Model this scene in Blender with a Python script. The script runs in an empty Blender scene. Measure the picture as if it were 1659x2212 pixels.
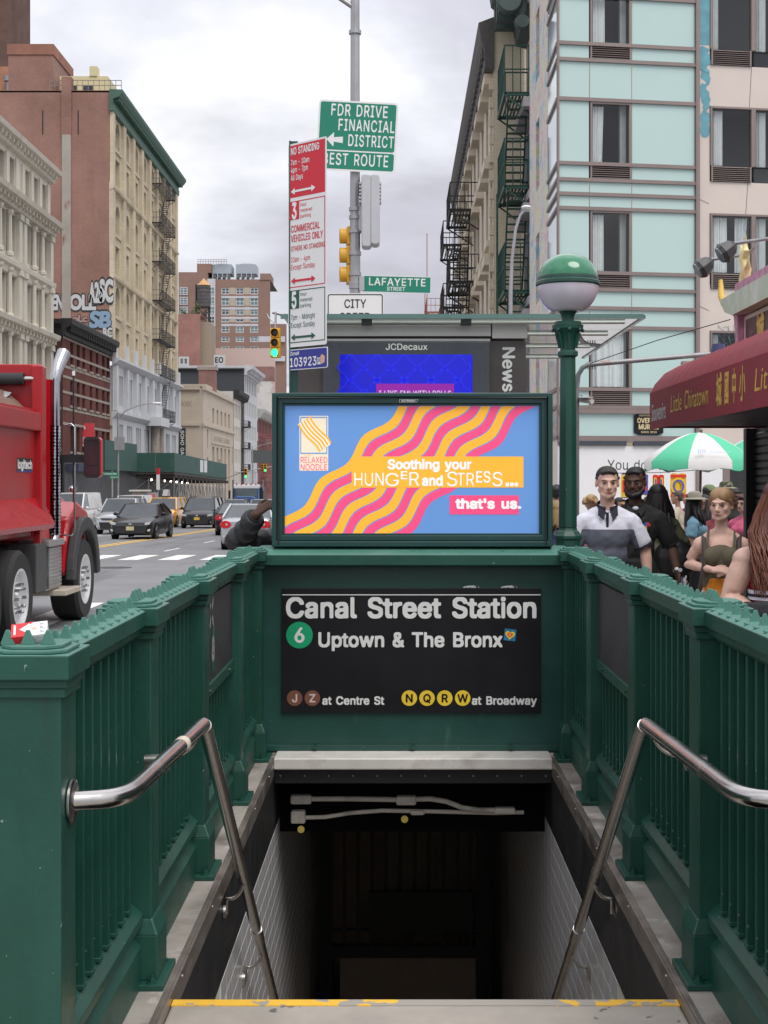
import bpy, bmesh, math, random, os
import numpy as np
from math import sin, cos, pi, radians, sqrt, atan2
from mathutils import Vector, Matrix
random.seed(7); np.random.seed(7)
S = bpy.context.scene; COL = S.collection; D = bpy.data
# ---------------------------------------------------------------- camera, sky, sun, exposure
F = 3066.0; U0, V0 = 860.0, 1040.0; CZ = 1.72       # focal length and vanishing point in the photograph's pixels (1659 x 2212)
cd = D.cameras.new('camera'); cam = D.objects.new('camera', cd); COL.objects.link(cam); S.camera = cam
cam.location = (0, 0, CZ); cam.rotation_euler = (pi / 2, 0, 0)
cd.sensor_fit = 'VERTICAL'; cd.sensor_height = 24.0; cd.lens = 24.0 * F / 2212
cd.shift_x = (829.5 - U0) / 2212; cd.shift_y = (V0 - 1106) / 2212
cd.clip_start = 0.1; cd.clip_end = 3000
SUN_EL, SUN_AZ = radians(58), radians(150)
W = D.worlds.new('World'); S.world = W; W.use_nodes = True
def world():
    n = W.node_tree.nodes; l = W.node_tree.links; n.clear()
    def N(t, **k):
        x = n.new(t)
        for a, b in k.items(): setattr(x, a, b)
        return x
    out = N('ShaderNodeOutputWorld'); bg = N('ShaderNodeBackground'); sky = N('ShaderNodeTexSky')
    sky.sky_type = 'NISHITA'; sky.sun_disc = False; sky.sun_elevation = SUN_EL; sky.sun_rotation = SUN_AZ
    bg.inputs['Strength'].default_value = 0.10
    tc = N('ShaderNodeTexCoord'); up = N('ShaderNodeVectorMath', operation='ADD'); up.inputs[1].default_value = (0, 0, 0.42); l.new(tc.outputs['Generated'], up.inputs[0])
    nm = N('ShaderNodeVectorMath', operation='NORMALIZE'); l.new(up.outputs[0], nm.inputs[0]); l.new(nm.outputs[0], sky.inputs[0]); sep = N('ShaderNodeSeparateXYZ'); l.new(tc.outputs['Generated'], sep.inputs[0])
    ad = N('ShaderNodeMath', operation='ADD'); l.new(sep.outputs[2], ad.inputs[0]); ad.inputs[1].default_value = 0.22
    mx = N('ShaderNodeMath', operation='MAXIMUM'); l.new(ad.outputs[0], mx.inputs[0]); mx.inputs[1].default_value = 0.12
    dv = N('ShaderNodeVectorMath', operation='DIVIDE'); l.new(tc.outputs['Generated'], dv.inputs[0])
    cm = N('ShaderNodeCombineXYZ')
    for i in range(3): l.new(mx.outputs[0], cm.inputs[i])
    l.new(cm.outputs[0], dv.inputs[1])
    mp = N('ShaderNodeMapping'); l.new(dv.outputs[0], mp.inputs[0]); mp.inputs['Location'].default_value = (1.9, 0.55, 0); mp.inputs['Scale'].default_value = (1.0, 0.95, 0.0)
    n1 = N('ShaderNodeTexNoise'); n1.inputs['Scale'].default_value = 1.15; n1.inputs['Detail'].default_value = 7; n1.inputs['Roughness'].default_value = 0.52; n1.inputs['Distortion'].default_value = 0.25
    n2 = N('ShaderNodeTexNoise'); n2.inputs['Scale'].default_value = 4.2; n2.inputs['Detail'].default_value = 6; n2.inputs['Roughness'].default_value = 0.55
    l.new(mp.outputs[0], n1.inputs[0]); l.new(mp.outputs[0], n2.inputs[0])
    r1 = N('ShaderNodeValToRGB'); l.new(n1.outputs[0], r1.inputs[0])      # cloud brightness: grey-violet bellies to white tops
    e = r1.color_ramp.elements
    e[0].position = 0.41; e[0].color = (4.9, 4.95, 5.55, 1); e[1].position = 0.62; e[1].color = (8.3, 8.4, 8.7, 1)
    x = e.new(0.50); x.color = (6.2, 6.3, 6.9, 1)
    mulr = N('ShaderNodeMapRange'); l.new(n2.outputs[0], mulr.inputs[0]); mulr.inputs[1].default_value = 0.3; mulr.inputs[2].default_value = 0.7; mulr.inputs[3].default_value = 0.84; mulr.inputs[4].default_value = 1.09
    ze = N('ShaderNodeMapRange'); l.new(sep.outputs[2], ze.inputs[0]); ze.inputs[1].default_value = 0.0; ze.inputs[2].default_value = 1.0; ze.inputs[3].default_value = 0.78; ze.inputs[4].default_value = 1.75   # an overcast sky brightens towards the zenith
    zm = N('ShaderNodeMath', operation='MULTIPLY'); l.new(ze.outputs[0], zm.inputs[0]); l.new(mulr.outputs[0], zm.inputs[1])
    sc = N('ShaderNodeVectorMath', operation='SCALE'); l.new(r1.outputs[0], sc.inputs[0]); l.new(zm.outputs[0], sc.inputs['Scale'])
    # cover: full overhead, breaking to blue low down
    lo = N('ShaderNodeMapRange'); l.new(sep.outputs[2], lo.inputs[0]); lo.inputs[1].default_value = 0.06; lo.inputs[2].default_value = 0.17; lo.inputs[3].default_value = -0.02; lo.inputs[4].default_value = 0.30
    ads = N('ShaderNodeMath', operation='ADD'); l.new(n2.outputs[0], ads.inputs[0]); l.new(lo.outputs[0], ads.inputs[1])
    cv = N('ShaderNodeMapRange', interpolation_type='SMOOTHSTEP'); l.new(ads.outputs[0], cv.inputs[0]); cv.inputs[1].default_value = 0.25; cv.inputs[2].default_value = 0.52
    mix = N('ShaderNodeMix', data_type='RGBA'); l.new(cv.outputs[0], mix.inputs[0]); l.new(sky.outputs[0], mix.inputs[6]); l.new(sc.outputs[0], mix.inputs[7])
    l.new(mix.outputs[2], bg.inputs[0]); l.new(bg.outputs[0], out.inputs[0])
world()
sl = D.lights.new('sun', 'SUN'); sl.energy = 1.5; sl.angle = radians(35); sl.color = (1, 0.96, 0.9)
so = D.objects.new('sun', sl); COL.objects.link(so)
so.rotation_euler = Vector((-sin(SUN_AZ) * cos(SUN_EL), -cos(SUN_AZ) * cos(SUN_EL), -sin(SUN_EL))).to_track_quat('-Z', 'Y').to_euler()
S.view_settings.view_transform = 'Standard'; S.view_settings.look = 'None'; S.view_settings.exposure = 0.45; S.view_settings.gamma = 1.0
S.view_settings.use_curve_mapping = False
S.render.engine = 'CYCLES'; S.cycles.max_bounces = 6; S.cycles.diffuse_bounces = 4; S.cycles.glossy_bounces = 3; S.cycles.transparent_max_bounces = 8

def P(u, v, d): return Vector(((u - U0) * d / F, d, CZ - (v - V0) * d / F))
def gz(y): return -0.13 if y < 22 else -0.13 - 0.0145 * (y - 22)     # road level: the street falls away gently

# ---------------------------------------------------------------- materials
MATS = {}
def M(name, col, rough=0.5, metal=0.0, var=0.12, scale=6.0, bump=0.0, bscale=None, spec=0.5, coat=0.0, emit=0.0, rvar=0.1, alpha=1.0, streak=0.0):
    if name in MATS: return MATS[name]
    m = D.materials.new(name); MATS[name] = m; m.use_nodes = True
    n = m.node_tree.nodes; l = m.node_tree.links; b = n['Principled BSDF']
    b.inputs['Base Color'].default_value = (*col, 1); b.inputs['Roughness'].default_value = rough; b.inputs['Metallic'].default_value = metal
    b.inputs['Specular IOR Level'].default_value = spec; b.inputs['Coat Weight'].default_value = coat; b.inputs['Coat Roughness'].default_value = 0.06
    b.inputs['Alpha'].default_value = alpha
    if emit: b.inputs['Emission Color'].default_value = (*col, 1); b.inputs['Emission Strength'].default_value = emit
    if var or bump or rvar:
        tc = n.new('ShaderNodeTexCoord'); nz = n.new('ShaderNodeTexNoise'); nz.inputs['Scale'].default_value = scale; nz.inputs['Detail'].default_value = 6; nz.inputs['Roughness'].default_value = 0.62
        src = tc.outputs['Object']
        if streak:
            mp = n.new('ShaderNodeMapping'); mp.inputs['Scale'].default_value = (1, 1, streak); l.new(src, mp.inputs[0]); src = mp.outputs[0]
        l.new(src, nz.inputs[0])
        if var:
            mr = n.new('ShaderNodeMapRange'); mr.inputs[1].default_value = 0.25; mr.inputs[2].default_value = 0.75; mr.inputs[3].default_value = 1 - var; mr.inputs[4].default_value = 1 + var
            l.new(nz.outputs[0], mr.inputs[0]); vs = n.new('ShaderNodeVectorMath'); vs.operation = 'SCALE'; vs.inputs[0].default_value = col
            l.new(mr.outputs[0], vs.inputs['Scale']); l.new(vs.outputs[0], b.inputs['Base Color'])
        if rvar:
            m2 = n.new('ShaderNodeMapRange'); m2.inputs[1].default_value = 0.25; m2.inputs[2].default_value = 0.75; m2.inputs[3].default_value = max(0.02, rough - rvar); m2.inputs[4].default_value = min(1, rough + rvar)
            l.new(nz.outputs[0], m2.inputs[0]); l.new(m2.outputs[0], b.inputs['Roughness'])
        if bump:
            nb = n.new('ShaderNodeTexNoise'); nb.inputs['Scale'].default_value = bscale or scale * 5; nb.inputs['Detail'].default_value = 4; l.new(tc.outputs['Object'], nb.inputs[0])
            bp = n.new('ShaderNodeBump'); bp.inputs['Strength'].default_value = bump; bp.inputs['Distance'].default_value = 0.01
            l.new(nb.outputs[0], bp.inputs['Height']); l.new(bp.outputs[0], b.inputs['Normal'])
    return m
def nodes_of(m): return m.node_tree.nodes, m.node_tree.links, m.node_tree.nodes['Principled BSDF']
def mixin(m, col, lo, hi, scale, detail=6, stretch=(1, 1, 1), rough=None, fac=1.0, kind='noise'):
    """lay patches of another colour (wear, rust, dirt, paint) over a material through thresholded noise"""
    n, l, b = nodes_of(m); tc = n.new('ShaderNodeTexCoord'); mp = n.new('ShaderNodeMapping'); mp.inputs['Scale'].default_value = stretch
    l.new(tc.outputs['Object'], mp.inputs[0]); nz = n.new('ShaderNodeTexNoise'); nz.inputs['Scale'].default_value = scale; nz.inputs['Detail'].default_value = detail; nz.inputs['Roughness'].default_value = 0.6
    l.new(mp.outputs[0], nz.inputs[0]); mr = n.new('ShaderNodeMapRange'); mr.inputs[1].default_value = lo; mr.inputs[2].default_value = hi; mr.inputs[4].default_value = fac; l.new(nz.outputs[0], mr.inputs[0])
    mx = n.new('ShaderNodeMix'); mx.data_type = 'RGBA'; l.new(mr.outputs[0], mx.inputs[0]); mx.inputs[7].default_value = (*col, 1)
    i = b.inputs['Base Color']
    if i.is_linked: l.new(i.links[0].from_socket, mx.inputs[6])
    else: mx.inputs[6].default_value = i.default_value
    l.new(mx.outputs[2], i)
    if rough is not None:
        mx2 = n.new('ShaderNodeMix'); l.new(mr.outputs[0], mx2.inputs[0]); mx2.inputs[3].default_value = rough; j = b.inputs['Roughness']
        if j.is_linked: l.new(j.links[0].from_socket, mx2.inputs[2])
        else: mx2.inputs[2].default_value = j.default_value
        l.new(mx2.outputs[0], j)
    return m
def brick_mat(name, c1, c2, mortar, bw=0.22, bh=0.075, ms=0.012, plane='xz', var=0.25, vscale=0.35):
    if name in MATS: return MATS[name]
    m = D.materials.new(name); MATS[name] = m; m.use_nodes = True; n, l, b = nodes_of(m); b.inputs['Roughness'].default_value = 0.9; b.inputs['Specular IOR Level'].default_value = 0.2
    tc = n.new('ShaderNodeTexCoord'); sp = n.new('ShaderNodeSeparateXYZ'); cb = n.new('ShaderNodeCombineXYZ'); l.new(tc.outputs['Object'], sp.inputs[0])
    l.new(sp.outputs[0 if plane == 'xz' else 1], cb.inputs[0]); l.new(sp.outputs[2], cb.inputs[1])
    t = n.new('ShaderNodeTexBrick'); l.new(cb.outputs[0], t.inputs[0]); t.inputs['Color1'].default_value = (*c1, 1); t.inputs['Color2'].default_value = (*c2, 1); t.inputs['Mortar'].default_value = (*mortar, 1)
    t.inputs['Scale'].default_value = 1; t.inputs['Brick Width'].default_value = bw; t.inputs['Row Height'].default_value = bh; t.inputs['Mortar Size'].default_value = ms
    nz = n.new('ShaderNodeTexNoise'); nz.inputs['Scale'].default_value = vscale; nz.inputs['Detail'].default_value = 8; nz.inputs['Roughness'].default_value = 0.65; l.new(tc.outputs['Object'], nz.inputs[0])
    mr = n.new('ShaderNodeMapRange'); mr.inputs[1].default_value = 0.3; mr.inputs[2].default_value = 0.7; mr.inputs[3].default_value = 1 - var; mr.inputs[4].default_value = 1 + var; l.new(nz.outputs[0], mr.inputs[0])
    vs = n.new('ShaderNodeVectorMath'); vs.operation = 'SCALE'; l.new(t.outputs[0], vs.inputs[0]); l.new(mr.outputs[0], vs.inputs['Scale']); l.new(vs.outputs[0], b.inputs['Base Color'])
    bp = n.new('ShaderNodeBump'); bp.inputs['Strength'].default_value = 0.5; bp.inputs['Distance'].default_value = 0.01; l.new(t.outputs[0], bp.inputs['Height']); l.new(bp.outputs[0], b.inputs['Normal'])
    return m

# ---------------------------------------------------------------- objects
def tag(o, label=None, cat=None, group=None, kind=None):
    if label: o['label'] = label
    if cat: o['category'] = cat
    if group: o['group'] = group
    if kind: o['kind'] = kind
    return o
def T(name, label, cat, loc=(0, 0, 0), group=None, rz=0.0):
    o = D.objects.new(name, None); o.empty_display_size = 0.2; COL.objects.link(o); o.location = loc; o.rotation_euler = (0, 0, rz)
    return tag(o, label, cat, group)
def wloc(o):
    v = Vector((0, 0, 0))
    while o is not None: v = v + o.location; o = o.parent
    return v
def mk(name, me, parent=None, mat=None, loc=(0, 0, 0), rot=None, kind=None, label=None):
    """a new object on (possibly shared) mesh data"""
    o = D.objects.new(name, me); COL.objects.link(o); o.parent = parent; o.location = loc
    if rot is not None: o.rotation_euler = rot
    if kind: o['kind'] = kind
    if label: o['label'] = label
    return o
def copy_tree(o, parent=None, **kw):
    c = o.copy(); COL.objects.link(c); c.parent = parent
    for ch in list(o.children): copy_tree(ch, c)
    for k, v in kw.items():
        if k == 'loc': c.location = v
        elif k == 'rz': c.rotation_euler[2] = v
        elif k == 'scale': c.scale = v
        else: c['category' if k == 'cat' else k] = v
    return c
class MB:
    def __init__(s): s.v = []; s.f = []; s.mi = []; s.M = None; s.k = 0
    def add(s, vs, fs, mi=None):
        b = len(s.v); mi = s.k if mi is None else mi
        s.v += [tuple(s.M @ Vector(p)) for p in vs] if s.M is not None else [tuple(p) for p in vs]
        s.f += [tuple(i + b for i in f) for f in fs]; s.mi += [mi] * len(fs); return s
    def box(s, x0, x1, y0, y1, z0, z1, mi=None):
        if x0 > x1: x0, x1 = x1, x0
        if y0 > y1: y0, y1 = y1, y0
        if z0 > z1: z0, z1 = z1, z0
        return s.add([(x0, y0, z0), (x1, y0, z0), (x1, y1, z0), (x0, y1, z0), (x0, y0, z1), (x1, y0, z1), (x1, y1, z1), (x0, y1, z1)],
                     [(3, 2, 1, 0), (4, 5, 6, 7), (0, 1, 5, 4), (1, 2, 6, 5), (2, 3, 7, 6), (3, 0, 4, 7)], mi)
    def beam(s, p, q, w, h=None, up=(0, 0, 1), mi=None):
        p = Vector(p); q = Vector(q); h = h or w; a = (q - p).normalized(); u = Vector(up)
        x = a.cross(u)
        if x.length < 1e-4: x = a.cross(Vector((1, 0, 0)))
        x.normalize(); y = x.cross(a); x *= w / 2; y *= h / 2
        return s.add([p - x - y, p + x - y, p + x + y, p - x + y, q - x - y, q + x - y, q + x + y, q - x + y],
                     [(3, 2, 1, 0), (4, 5, 6, 7), (0, 1, 5, 4), (1, 2, 6, 5), (2, 3, 7, 6), (3, 0, 4, 7)], mi)
    def tube(s, pts, r, n=8, cap=True, mi=None, sq=(1, 1)):
        pts = [Vector(p) for p in pts]; rs = r if isinstance(r, (list, tuple)) else [r] * len(pts); vs = []; fs = []
        up = None
        for i, p in enumerate(pts):
            t = (pts[min(i + 1, len(pts) - 1)] - pts[max(i - 1, 0)]).normalized()
            if up is None: up = Vector((0, 0, 1)) if abs(t.z) < 0.9 else Vector((1, 0, 0))
            x = up.cross(t).normalized(); y = t.cross(x); up = y if abs(t.z) > 0.9 else up
            if abs(t.z) >= 0.9: up = y
            for k in range(n):
                a = 2 * pi * k / n; vs.append(p + x * (cos(a) * rs[i] * sq[0]) + y * (sin(a) * rs[i] * sq[1]))
        for i in range(len(pts) - 1):
            for k in range(n):
                k2 = (k + 1) % n; fs.append((i * n + k, i * n + k2, (i + 1) * n + k2, (i + 1) * n + k))
        if cap: fs.append(tuple(range(n - 1, -1, -1))); fs.append(tuple((len(pts) - 1) * n + k for k in range(n)))
        return s.add(vs, fs, mi)
    def cyl(s, p, q, r, r2=None, n=12, mi=None, cap=True): return s.tube([p, q], [r, r if r2 is None else r2], n, cap, mi)
    def lathe(s, prof, c=(0, 0, 0), n=24, mi=None, sweep=2 * pi, a0=0.0, axis='z', cap=True):
        c = Vector(c); vs = []; fs = []; full = abs(sweep - 2 * pi) < 1e-6; nn = n if full else n + 1
        for r, z in prof:
            for k in range(nn):
                a = a0 + sweep * k / n
                p = {'z': (r * cos(a), r * sin(a), z), 'x': (z, r * cos(a), r * sin(a)), 'y': (r * sin(a), z, r * cos(a))}[axis]
                vs.append(c + Vector(p))
        for i in range(len(prof) - 1):
            for k in range(n):
                k2 = (k + 1) % nn; fs.append((i * nn + k, i * nn + k2, (i + 1) * nn + k2, (i + 1) * nn + k))
        if full and cap:
            if prof[0][0] > 1e-5: fs.append(tuple(range(nn - 1, -1, -1)))
            if prof[-1][0] > 1e-5: fs.append(tuple((len(prof) - 1) * nn + k for k in range(nn)))
        return s.add(vs, fs, mi)
    def ell(s, c, r, n=12, m=8, mi=None):
        c = Vector(c); r = r if isinstance(r, (tuple, list)) else (r, r, r); vs = [c + Vector((0, 0, -r[2]))]; fs = []
        for i in range(1, m):
            a = -pi / 2 + pi * i / m
            for k in range(n): b = 2 * pi * k / n; vs.append(c + Vector((r[0] * cos(a) * cos(b), r[1] * cos(a) * sin(b), r[2] * sin(a))))
        vs.append(c + Vector((0, 0, r[2]))); L = len(vs) - 1
        for k in range(n):
            k2 = (k + 1) % n; fs.append((0, 1 + k2, 1 + k)); fs.append((L, L - n + k, L - n + k2))
            for i in range(m - 2): a = 1 + i * n; fs.append((a + k, a + k2, a + n + k2, a + n + k))
        return s.add(vs, fs, mi)
    def prism(s, poly, o, ax, ay, az, mi=None, cap=True):
        """polygon poly in the (ax, ay) frame at o, swept along az"""
        o, ax, ay, az = Vector(o), Vector(ax), Vector(ay), Vector(az); n = len(poly)
        a = [o + ax * p[0] + ay * p[1] for p in poly]; vs = a + [p + az for p in a]
        fs = [(k, (k + 1) % n, (k + 1) % n + n, k + n) for k in range(n)]
        if cap: fs += [tuple(range(n - 1, -1, -1)), tuple(range(n, 2 * n))]
        return s.add(vs, fs, mi)
    def quad(s, a, b, c, d, mi=None): return s.add([a, b, c, d], [(0, 1, 2, 3)], mi)
    def mesh(s, name, off=None):
        me = D.meshes.new(name); v = s.v
        if off is not None: v = [(p[0] - off[0], p[1] - off[1], p[2] - off[2]) for p in v]
        me.from_pydata(v, [], s.f)
        if any(s.mi): me.polygons.foreach_set('material_index', s.mi)
        return me
    def build(s, name, mat, parent=None, smooth=None, bevel=0, local=False, fix=True, kind=None, label=None, seg=2):
        me = s.mesh(name, None if (parent is None or local) else wloc(parent))
        for m in (mat if isinstance(mat, (list, tuple)) else [mat]): me.materials.append(m)
        if fix:
            bm = bmesh.new(); bm.from_mesh(me); bmesh.ops.recalc_face_normals(bm, faces=bm.faces); bm.to_mesh(me); bm.free()
        if smooth is not None: sm(me, smooth)
        o = mk(name, me, parent, kind=kind, label=label)
        if bevel:
            b = o.modifiers.new('bevel', 'BEVEL'); b.width = bevel; b.segments = seg; b.limit_method = 'ANGLE'; b.angle_limit = radians(40)
        return o
def sm(me, ang=35):
    me.polygons.foreach_set('use_smooth', [True] * len(me.polygons))
    if ang < 180: me.set_sharp_from_angle(angle=radians(ang))

# ---------------------------------------------------------------- lettering: glyph outlines -> raster -> clean flat mesh
GL = {}
def glyphs():
    try: inter = D.fonts.load(os.path.join(bpy.utils.system_resource('DATAFILES', path='fonts'), 'Inter.woff2'))
    except Exception: inter = None
    basic = ''.join(chr(c) for c in range(33, 127))
    cjk = '城國中小紅燈籠福'; obs = []
    for fk, font, chars in (('i', inter, basic), ('b', None, basic + cjk)):
        for ch in chars:
            for body in (ch, ch + ch):
                c = D.curves.new('g', 'FONT'); c.body = body; c.size = 1.0
                if font: c.font = font
                o = D.objects.new('g', c); COL.objects.link(o); obs.append((fk, ch, len(body), o))
    dg = bpy.context.evaluated_depsgraph_get(); tmp = {}
    for fk, ch, k, o in obs:
        cu = o.evaluated_get(dg).to_curve(dg); polys = []
        for sp in cu.splines:
            bp = sp.bezier_points; n = len(bp); pts = []
            if n:
                for i in range(n):
                    a, b = bp[i], bp[(i + 1) % n]; p0, p1, p2, p3 = (np.array(q[:2]) for q in (a.co, a.handle_right, b.handle_left, b.co))
                    st = 1 if np.allclose(np.cross(p3 - p0, p1 - p0), 0, atol=1e-5) and np.allclose(np.cross(p3 - p0, p2 - p0), 0, atol=1e-5) else 7
                    for t in np.arange(st) / st: pts.append(p0 * (1 - t) ** 3 + 3 * p1 * t * (1 - t) ** 2 + 3 * p2 * t * t * (1 - t) + p3 * t ** 3)
            if len(pts) > 2: polys.append(np.array(pts))
        tmp[(fk, ch, k)] = polys; o.to_curve_clear()
    for fk, ch, k, o in obs:
        if k == 1:
            p1, p2 = tmp[(fk, ch, 1)], tmp[(fk, ch, 2)]
            adv = 0.6
            if p1 and p2: adv = max(q[:, 0].max() for q in p2) - max(q[:, 0].max() for q in p1)
            GL[(fk, ch)] = (p1, adv)
    for fk, ch, k, o in obs:
        c = o.data; D.objects.remove(o); D.curves.remove(c)
glyphs()
CAPH = {k: max(p[:, 1].max() for p in GL[(k, 'H')][0]) for k in 'ib'}
def fill(mask, res, x0, y0):
    """marching squares over a float mask -> (verts 2D, faces); runs of full cells merged"""
    m = np.pad(mask, 1); h, w = m.shape; ins = m >= 0.5; verts = []; faces = []; idx = {}
    def V(key, x, y):
        if key not in idx: idx[key] = len(verts); verts.append((x0 + (x - 1) * res, y0 + (y - 1) * res))
        return idx[key]
    def C(j, i): return V(('c', j, i), i, j)
    def E(j0, i0, j1, i1):
        if (j1, i1) < (j0, i0): j0, i0, j1, i1 = j1, i1, j0, i0
        a, b = m[j0, i0], m[j1, i1]; t = (0.5 - a) / (b - a); t = min(max(t, 0.02), 0.98)
        return V(('e', j0, i0, j1, i1), i0 + (i1 - i0) * t, j0 + (j1 - j0) * t)
    cnt = ins[:-1, :-1].astype(int) + ins[1:, :-1] + ins[:-1, 1:] + ins[1:, 1:]
    for j in range(h - 1):
        i = 0; row = cnt[j]
        nzr = np.nonzero(row)[0]
        if not len(nzr): continue
        i = nzr[0]; last = nzr[-1]
        while i <= last:
            c = row[i]
            if c == 4:
                k = i
                while k <= last and row[k] == 4: k += 1
                faces.append((C(j, i), C(j, k), C(j + 1, k), C(j + 1, i))); i = k; continue
            if c:
                q = [(j, i), (j, i + 1), (j + 1, i + 1), (j + 1, i)]; s = [ins[a] for a in q]; poly = []
                for k in range(4):
                    a, b = q[k], q[(k + 1) % 4]
                    if s[k]: poly.append(C(*a))
                    if s[k] != s[(k + 1) % 4]: poly.append(E(*a, *b))
                if len(poly) >= 3: faces.append(tuple(poly))
            i += 1
    return verts, faces
def blur(m, r):
    k = np.exp(-0.5 * (np.arange(-3, 4) / max(r, 0.3)) ** 2); k /= k.sum()
    m = np.apply_along_axis(lambda a: np.convolve(a, k, 'same'), 0, m); return np.apply_along_axis(lambda a: np.convolve(a, k, 'same'), 1, m)
def raster(polys, x0, y0, w, h, res):
    a = np.zeros((h, w), int); xs = np.arange(w)
    E = []
    for p in polys:
        q = np.roll(p, -1, 0); E.append(np.hstack([p, q]))
    E = np.vstack(E)
    for j in range(h):
        y = y0 + (j) * res + 1e-6
        up = (E[:, 1] <= y) & (E[:, 3] > y); dn = (E[:, 3] <= y) & (E[:, 1] > y)
        for sel, sg in ((up, 1), (dn, -1)):
            e = E[sel]
            if len(e):
                xc = e[:, 0] + (y - e[:, 1]) / (e[:, 3] - e[:, 1]) * (e[:, 2] - e[:, 0])
                for x in xc:
                    i = int(math.ceil((x - x0) / res))
                    if i < w: a[j, max(i, 0):] += sg
    return a != 0
def text2d(s, h, bold=0.0, font='i', px=44, width=None, space=0.0, slant=0.0):
    """flat outline mesh of a string; h = cap height, x from 0, baseline y = 0. returns verts, faces, width"""
    K = h / CAPH[font]; bold *= CAPH[font] / 0.727; polys = []; x = 0
    for ch in s:
        if ch == ' ': x += 0.28 + space; continue
        g = GL.get((font, ch)) or GL.get(('b', ch))
        if g is None: x += 0.3; continue
        for p in g[0]:
            q = p.copy(); q[:, 0] += x + slant * q[:, 1]; polys.append(q)
        x += g[1] + space
    if not polys: return [], [], 0
    res = 1.0 / px; mn = np.min([p.min(0) for p in polys], 0) - 0.1; mxx = np.max([p.max(0) for p in polys], 0) + 0.1
    w, hh = int((mxx[0] - mn[0]) / res) + 2, int((mxx[1] - mn[1]) / res) + 2
    SS = 2; m = raster(polys, mn[0], mn[1], w * SS, hh * SS, res / SS).astype(float)
    if bold:
        r = bold / (res / SS); R = int(math.ceil(r)); out = m.copy()
        for dy in range(-R, R + 1):
            for dx in range(-R, R + 1):
                if dx * dx + dy * dy <= r * r + 0.3: out = np.maximum(out, np.roll(np.roll(m, dy, 0), dx, 1))
        m = out
    m = blur(m, 1.0); m = m[::SS, ::SS]
    v, f = fill(m, res, mn[0], mn[1])
    vx = [p[0] for p in v]; xa, xb = min(vx), max(vx); sx = K if width is None else width / (xb - xa)
    return [((p[0] - xa) * sx, p[1] * K) for p in v], f, (xb - xa) * sx
def letters(name, parent, mat, items, o, ax, ay, lift=0.002, local=False):
    """items: (text, x, y, cap height, opts) laid on the plane o + ax*x + ay*y"""
    o, ax, ay = Vector(o), Vector(ax).normalized(), Vector(ay).normalized(); n = ax.cross(ay) * lift; first = None
    for it in items:
        mb = MB()
        s, x, y, h = it[:4]; kw = dict(it[4]) if len(it) > 4 else {}; al = kw.pop('al', 'l'); v, f, w = text2d(s, h, **kw)
        dx = {'l': 0, 'c': -w / 2, 'r': -w}[al]
        mb.add([o + ax * (x + dx + p[0]) + ay * (y + p[1]) + n for p in v], f)
        q = mb.build(name, mat, parent, fix=False, local=local); first = first or q
    return first
def flat(name, parent, mat, poly, o, ax, ay, lift=0.001, th=0.0, local=False, kind=None):
    o, ax, ay = Vector(o), Vector(ax).normalized(), Vector(ay).normalized(); n = ax.cross(ay); mb = MB()
    if th: mb.prism(poly, o + n * (lift - th), ax, ay, n * th); return mb.build(name, mat, parent, local=local)
    mb.add([o + ax * p[0] + ay * p[1] + n * lift for p in poly], [tuple(range(len(poly)))]); return mb.build(name, mat, parent, fix=False, local=local)
def circ(cx, cy, r, n=32, a0=0, a1=2 * pi, ry=None): return [(cx + r * cos(a0 + (a1 - a0) * k / n), cy + (ry or r) * sin(a0 + (a1 - a0) * k / n)) for k in range(n + (0 if abs(a1 - a0 - 2 * pi) < 1e-6 else 1))]
def rrect(x0, x1, y0, y1, r, n=4):
    p = []
    for cx, cy, a in ((x1 - r, y1 - r, 0), (x0 + r, y1 - r, pi / 2), (x0 + r, y0 + r, pi), (x1 - r, y0 + r, 3 * pi / 2)):
        p += [(cx + r * cos(a + pi / 2 * k / n), cy + r * sin(a + pi / 2 * k / n)) for k in range(n + 1)]
    return p
def ring(mb, outer, inner, o, ax, ay, az):
    """a flat frame between two outlines of equal count, thickness az"""
    o, ax, ay, az = Vector(o), Vector(ax), Vector(ay), Vector(az); n = len(outer); a = [o + ax * p[0] + ay * p[1] for p in outer]; b = [o + ax * p[0] + ay * p[1] for p in inner]
    vs = a + b + [p + az for p in a] + [p + az for p in b]; fs = []
    for k in range(n):
        j = (k + 1) % n; fs += [(k, j, n + j, n + k), (2 * n + k, 3 * n + k, 3 * n + j, 2 * n + j), (k, 2 * n + k, 2 * n + j, j), (n + k, n + j, 3 * n + j, 3 * n + k)]
    return mb.add(vs, fs)
# ---------------------------------------------------------------- setting: road, pavements
asphalt = M('asphalt', (0.20, 0.20, 0.205), 0.85, var=0.22, scale=0.35, bump=0.25, bscale=60, spec=0.3)
mixin(asphalt, (0.145, 0.145, 0.15), 0.54, 0.62, 0.5, stretch=(1.6, 0.12, 1))
mixin(asphalt, (0.24, 0.238, 0.235), 0.60, 0.70, 9, detail=8, fac=0.5)
concrete = M('concrete', (0.36, 0.335, 0.30), 0.85, var=0.16, scale=3, bump=0.2, bscale=50, spec=0.3)
mixin(concrete, (0.10, 0.095, 0.10), 0.63, 0.66, 9, detail=3, fac=0.75)
mixin(concrete, (0.22, 0.20, 0.18), 0.5, 0.75, 1.7, fac=0.6)
kerbm = M('kerb_stone', (0.30, 0.29, 0.28), 0.85, var=0.15, scale=5, bump=0.2)
white_line = mixin(M('road_paint_white', (0.74, 0.73, 0.70), 0.8, var=0.08, scale=4), (0.22, 0.22, 0.22), 0.57, 0.64, 7, detail=8, fac=0.8)
yellow_line = mixin(M('road_paint_yellow', (0.80, 0.47, 0.05), 0.8, var=0.08, scale=4), (0.2, 0.19, 0.17), 0.6, 0.66, 8, detail=8, fac=0.7)
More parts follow.
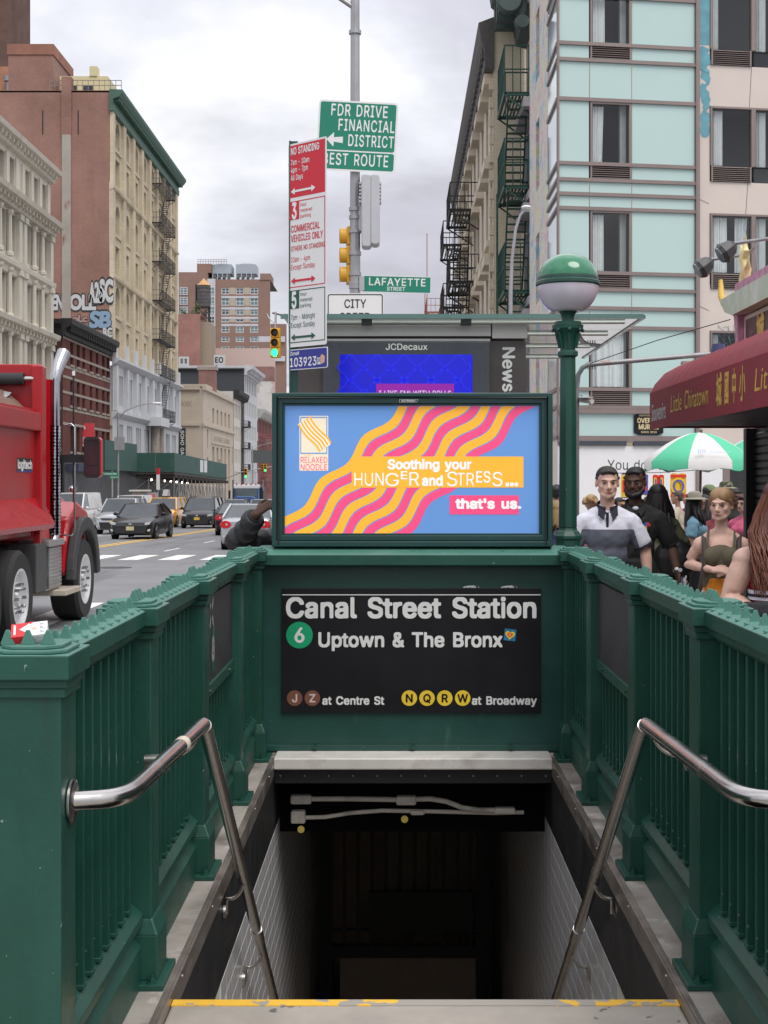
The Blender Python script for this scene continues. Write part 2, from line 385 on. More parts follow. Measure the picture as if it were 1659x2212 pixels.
def strip(mb, x0, x1, ys, dz, mi=None):
    for a, b in zip(ys, ys[1:]): mb.quad((x0, a, gz(a) + dz), (x1, a, gz(a) + dz), (x1, b, gz(b) + dz), (x0, b, gz(b) + dz), mi)
Ys = [-40, 0, 22, 60, 120, 200, 400, 800, 1500]
g = MB(); strip(g, -900, -1.5, Ys, -0.02); strip(g, 1.5, 900, Ys, -0.02); strip(g, -1.5, 1.5, [-40, 4.0], -0.02); strip(g, -1.5, 1.5, [9.1, 22, 60, 120, 200, 400, 800, 1500], -0.02); tag(g.build('ground', asphalt, fix=False), kind='structure')
g = MB(); strip(g, -21.5, -1.95, [-40, 22, 60, 120, 200, 420], 0.0); tag(g.build('road', asphalt, fix=False), kind='structure')
g = MB(); strip(g, -1.95, 60, [21.0, 22, 33.5], 0.0); tag(g.build('side_road', asphalt, fix=False), kind='structure')
g = MB()
for x0 in (-18.4, -17.3, -16.2, -15.1, -14, -12.9, -11.8, -10.7, -9.6, -8.5, -7.42, -6.35, -5.25, -4.15):
    strip(g, x0, x0 + 0.55, [37.4, 40.9], 0.005)
tag(g.build('crosswalk', white_line, fix=False), kind='structure')
g = MB()
for x0 in (-12.0, -10.8, -9.6, -8.4, -7.2, -6.05, -4.95, -3.95): strip(g, x0, x0 + 0.48, [15.4, 21.6], 0.005)
tag(g.build('crosswalk', white_line, fix=False), kind='structure')
g = MB()
for y in range(44, 240, 9):
    for x in (-7.3, -13.6): strip(g, x, x + 0.11, [y, y + 3], 0.005)
tag(g.build('lane_marking', white_line, fix=False), kind='structure')
g = MB(); strip(g, -10.45, -10.31, [41.5, 60, 120, 200, 300], 0.005); strip(g, -10.15, -10.01, [41.5, 60, 120, 200, 300], 0.005)
tag(g.build('centre_line', yellow_line, fix=False), kind='structure')
# pavements: right near block with the stair opening cut out, right far block, left blocks
XC = 0.09; HO = 0.836
g = MB()
for x0, x1, y0, y1 in ((-1.9, 14, -12, 4.38), (-1.9, XC - HO - 0.27, 4.38, 20.6), (XC + HO + 0.27, 14, 4.38, 20.6), (XC - HO - 0.27, XC + HO + 0.27, 9.0, 20.6)): g.box(x0, x1, y0, y1, -0.16, 0)
tag(g.build('pavement', concrete), kind='structure')
g = MB(); g.box(-2.05, -1.9, -12, 20.75, -0.16, 0.006); g.box(-1.9, 14, 20.6, 20.75, -0.16, 0.006); tag(g.build('kerb', kerbm, bevel=0.015), kind='structure')
def pave(x0, x1, ys):
    g = MB()
    for a, b in zip(ys, ys[1:]):
        g.add([(x0, a, gz(a) - 0.1), (x1, a, gz(a) - 0.1), (x1, b, gz(b) - 0.1), (x0, b, gz(b) - 0.1), (x0, a, gz(a) + 0.14), (x1, a, gz(a) + 0.14), (x1, b, gz(b) + 0.14), (x0, b, gz(b) + 0.14)],
              [(4, 5, 6, 7), (0, 1, 5, 4), (2, 3, 7, 6), (1, 2, 6, 5), (3, 0, 4, 7)])
    tag(g.build('pavement', concrete), kind='structure')
pave(0.2, 40, [33.5, 60, 120, 200, 400]); pave(-60, -21.5, [40, 60, 120, 180]); pave(-60, -21.5, [-30, 22, 32]); pave(-60, -21.5, [187, 260, 400])
# ---------------------------------------------------------------- subway entrance
def chips(m): return mixin(m, (0.45, 0.5, 0.46), 0.725, 0.74, 42, detail=3, fac=0.6)
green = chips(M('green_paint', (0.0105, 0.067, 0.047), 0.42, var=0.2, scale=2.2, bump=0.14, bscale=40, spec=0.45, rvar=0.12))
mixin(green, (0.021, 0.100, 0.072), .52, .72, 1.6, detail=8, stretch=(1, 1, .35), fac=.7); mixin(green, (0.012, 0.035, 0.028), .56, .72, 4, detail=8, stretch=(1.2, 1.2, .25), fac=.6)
green_top = mixin(M('green_paint_lit_top', (0.056, 0.178, 0.138), 0.55, var=0.15, scale=6, bump=0.12, bscale=40), (0.10, 0.2, 0.17), 0.5, 0.72, 9, fac=0.7)  # paler copy of the green for railing tops: skylight put into its colour
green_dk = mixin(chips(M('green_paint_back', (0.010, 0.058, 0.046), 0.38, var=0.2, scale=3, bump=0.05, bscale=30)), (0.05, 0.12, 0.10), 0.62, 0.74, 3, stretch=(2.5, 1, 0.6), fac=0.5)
steel = M('brushed_steel', (0.55, 0.53, 0.50), 0.26, 1.0, var=0.12, scale=5, rvar=0.12, streak=6)
steel_worn = mixin(M('handrail_steel', (0.50, 0.48, 0.46), 0.24, 1.0, var=0.12, scale=4, rvar=0.1), (0.42, 0.30, 0.22), 0.56, 0.72, 2.2, fac=0.6)
steel_edge = mixin(M('edge_steel', (0.36, 0.31, 0.27), 0.42, 0.75, var=0.25, scale=4, rvar=0.15, streak=3), (0.10, 0.075, 0.06), 0.52, 0.72, 3, fac=0.7)
coping = mixin(mixin(M('coping_stone', (0.33, 0.30, 0.265), 0.8, var=0.2, scale=5, bump=0.25, bscale=35), (0.60, 0.55, 0.48), 0.56, 0.66, 3.5, fac=0.8), (0.085, 0.068, 0.055), 0.50, 0.68, 2.3, detail=9, fac=0.85)
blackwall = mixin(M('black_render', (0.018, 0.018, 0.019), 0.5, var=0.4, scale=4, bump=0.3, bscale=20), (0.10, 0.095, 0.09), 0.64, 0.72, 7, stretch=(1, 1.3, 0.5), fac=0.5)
tilem = mixin(M('wall_tile', (0.66, 0.65, 0.65), 0.22, var=0.10, scale=1.2, rvar=0.06), (0.19, 0.16, 0.14), 0.52, 0.74, 1.1, stretch=(1, 1, 0.55), fac=0.75)
grout = M('grout', (0.62, 0.57, 0.48), 0.9, var=0.2, scale=8)
dark = M('near_black', (0.012, 0.012, 0.013), 0.5, var=0.2, scale=4)
black = M('black_metal', (0.02, 0.02, 0.022), 0.45, var=0.2, scale=5)
cream_pipe = mixin(M('cream_pipe', (0.68, 0.62, 0.54), 0.5, var=0.12, scale=5), (0.2, 0.16, 0.12), 0.55, 0.72, 5, fac=0.6)
H = lambda s, h: XC + s * h
PY = [4.76, 6.06, 7.45, 8.58]          # near faces of the posts, each 0.15 wide
def shared(name, mb, mat, bevel=0.0, smooth=None):
    me = mb.mesh(name); me.materials.append(mat)
    bm = bmesh.new(); bm.from_mesh(me); bmesh.ops.recalc_face_normals(bm, faces=bm.faces)
    if bevel: bmesh.ops.bevel(bm, geom=[e for e in bm.edges if len(e.link_faces) == 2 and e.calc_face_angle(0) > 0.6], offset=bevel, segments=1, affect='EDGES', clamp_overlap=True)
    bm.to_mesh(me); bm.free()
    if smooth is not None: sm(me, smooth)
    return me
spike_me = shared('spike', MB().add([(-.018, -.007, 0), (.018, -.007, 0), (.018, .007, 0), (-.018, .007, 0), (-.005, -.004, .036), (.004, -.004, .036), (.004, .004, .036), (-.005, .004, .036)],
    [(3, 2, 1, 0), (4, 5, 6, 7), (0, 1, 5, 4), (1, 2, 6, 5), (2, 3, 7, 6), (3, 0, 4, 7)]), green_top, 0.0015)
stud_me = shared('stud', MB().lathe([(.011, 0), (.011, .004), (.006, .008), (.0001, .0085)], n=8), green_top, smooth=40)
def hexbolt():
    m = MB(); m.cyl((0, 0, 0), (0, 0, .004), .019, n=16); m.cyl((0, 0, .004), (0, 0, .016), .013, n=6); m.cyl((0, 0, .016), (0, 0, .026), .006, n=8); return m
bolt_me = shared('bolt', hexbolt(), green)
def railing(s, label):
    r = T('railing', label, 'railing', (H(s, 1.0), 6.0, 0), 'railings along the two sides of the stair')
    X = lambda a, b: sorted((H(s, a), H(s, b)))
    L = wloc(r)
    def bar_mesh(z0, z1):
        m = MB(); m.box(-.011, .011, -.011, .011, z0, z1); m.box(-.013, .013, -.02, .02, z0 - .002, z0 + .012); return shared('bar', m, green, 0.002)
    full, short = bar_mesh(0.305, 1.19), bar_mesh(0.305, 0.74)
    # posts
    for py in PY + [3.48]:
        newel = py < 4; m = MB()
        if newel:
            m.box(*X(.916, 1.08), py, py + .15, 0.14, 1.215); m.box(*X(.908, 1.09), py - .006, py + .158, 0.0, 0.14)
            for hx in (.95, 1.0): m.ell((H(s, hx + .03), py - .006, .105), (.008, .005, .008), 8, 5)
        else:
            w = .15 if py < 8.5 else .14
            m.box(*X(.916, 1.05), py, py + w, 0.2, 1.215)
            hx0, hx1 = .893, 1.05; m.box(*X(hx0, hx1), py - .018, py + w + .018, .05, .205)
            a, b = X(hx0, hx1), X(.914, 1.05)
            m.add([(a[0], py - .018, .205), (a[1], py - .018, .205), (a[1], py + w + .018, .205), (a[0], py + w + .018, .205), (b[0], py, .255), (b[1], py, .255), (b[1], py + w, .255), (b[0], py + w, .255)],
                  [(0, 1, 5, 4), (1, 2, 6, 5), (2, 3, 7, 6), (3, 0, 4, 7), (4, 5, 6, 7)])
        post = m.build('post', green, r, bevel=.006)
        if not newel:
            m = MB(); m.box(*X(.868, 1.05), py - .06, py + w + .06, .03, .052); m.build('base_plate', green, post, bevel=.004)
            for yy in (py - .036, py + w + .036): mk('bolt', bolt_me, post, loc=(H(s, .91) - L[0], yy - L[1], .052))
        # capital under the cap and block of the cap above
        m = MB(); p0, p1 = (py - .012, py + .162)
        m.box(*X(.904, 1.075), p0, p1, 1.19, 1.214); m.box(*X(.898, 1.08), p0 - .006, p1 + .006, 1.214, 1.236); m.build('capital', green, r, bevel=.004)
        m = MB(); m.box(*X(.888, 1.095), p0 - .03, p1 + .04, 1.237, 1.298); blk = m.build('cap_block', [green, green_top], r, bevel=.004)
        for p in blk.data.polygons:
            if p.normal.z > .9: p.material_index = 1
        for k, (ha, hb, e) in enumerate(((.902, 1.085, .014), (.918, 1.072, -.004))):
            c = .035; pl = [(ha + c, p0 - e), (hb - c, p0 - e), (hb, p0 - e + c), (hb, p1 + e - c), (hb - c, p1 + e), (ha + c, p1 + e), (ha, p1 + e - c), (ha, p0 - e + c)]
            MB().prism([(H(s, q[0]), q[1]) for q in pl], (0, 0, 1.299 + k * .0095), (1, 0, 0), (0, 1, 0), (0, 0, .009)).build('cap_plate', green_top, r, bevel=.002)
        if py < 8.5:
            for k in range(3): mk('spike', spike_me, r, loc=(H(s, .955 + .05 * k) - L[0] if newel else H(s, .98) - L[0], (py + .03 if newel else py + .02 + .05 * k) - L[1], 1.317))
    ends = [3.63] + [y + .15 for y in PY[:-1]]
    for i, (a, b) in enumerate(zip(ends, PY)):
        # cap between posts
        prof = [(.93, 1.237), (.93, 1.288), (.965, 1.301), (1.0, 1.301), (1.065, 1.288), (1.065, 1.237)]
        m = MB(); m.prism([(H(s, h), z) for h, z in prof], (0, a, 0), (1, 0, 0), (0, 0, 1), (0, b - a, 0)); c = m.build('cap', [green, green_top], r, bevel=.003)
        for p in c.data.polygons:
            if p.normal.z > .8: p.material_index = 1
        m = MB(); m.prism([(H(s, h), z) for h, z in [(.972, 1.19), (.962, 1.205), (.948, 1.21), (.942, 1.236), (1.0, 1.236), (1.0, 1.19)]], (0, a, 0), (1, 0, 0), (0, 0, 1), (0, b - a, 0)); m.build('moulding', green, r)
        MB().box(*X(1.005, 1.016), a, b, .03, 1.2).build('back_sheet', green, r)
        # sill and base panel
        prof = [(1.004, .31), (.985, .306), (.944, .272), (.944, .243), (.978, .232), (.978, .198), (.948, .168), (.948, .03), (1.004, .03)]
        m = MB(); m.prism([(H(s, h), z) for h, z in prof], (0, a, 0), (1, 0, 0), (0, 0, 1), (0, b - a, 0)); m.build('sill_panel', green, r, bevel=.002)
        n = int((b - a - .06) / .113); st = (b - a) / (n + 1); plate = i == 2
        for k in range(n): mk('bar', short if plate else full, r, loc=(H(s, .978) - L[0], a + st * (k + 1) - L[1], 0))
        if plate:
            MB().box(*X(.95, .985), a, b, .735, .79).build('cross_bar', green, r, bevel=.003)
            for yy in (a + .25, b - .25): MB().cyl((H(s, .95), yy, .765), (H(s, .938), yy, .765), .008, n=6).build('bolt', green, r)
        n = int((b - a) / .104)
        for k in range(n):
            y = a + .06 + (b - a - .12) * k / (n - 1); mk('spike', spike_me, r, loc=(H(s, .98) - L[0], y - L[1], 1.299), rot=(0, random.uniform(-.06, .06), random.uniform(-.12, .12)))
            mk('stud', stud_me, r, loc=(H(s, .948) - L[0], y - .03 - L[1], 1.294), rot=(0, s * .17, 0))
    return r
rail_l = railing(-1, 'green spiked iron railing beside the road with cigarette box on its end')
rail_r = railing(1, 'green spiked iron railing beside the crowd with globe lamp at its far end')
# printed plates in the third bays
def bay_plate(s, label):
    t = T('sign', label, 'sign', (H(s, .97), 6.8, 1.0)); a, b = PY[1] + .152, PY[2] - .002
    MB().box(*sorted((H(s, .962), H(s, .985))), a, b, .791, 1.19).build('plate', M('dark_plate', (0.035, 0.034, 0.038), 0.5, var=0.25, scale=2.5, rvar=.1), t)
    return t
bay_plate(1, 'plain dark grey metal plate fixed in the railing beside the crowd')
t = bay_plate(-1, 'dark plate in the roadside railing with green disc and letter a')
gd = M('sign_green', (0.0, 0.33, 0.14), 0.5); wt = M('sign_white', (0.72, 0.72, 0.70), 0.5, var=.05); dim_w = M('dim_white', (0.28, 0.29, 0.29), 0.6)
o = (H(-1, .9615), PY[1] + .152, 0); fr = dict(o=o, ax=(0, 1, 0), ay=(0, 0, 1))
flat('disc', t, M('dull_green', (0.012, 0.10, 0.05), .5), [(0.52, .93 - .11)] + [(0.52, 0.93 + .11)] + circ(.52, .93, .13, 20, pi * .68, pi * 1.32, .13), **fr, lift=.0015)
letters('lettering', t, dim_w, [('a', .40, .885, .135, dict(bold=.05))], o, (0, 1, 0), (0, 0, 1), lift=.003)
m = MB()
for a in (pi / 4, 3 * pi / 4, 5 * pi / 4, 7 * pi / 4):
    c = [( .40 + .06 * cos(a) + .035 * cos(q) * cos(a) - .018 * sin(q) * sin(a), 1.11 + .06 * sin(a) + .035 * cos(q) * sin(a) + .018 * sin(q) * cos(a)) for q in [2 * pi * k / 14 for k in range(14)]]
    m.add([Vector(o) + Vector((0.003, p[0], p[1])) for p in c], [tuple(range(14))])
m.build('emblem', dim_w, t, fix=False)
# back wall
BY = 8.74
bw = T('rear_wall', 'dark green sheet metal wall closing the far end of the stair under the billboard', 'wall', (XC, BY, 0))
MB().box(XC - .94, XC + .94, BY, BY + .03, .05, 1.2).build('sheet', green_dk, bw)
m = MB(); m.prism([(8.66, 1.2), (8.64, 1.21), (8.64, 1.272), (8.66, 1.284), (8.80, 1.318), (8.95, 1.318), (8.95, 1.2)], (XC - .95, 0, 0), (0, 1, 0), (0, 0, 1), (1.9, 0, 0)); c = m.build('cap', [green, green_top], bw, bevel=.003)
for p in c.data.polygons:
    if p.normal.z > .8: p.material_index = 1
for x in (-.55, 0.0, .55): MB().lathe([(.012, 0), (.012, .005), (.0001, .009)], (XC + x, 8.70, 1.292), 8).build('stud', green_top, bw)
MB().box(XC - .93, XC + .93, BY - .012, BY, .062, .10).build('foot_rail', green_dk, bw, bevel=.003)
for x in (-.6, 0.0, .6):
    mk('bolt', bolt_me, bw, loc=(x, -.014, .085), rot=(pi / 2, 0, 0))
# station sign
ss = T('station_sign', 'black station sign with white lettering and coloured route circles on the green wall', 'sign', (.08, BY - .02, .3))
signblk = M('sign_black', (0.010, 0.010, 0.012), 0.38, var=.3, scale=3, spec=.28, rvar=.14)
MB().box(-.715, .877, BY - .02, BY - .001, .298, 1.064).build('board', signblk, ss, bevel=.002)
X0, Z0 = -.715, .298; W_, H_ = 1.592, .766
def sx(x): return (x - 110) / 1402 * W_
def sz(y): return (1778 - y) / 673 * H_
o = (X0, BY - .0205, Z0); fr = dict(o=o, ax=(1, 0, 0), ay=(0, 0, 1))
flat('line', ss, wt, [(sx(114), sz(1143)), (sx(1511), sz(1143)), (sx(1511), sz(1138)), (sx(114), sz(1138))], **fr)
B = .046
letters('lettering', ss, wt, [('Canal Street Station', sx(133), sz(1262), sz(1158) - sz(1262), dict(bold=B, width=sx(1488) - sx(133))),
    ('Uptown & The Bronx', sx(308), sz(1420), sz(1346) - sz(1420), dict(bold=B, width=sx(1304) - sx(308))),
    ('at Centre St', sx(329), sz(1732), sz(1690) - sz(1732), dict(bold=B, width=sx(665) - sx(329))),
    ('at Broadway', sx(1138), sz(1732), sz(1690) - sz(1732), dict(bold=B, width=sx(1490) - sx(1138)))], o, (1, 0, 0), (0, 0, 1))
bul = [('6', 206, 1358, 72, gd, wt)] + [(c, x, 1698, 42, M('route_brown', (0.19, 0.075, 0.045), .5), M('route_letter', (.62, .52, .48), .5)) for c, x in (('J', 180), ('Z', 276))] + \
      [(c, x, 1698, 42, M('route_yellow', (0.80, 0.56, 0.035), .5), signblk) for c, x in (('N', 800), ('Q', 896), ('R', 992), ('W', 1089))]
for c, x, y, r, mt, lt in bul:
    d = flat('route_circle', ss, mt, circ(sx(x), sz(y), r / 1402 * W_, 40), **fr)
    hh = r * (1.05 if r > 50 else 1.0) / 1402 * W_
    letters('route_letter', d, lt, [(c, sx(x), sz(y) - hh / 2, hh, dict(bold=.032, al='c'))], o, (1, 0, 0), (0, 0, 1), lift=.0025)
# heart sticker
st = T('sticker', 'small blue sticker with a rainbow coloured heart stuck after the word Bronx', 'sticker', (sx(1345) + X0, BY - .022, sz(1357) + Z0))
def heart(r): return [(r * .062 * 16 * sin(a) ** 3, r * .062 * (13 * cos(a) - 5 * cos(2 * a) - 2 * cos(3 * a) - cos(4 * a))) for a in [2 * pi * k / 36 for k in range(36)]]
oo = Vector((sx(1345) + X0, BY - .0206, sz(1357) + Z0)); ax = Vector((cos(-.12), 0, sin(-.12))); ay = Vector((-sin(-.12), 0, cos(-.12)))
q = .036; flat('backing', st, M('sticker_blue', (0.02, .16, .30), .4, var=.5, scale=30), [(-q, -q), (q, -q), (q, q), (-q, q)], oo, ax, ay, lift=.001)
for i, (r, c) in enumerate(((.030, (.75, .70, .05)), (.022, (.8, .25, .02)), (.013, (.75, .06, .06)), (.006, (.75, .6, .1)))):
    flat('heart', st, M('heart_%d' % i, c, .5), heart(r), oo, ax, ay, lift=.0016 + .0005 * i)
for px, lab in ((1134, 'torn white paper sticker on the green wall above the S of Station'), (1340, 'torn white paper sticker on the green wall above the last letters of Station')):
    s_ = T('sticker', lab, 'sticker', (sx(px) + X0, BY - .002, 1.07)); o2 = (sx(px) + X0, BY - .0005, 1.0655)
    flat('paper', s_, mixin(M('scribbled_paper', (.72, .72, .70), .7), (.05, .05, .05), .55, .57, 40, detail=2), [(-.05, 0), (.05, 0), (.047, .016), (-.02, .012), (-.044, .007)], o2, (1, 0, 0), (0, 0, 1), lift=.001)
# billboard
bb = T('billboard', 'framed billboard with yellow and pink noodle waves above the station sign', 'billboard', (.087, 8.82, 1.318))
x0, x1, z0, z1 = -.776, .95, 1.318, 2.265; pb = (-.699, .87, 1.40, 2.188); frm = M('billboard_frame', (0.008, 0.05, 0.046), 0.35, var=.12, scale=3, rvar=.08)
m = MB()
def rect(a, b, c, d): return [(a, c), (b, c), (b, d), (a, d)]
ring(m, rect(x0, x1, z0, z1), rect(x0 + .03, x1 - .03, z0 + .035, z1 - .025), (0, 8.72, 0), (1, 0, 0), (0, 0, 1), (0, .2, 0))
m.build('outer_frame', frm, bb, bevel=.005)
m = MB(); ring(m, rect(x0 + .032, x1 - .032, z0 + .037, z1 - .027), rect(pb[0] - .012, pb[1] + .012, pb[2] - .012, pb[3] + .012), (0, 8.735, 0), (1, 0, 0), (0, 0, 1), (0, .1, 0)); m.build('inner_frame', frm, bb, bevel=.004)
m = MB(); ring(m, rect(pb[0] - .0115, pb[1] + .0115, pb[2] - .0115, pb[3] + .0115), rect(*pb), (0, 8.748, 0), (1, 0, 0), (0, 0, 1), (0, .03, 0)); m.build('bead', frm, bb, bevel=.002)
m = MB(); zz = z1 - .03; m.tube([(x0 + .04, 8.717, zz - .9), (x0 + .04, 8.717, zz), (x1 - .04, 8.717, zz), (x1 - .04, 8.717, zz - .9)], .006, 6); m.build('seal', black, bb)
MB().box(x0 + .03, x1 - .03, 8.80, 8.91, z0 + .03, z1 - .03).build('back_box', frm, bb)
p_blue, p_yel, p_pink, p_wht, p_crm = M('poster_blue', (.125, .285, .62), .3, emit=.22, var=.02, rvar=0), M('poster_yellow', (.95, .46, .035), .3, emit=.22, var=.02, rvar=0), M('poster_pink', (.86, .075, .22), .3, emit=.22, var=.02, rvar=0), M('poster_white', (.85, .85, .84), .3, emit=.22, var=0, rvar=0), M('poster_cream', (.85, .74, .56), .3, emit=.22, var=0, rvar=0)  # faint glow added to lift the print's brightness; no lamp behind it
PW, PH = pb[1] - pb[0], pb[3] - pb[2]
def bx(x): return (x - 125) / 1375 * PW
def bz(y): return (805 - y) / 690 * PH
o = (pb[0], 8.772, pb[2]); fr = dict(o=o, ax=(1, 0, 0), ay=(0, 0, 1))
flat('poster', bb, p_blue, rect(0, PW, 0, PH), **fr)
yy, xx = np.mgrid[0:690:3, 0:1375:3].astype(float); u = xx; v = 690 - yy      # crop pixels, v down
s_ = (u - v + 690) / sqrt(2); t_ = (u + v - 690) / sqrt(2)
def bands():
    L, A, P0 = 330.0, 21.0, 104.0
    t = t_ - A * np.sin(2 * pi * (s_ - 95) / L + 0.0) ; k = (t + 52) / P0; fr_ = k - np.floor(k); n = np.floor(k)
    ye = (fr_ < .47) & (n >= 0) & (n <= 4); pk = (fr_ > .53) & (fr_ < .95) & (n >= 0) & (n <= 4)
    return ye, pk
ye, pk = bands(); cell = 3 / 1375 * PW
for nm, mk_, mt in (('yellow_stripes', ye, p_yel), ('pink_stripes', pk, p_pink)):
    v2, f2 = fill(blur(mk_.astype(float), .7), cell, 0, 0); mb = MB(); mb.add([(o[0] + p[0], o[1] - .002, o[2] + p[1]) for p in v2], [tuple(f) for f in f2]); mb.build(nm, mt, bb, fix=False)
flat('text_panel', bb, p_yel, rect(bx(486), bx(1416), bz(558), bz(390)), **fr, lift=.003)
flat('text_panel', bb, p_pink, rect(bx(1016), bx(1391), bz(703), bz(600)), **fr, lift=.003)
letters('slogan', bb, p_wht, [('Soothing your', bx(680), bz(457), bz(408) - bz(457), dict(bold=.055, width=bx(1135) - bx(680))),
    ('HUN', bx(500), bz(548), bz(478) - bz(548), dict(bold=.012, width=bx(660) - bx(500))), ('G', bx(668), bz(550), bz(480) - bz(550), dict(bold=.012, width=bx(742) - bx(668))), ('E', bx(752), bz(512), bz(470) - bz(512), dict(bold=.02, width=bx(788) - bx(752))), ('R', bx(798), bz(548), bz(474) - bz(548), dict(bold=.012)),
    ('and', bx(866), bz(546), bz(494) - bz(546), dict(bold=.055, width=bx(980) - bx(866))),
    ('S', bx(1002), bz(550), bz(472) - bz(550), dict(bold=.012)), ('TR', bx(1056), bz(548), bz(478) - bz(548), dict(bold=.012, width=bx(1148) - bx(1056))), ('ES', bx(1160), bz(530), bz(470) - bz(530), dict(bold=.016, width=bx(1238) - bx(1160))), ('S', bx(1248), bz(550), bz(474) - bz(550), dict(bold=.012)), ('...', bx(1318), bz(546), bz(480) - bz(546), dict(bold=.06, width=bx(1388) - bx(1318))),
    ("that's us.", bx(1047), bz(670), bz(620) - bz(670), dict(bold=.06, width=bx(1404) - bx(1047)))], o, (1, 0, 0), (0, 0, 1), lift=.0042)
# noodle logo on the poster
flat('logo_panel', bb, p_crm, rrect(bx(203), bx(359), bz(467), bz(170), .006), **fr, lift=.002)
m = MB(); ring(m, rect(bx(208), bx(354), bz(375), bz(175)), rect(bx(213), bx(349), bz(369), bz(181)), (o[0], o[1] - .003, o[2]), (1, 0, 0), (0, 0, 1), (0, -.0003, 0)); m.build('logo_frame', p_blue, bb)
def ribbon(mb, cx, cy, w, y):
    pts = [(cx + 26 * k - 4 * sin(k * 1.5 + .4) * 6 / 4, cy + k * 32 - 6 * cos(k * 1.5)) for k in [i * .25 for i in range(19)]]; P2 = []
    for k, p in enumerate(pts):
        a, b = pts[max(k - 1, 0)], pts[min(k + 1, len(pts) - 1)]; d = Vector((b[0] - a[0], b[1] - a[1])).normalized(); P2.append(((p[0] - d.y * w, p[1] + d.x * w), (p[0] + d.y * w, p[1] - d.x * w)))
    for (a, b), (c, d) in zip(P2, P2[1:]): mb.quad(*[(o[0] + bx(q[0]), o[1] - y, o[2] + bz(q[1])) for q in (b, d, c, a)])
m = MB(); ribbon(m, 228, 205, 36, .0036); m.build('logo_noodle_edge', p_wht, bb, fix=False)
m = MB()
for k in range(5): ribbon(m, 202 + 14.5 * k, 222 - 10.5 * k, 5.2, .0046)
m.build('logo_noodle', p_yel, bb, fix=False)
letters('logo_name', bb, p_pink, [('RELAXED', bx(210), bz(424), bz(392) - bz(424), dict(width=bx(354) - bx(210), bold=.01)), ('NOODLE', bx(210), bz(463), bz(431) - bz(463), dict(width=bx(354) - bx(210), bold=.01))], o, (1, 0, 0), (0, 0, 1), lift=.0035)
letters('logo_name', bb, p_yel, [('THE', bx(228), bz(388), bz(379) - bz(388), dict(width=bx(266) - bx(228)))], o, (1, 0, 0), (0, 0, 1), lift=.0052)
mt = M('maker_plate', (.60, .62, .64), .4)
o3 = ((796 / 1659 * 1000 + 850) / 1.507, 0); cxp = (795 / 1.659 + 850) / 1.507; c = P(cxp, (92 / 1.659 + 1250) / 1.507, 8.72)
d = flat('maker_plate', bb, mt, [(-.055, -.010), (.05, -.010), (.062, .010), (-.055, .010)], (c.x, 8.719, c.z), (1, 0, 0), (0, 0, 1)); flat('maker_field', d, dark, [(-.053, -.0085), (.0485, -.0085), (.0595, .0085), (-.053, .0085)], (c.x, 8.719, c.z), (1, 0, 0), (0, 0, 1), lift=.0016)
letters('maker_name', d, wt, [('OUTFRONT', 0.001, -.0055, .011, dict(bold=.03, al='c', width=.09))], (c.x, 8.719, c.z), (1, 0, 0), (0, 0, 1), lift=.003)

# stair well: coping, steel edge, black band, tiled walls, steps, landing
for s in (-1, 1):
    X = lambda a, b: sorted((H(s, a), H(s, b)))
    tag(MB().box(*X(HO + .012, 1.12), 3.0, 9.0, -.16, .03).build('coping', coping, bevel=.004), kind='structure')
    m = MB(); m.box(*X(HO, HO + .012), 3.0, 8.68, -.055, .034); m.box(*X(HO + .012, HO + .03), 3.0, 8.68, .028, .034); tag(m.build('edge_angle', steel_edge, bevel=.002), kind='structure')
    for y in (4.9, 5.7, 6.6, 7.4, 8.2): mk('rivet', shared('rivet', MB().ell((0, 0, 0), (.007, .007, .007), 8, 5), steel_edge, smooth=60), None, loc=(H(s, HO), y, .012), kind='structure')
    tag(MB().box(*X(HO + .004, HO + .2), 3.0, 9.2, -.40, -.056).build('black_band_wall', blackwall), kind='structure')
    wl = MB().box(*X(HO + .010, HO + .25), 3.0, 14.4, -4.2, -.401).build('stair_wall', grout); tag(wl, kind='structure')
    # tiles 0.108 high, 0.216 long on a plain grid
    tw, th, gp = .20, .105, .006; tm = MB(); tm.box(*X(HO + .003, HO + .011), gp / 2, tw - gp / 2, gp / 2, th - gp / 2); me = shared('tile', tm, tilem, .0015)
    cells = []
    for j in range(32):
        for i in range(47):
            y, z = 5.0 + i * tw, -.402 - (j + 1) * th
            if z < -3.8: continue
            v = V0 - (z - CZ) * F / y
            if v > 2215: continue
            cells.append((abs(v), y, z))
    cells.sort(key=lambda c: c[1]); n = 0; rest = MB()
    for _, y, z in cells:
        if n < 300: mk('tile', me, wl, loc=(0, y, z)); n += 1
        else: rest.box(*X(HO + .003, HO + .011), y + gp / 2, y + tw - gp / 2, z + gp / 2, z + th - gp / 2)
    rest.build('tile', tilem, wl, kind='stuff', fix=False)
stepm = mixin(M('step_concrete', (0.36, 0.325, 0.28), 0.8, var=.18, scale=4, bump=.2, bscale=40), (0.09, 0.085, 0.095), .62, .64, 6.5, detail=3, fac=.85)
nose = M('nosing_yellow', (0.80, 0.46, 0.04), 0.7, var=.12, scale=8)
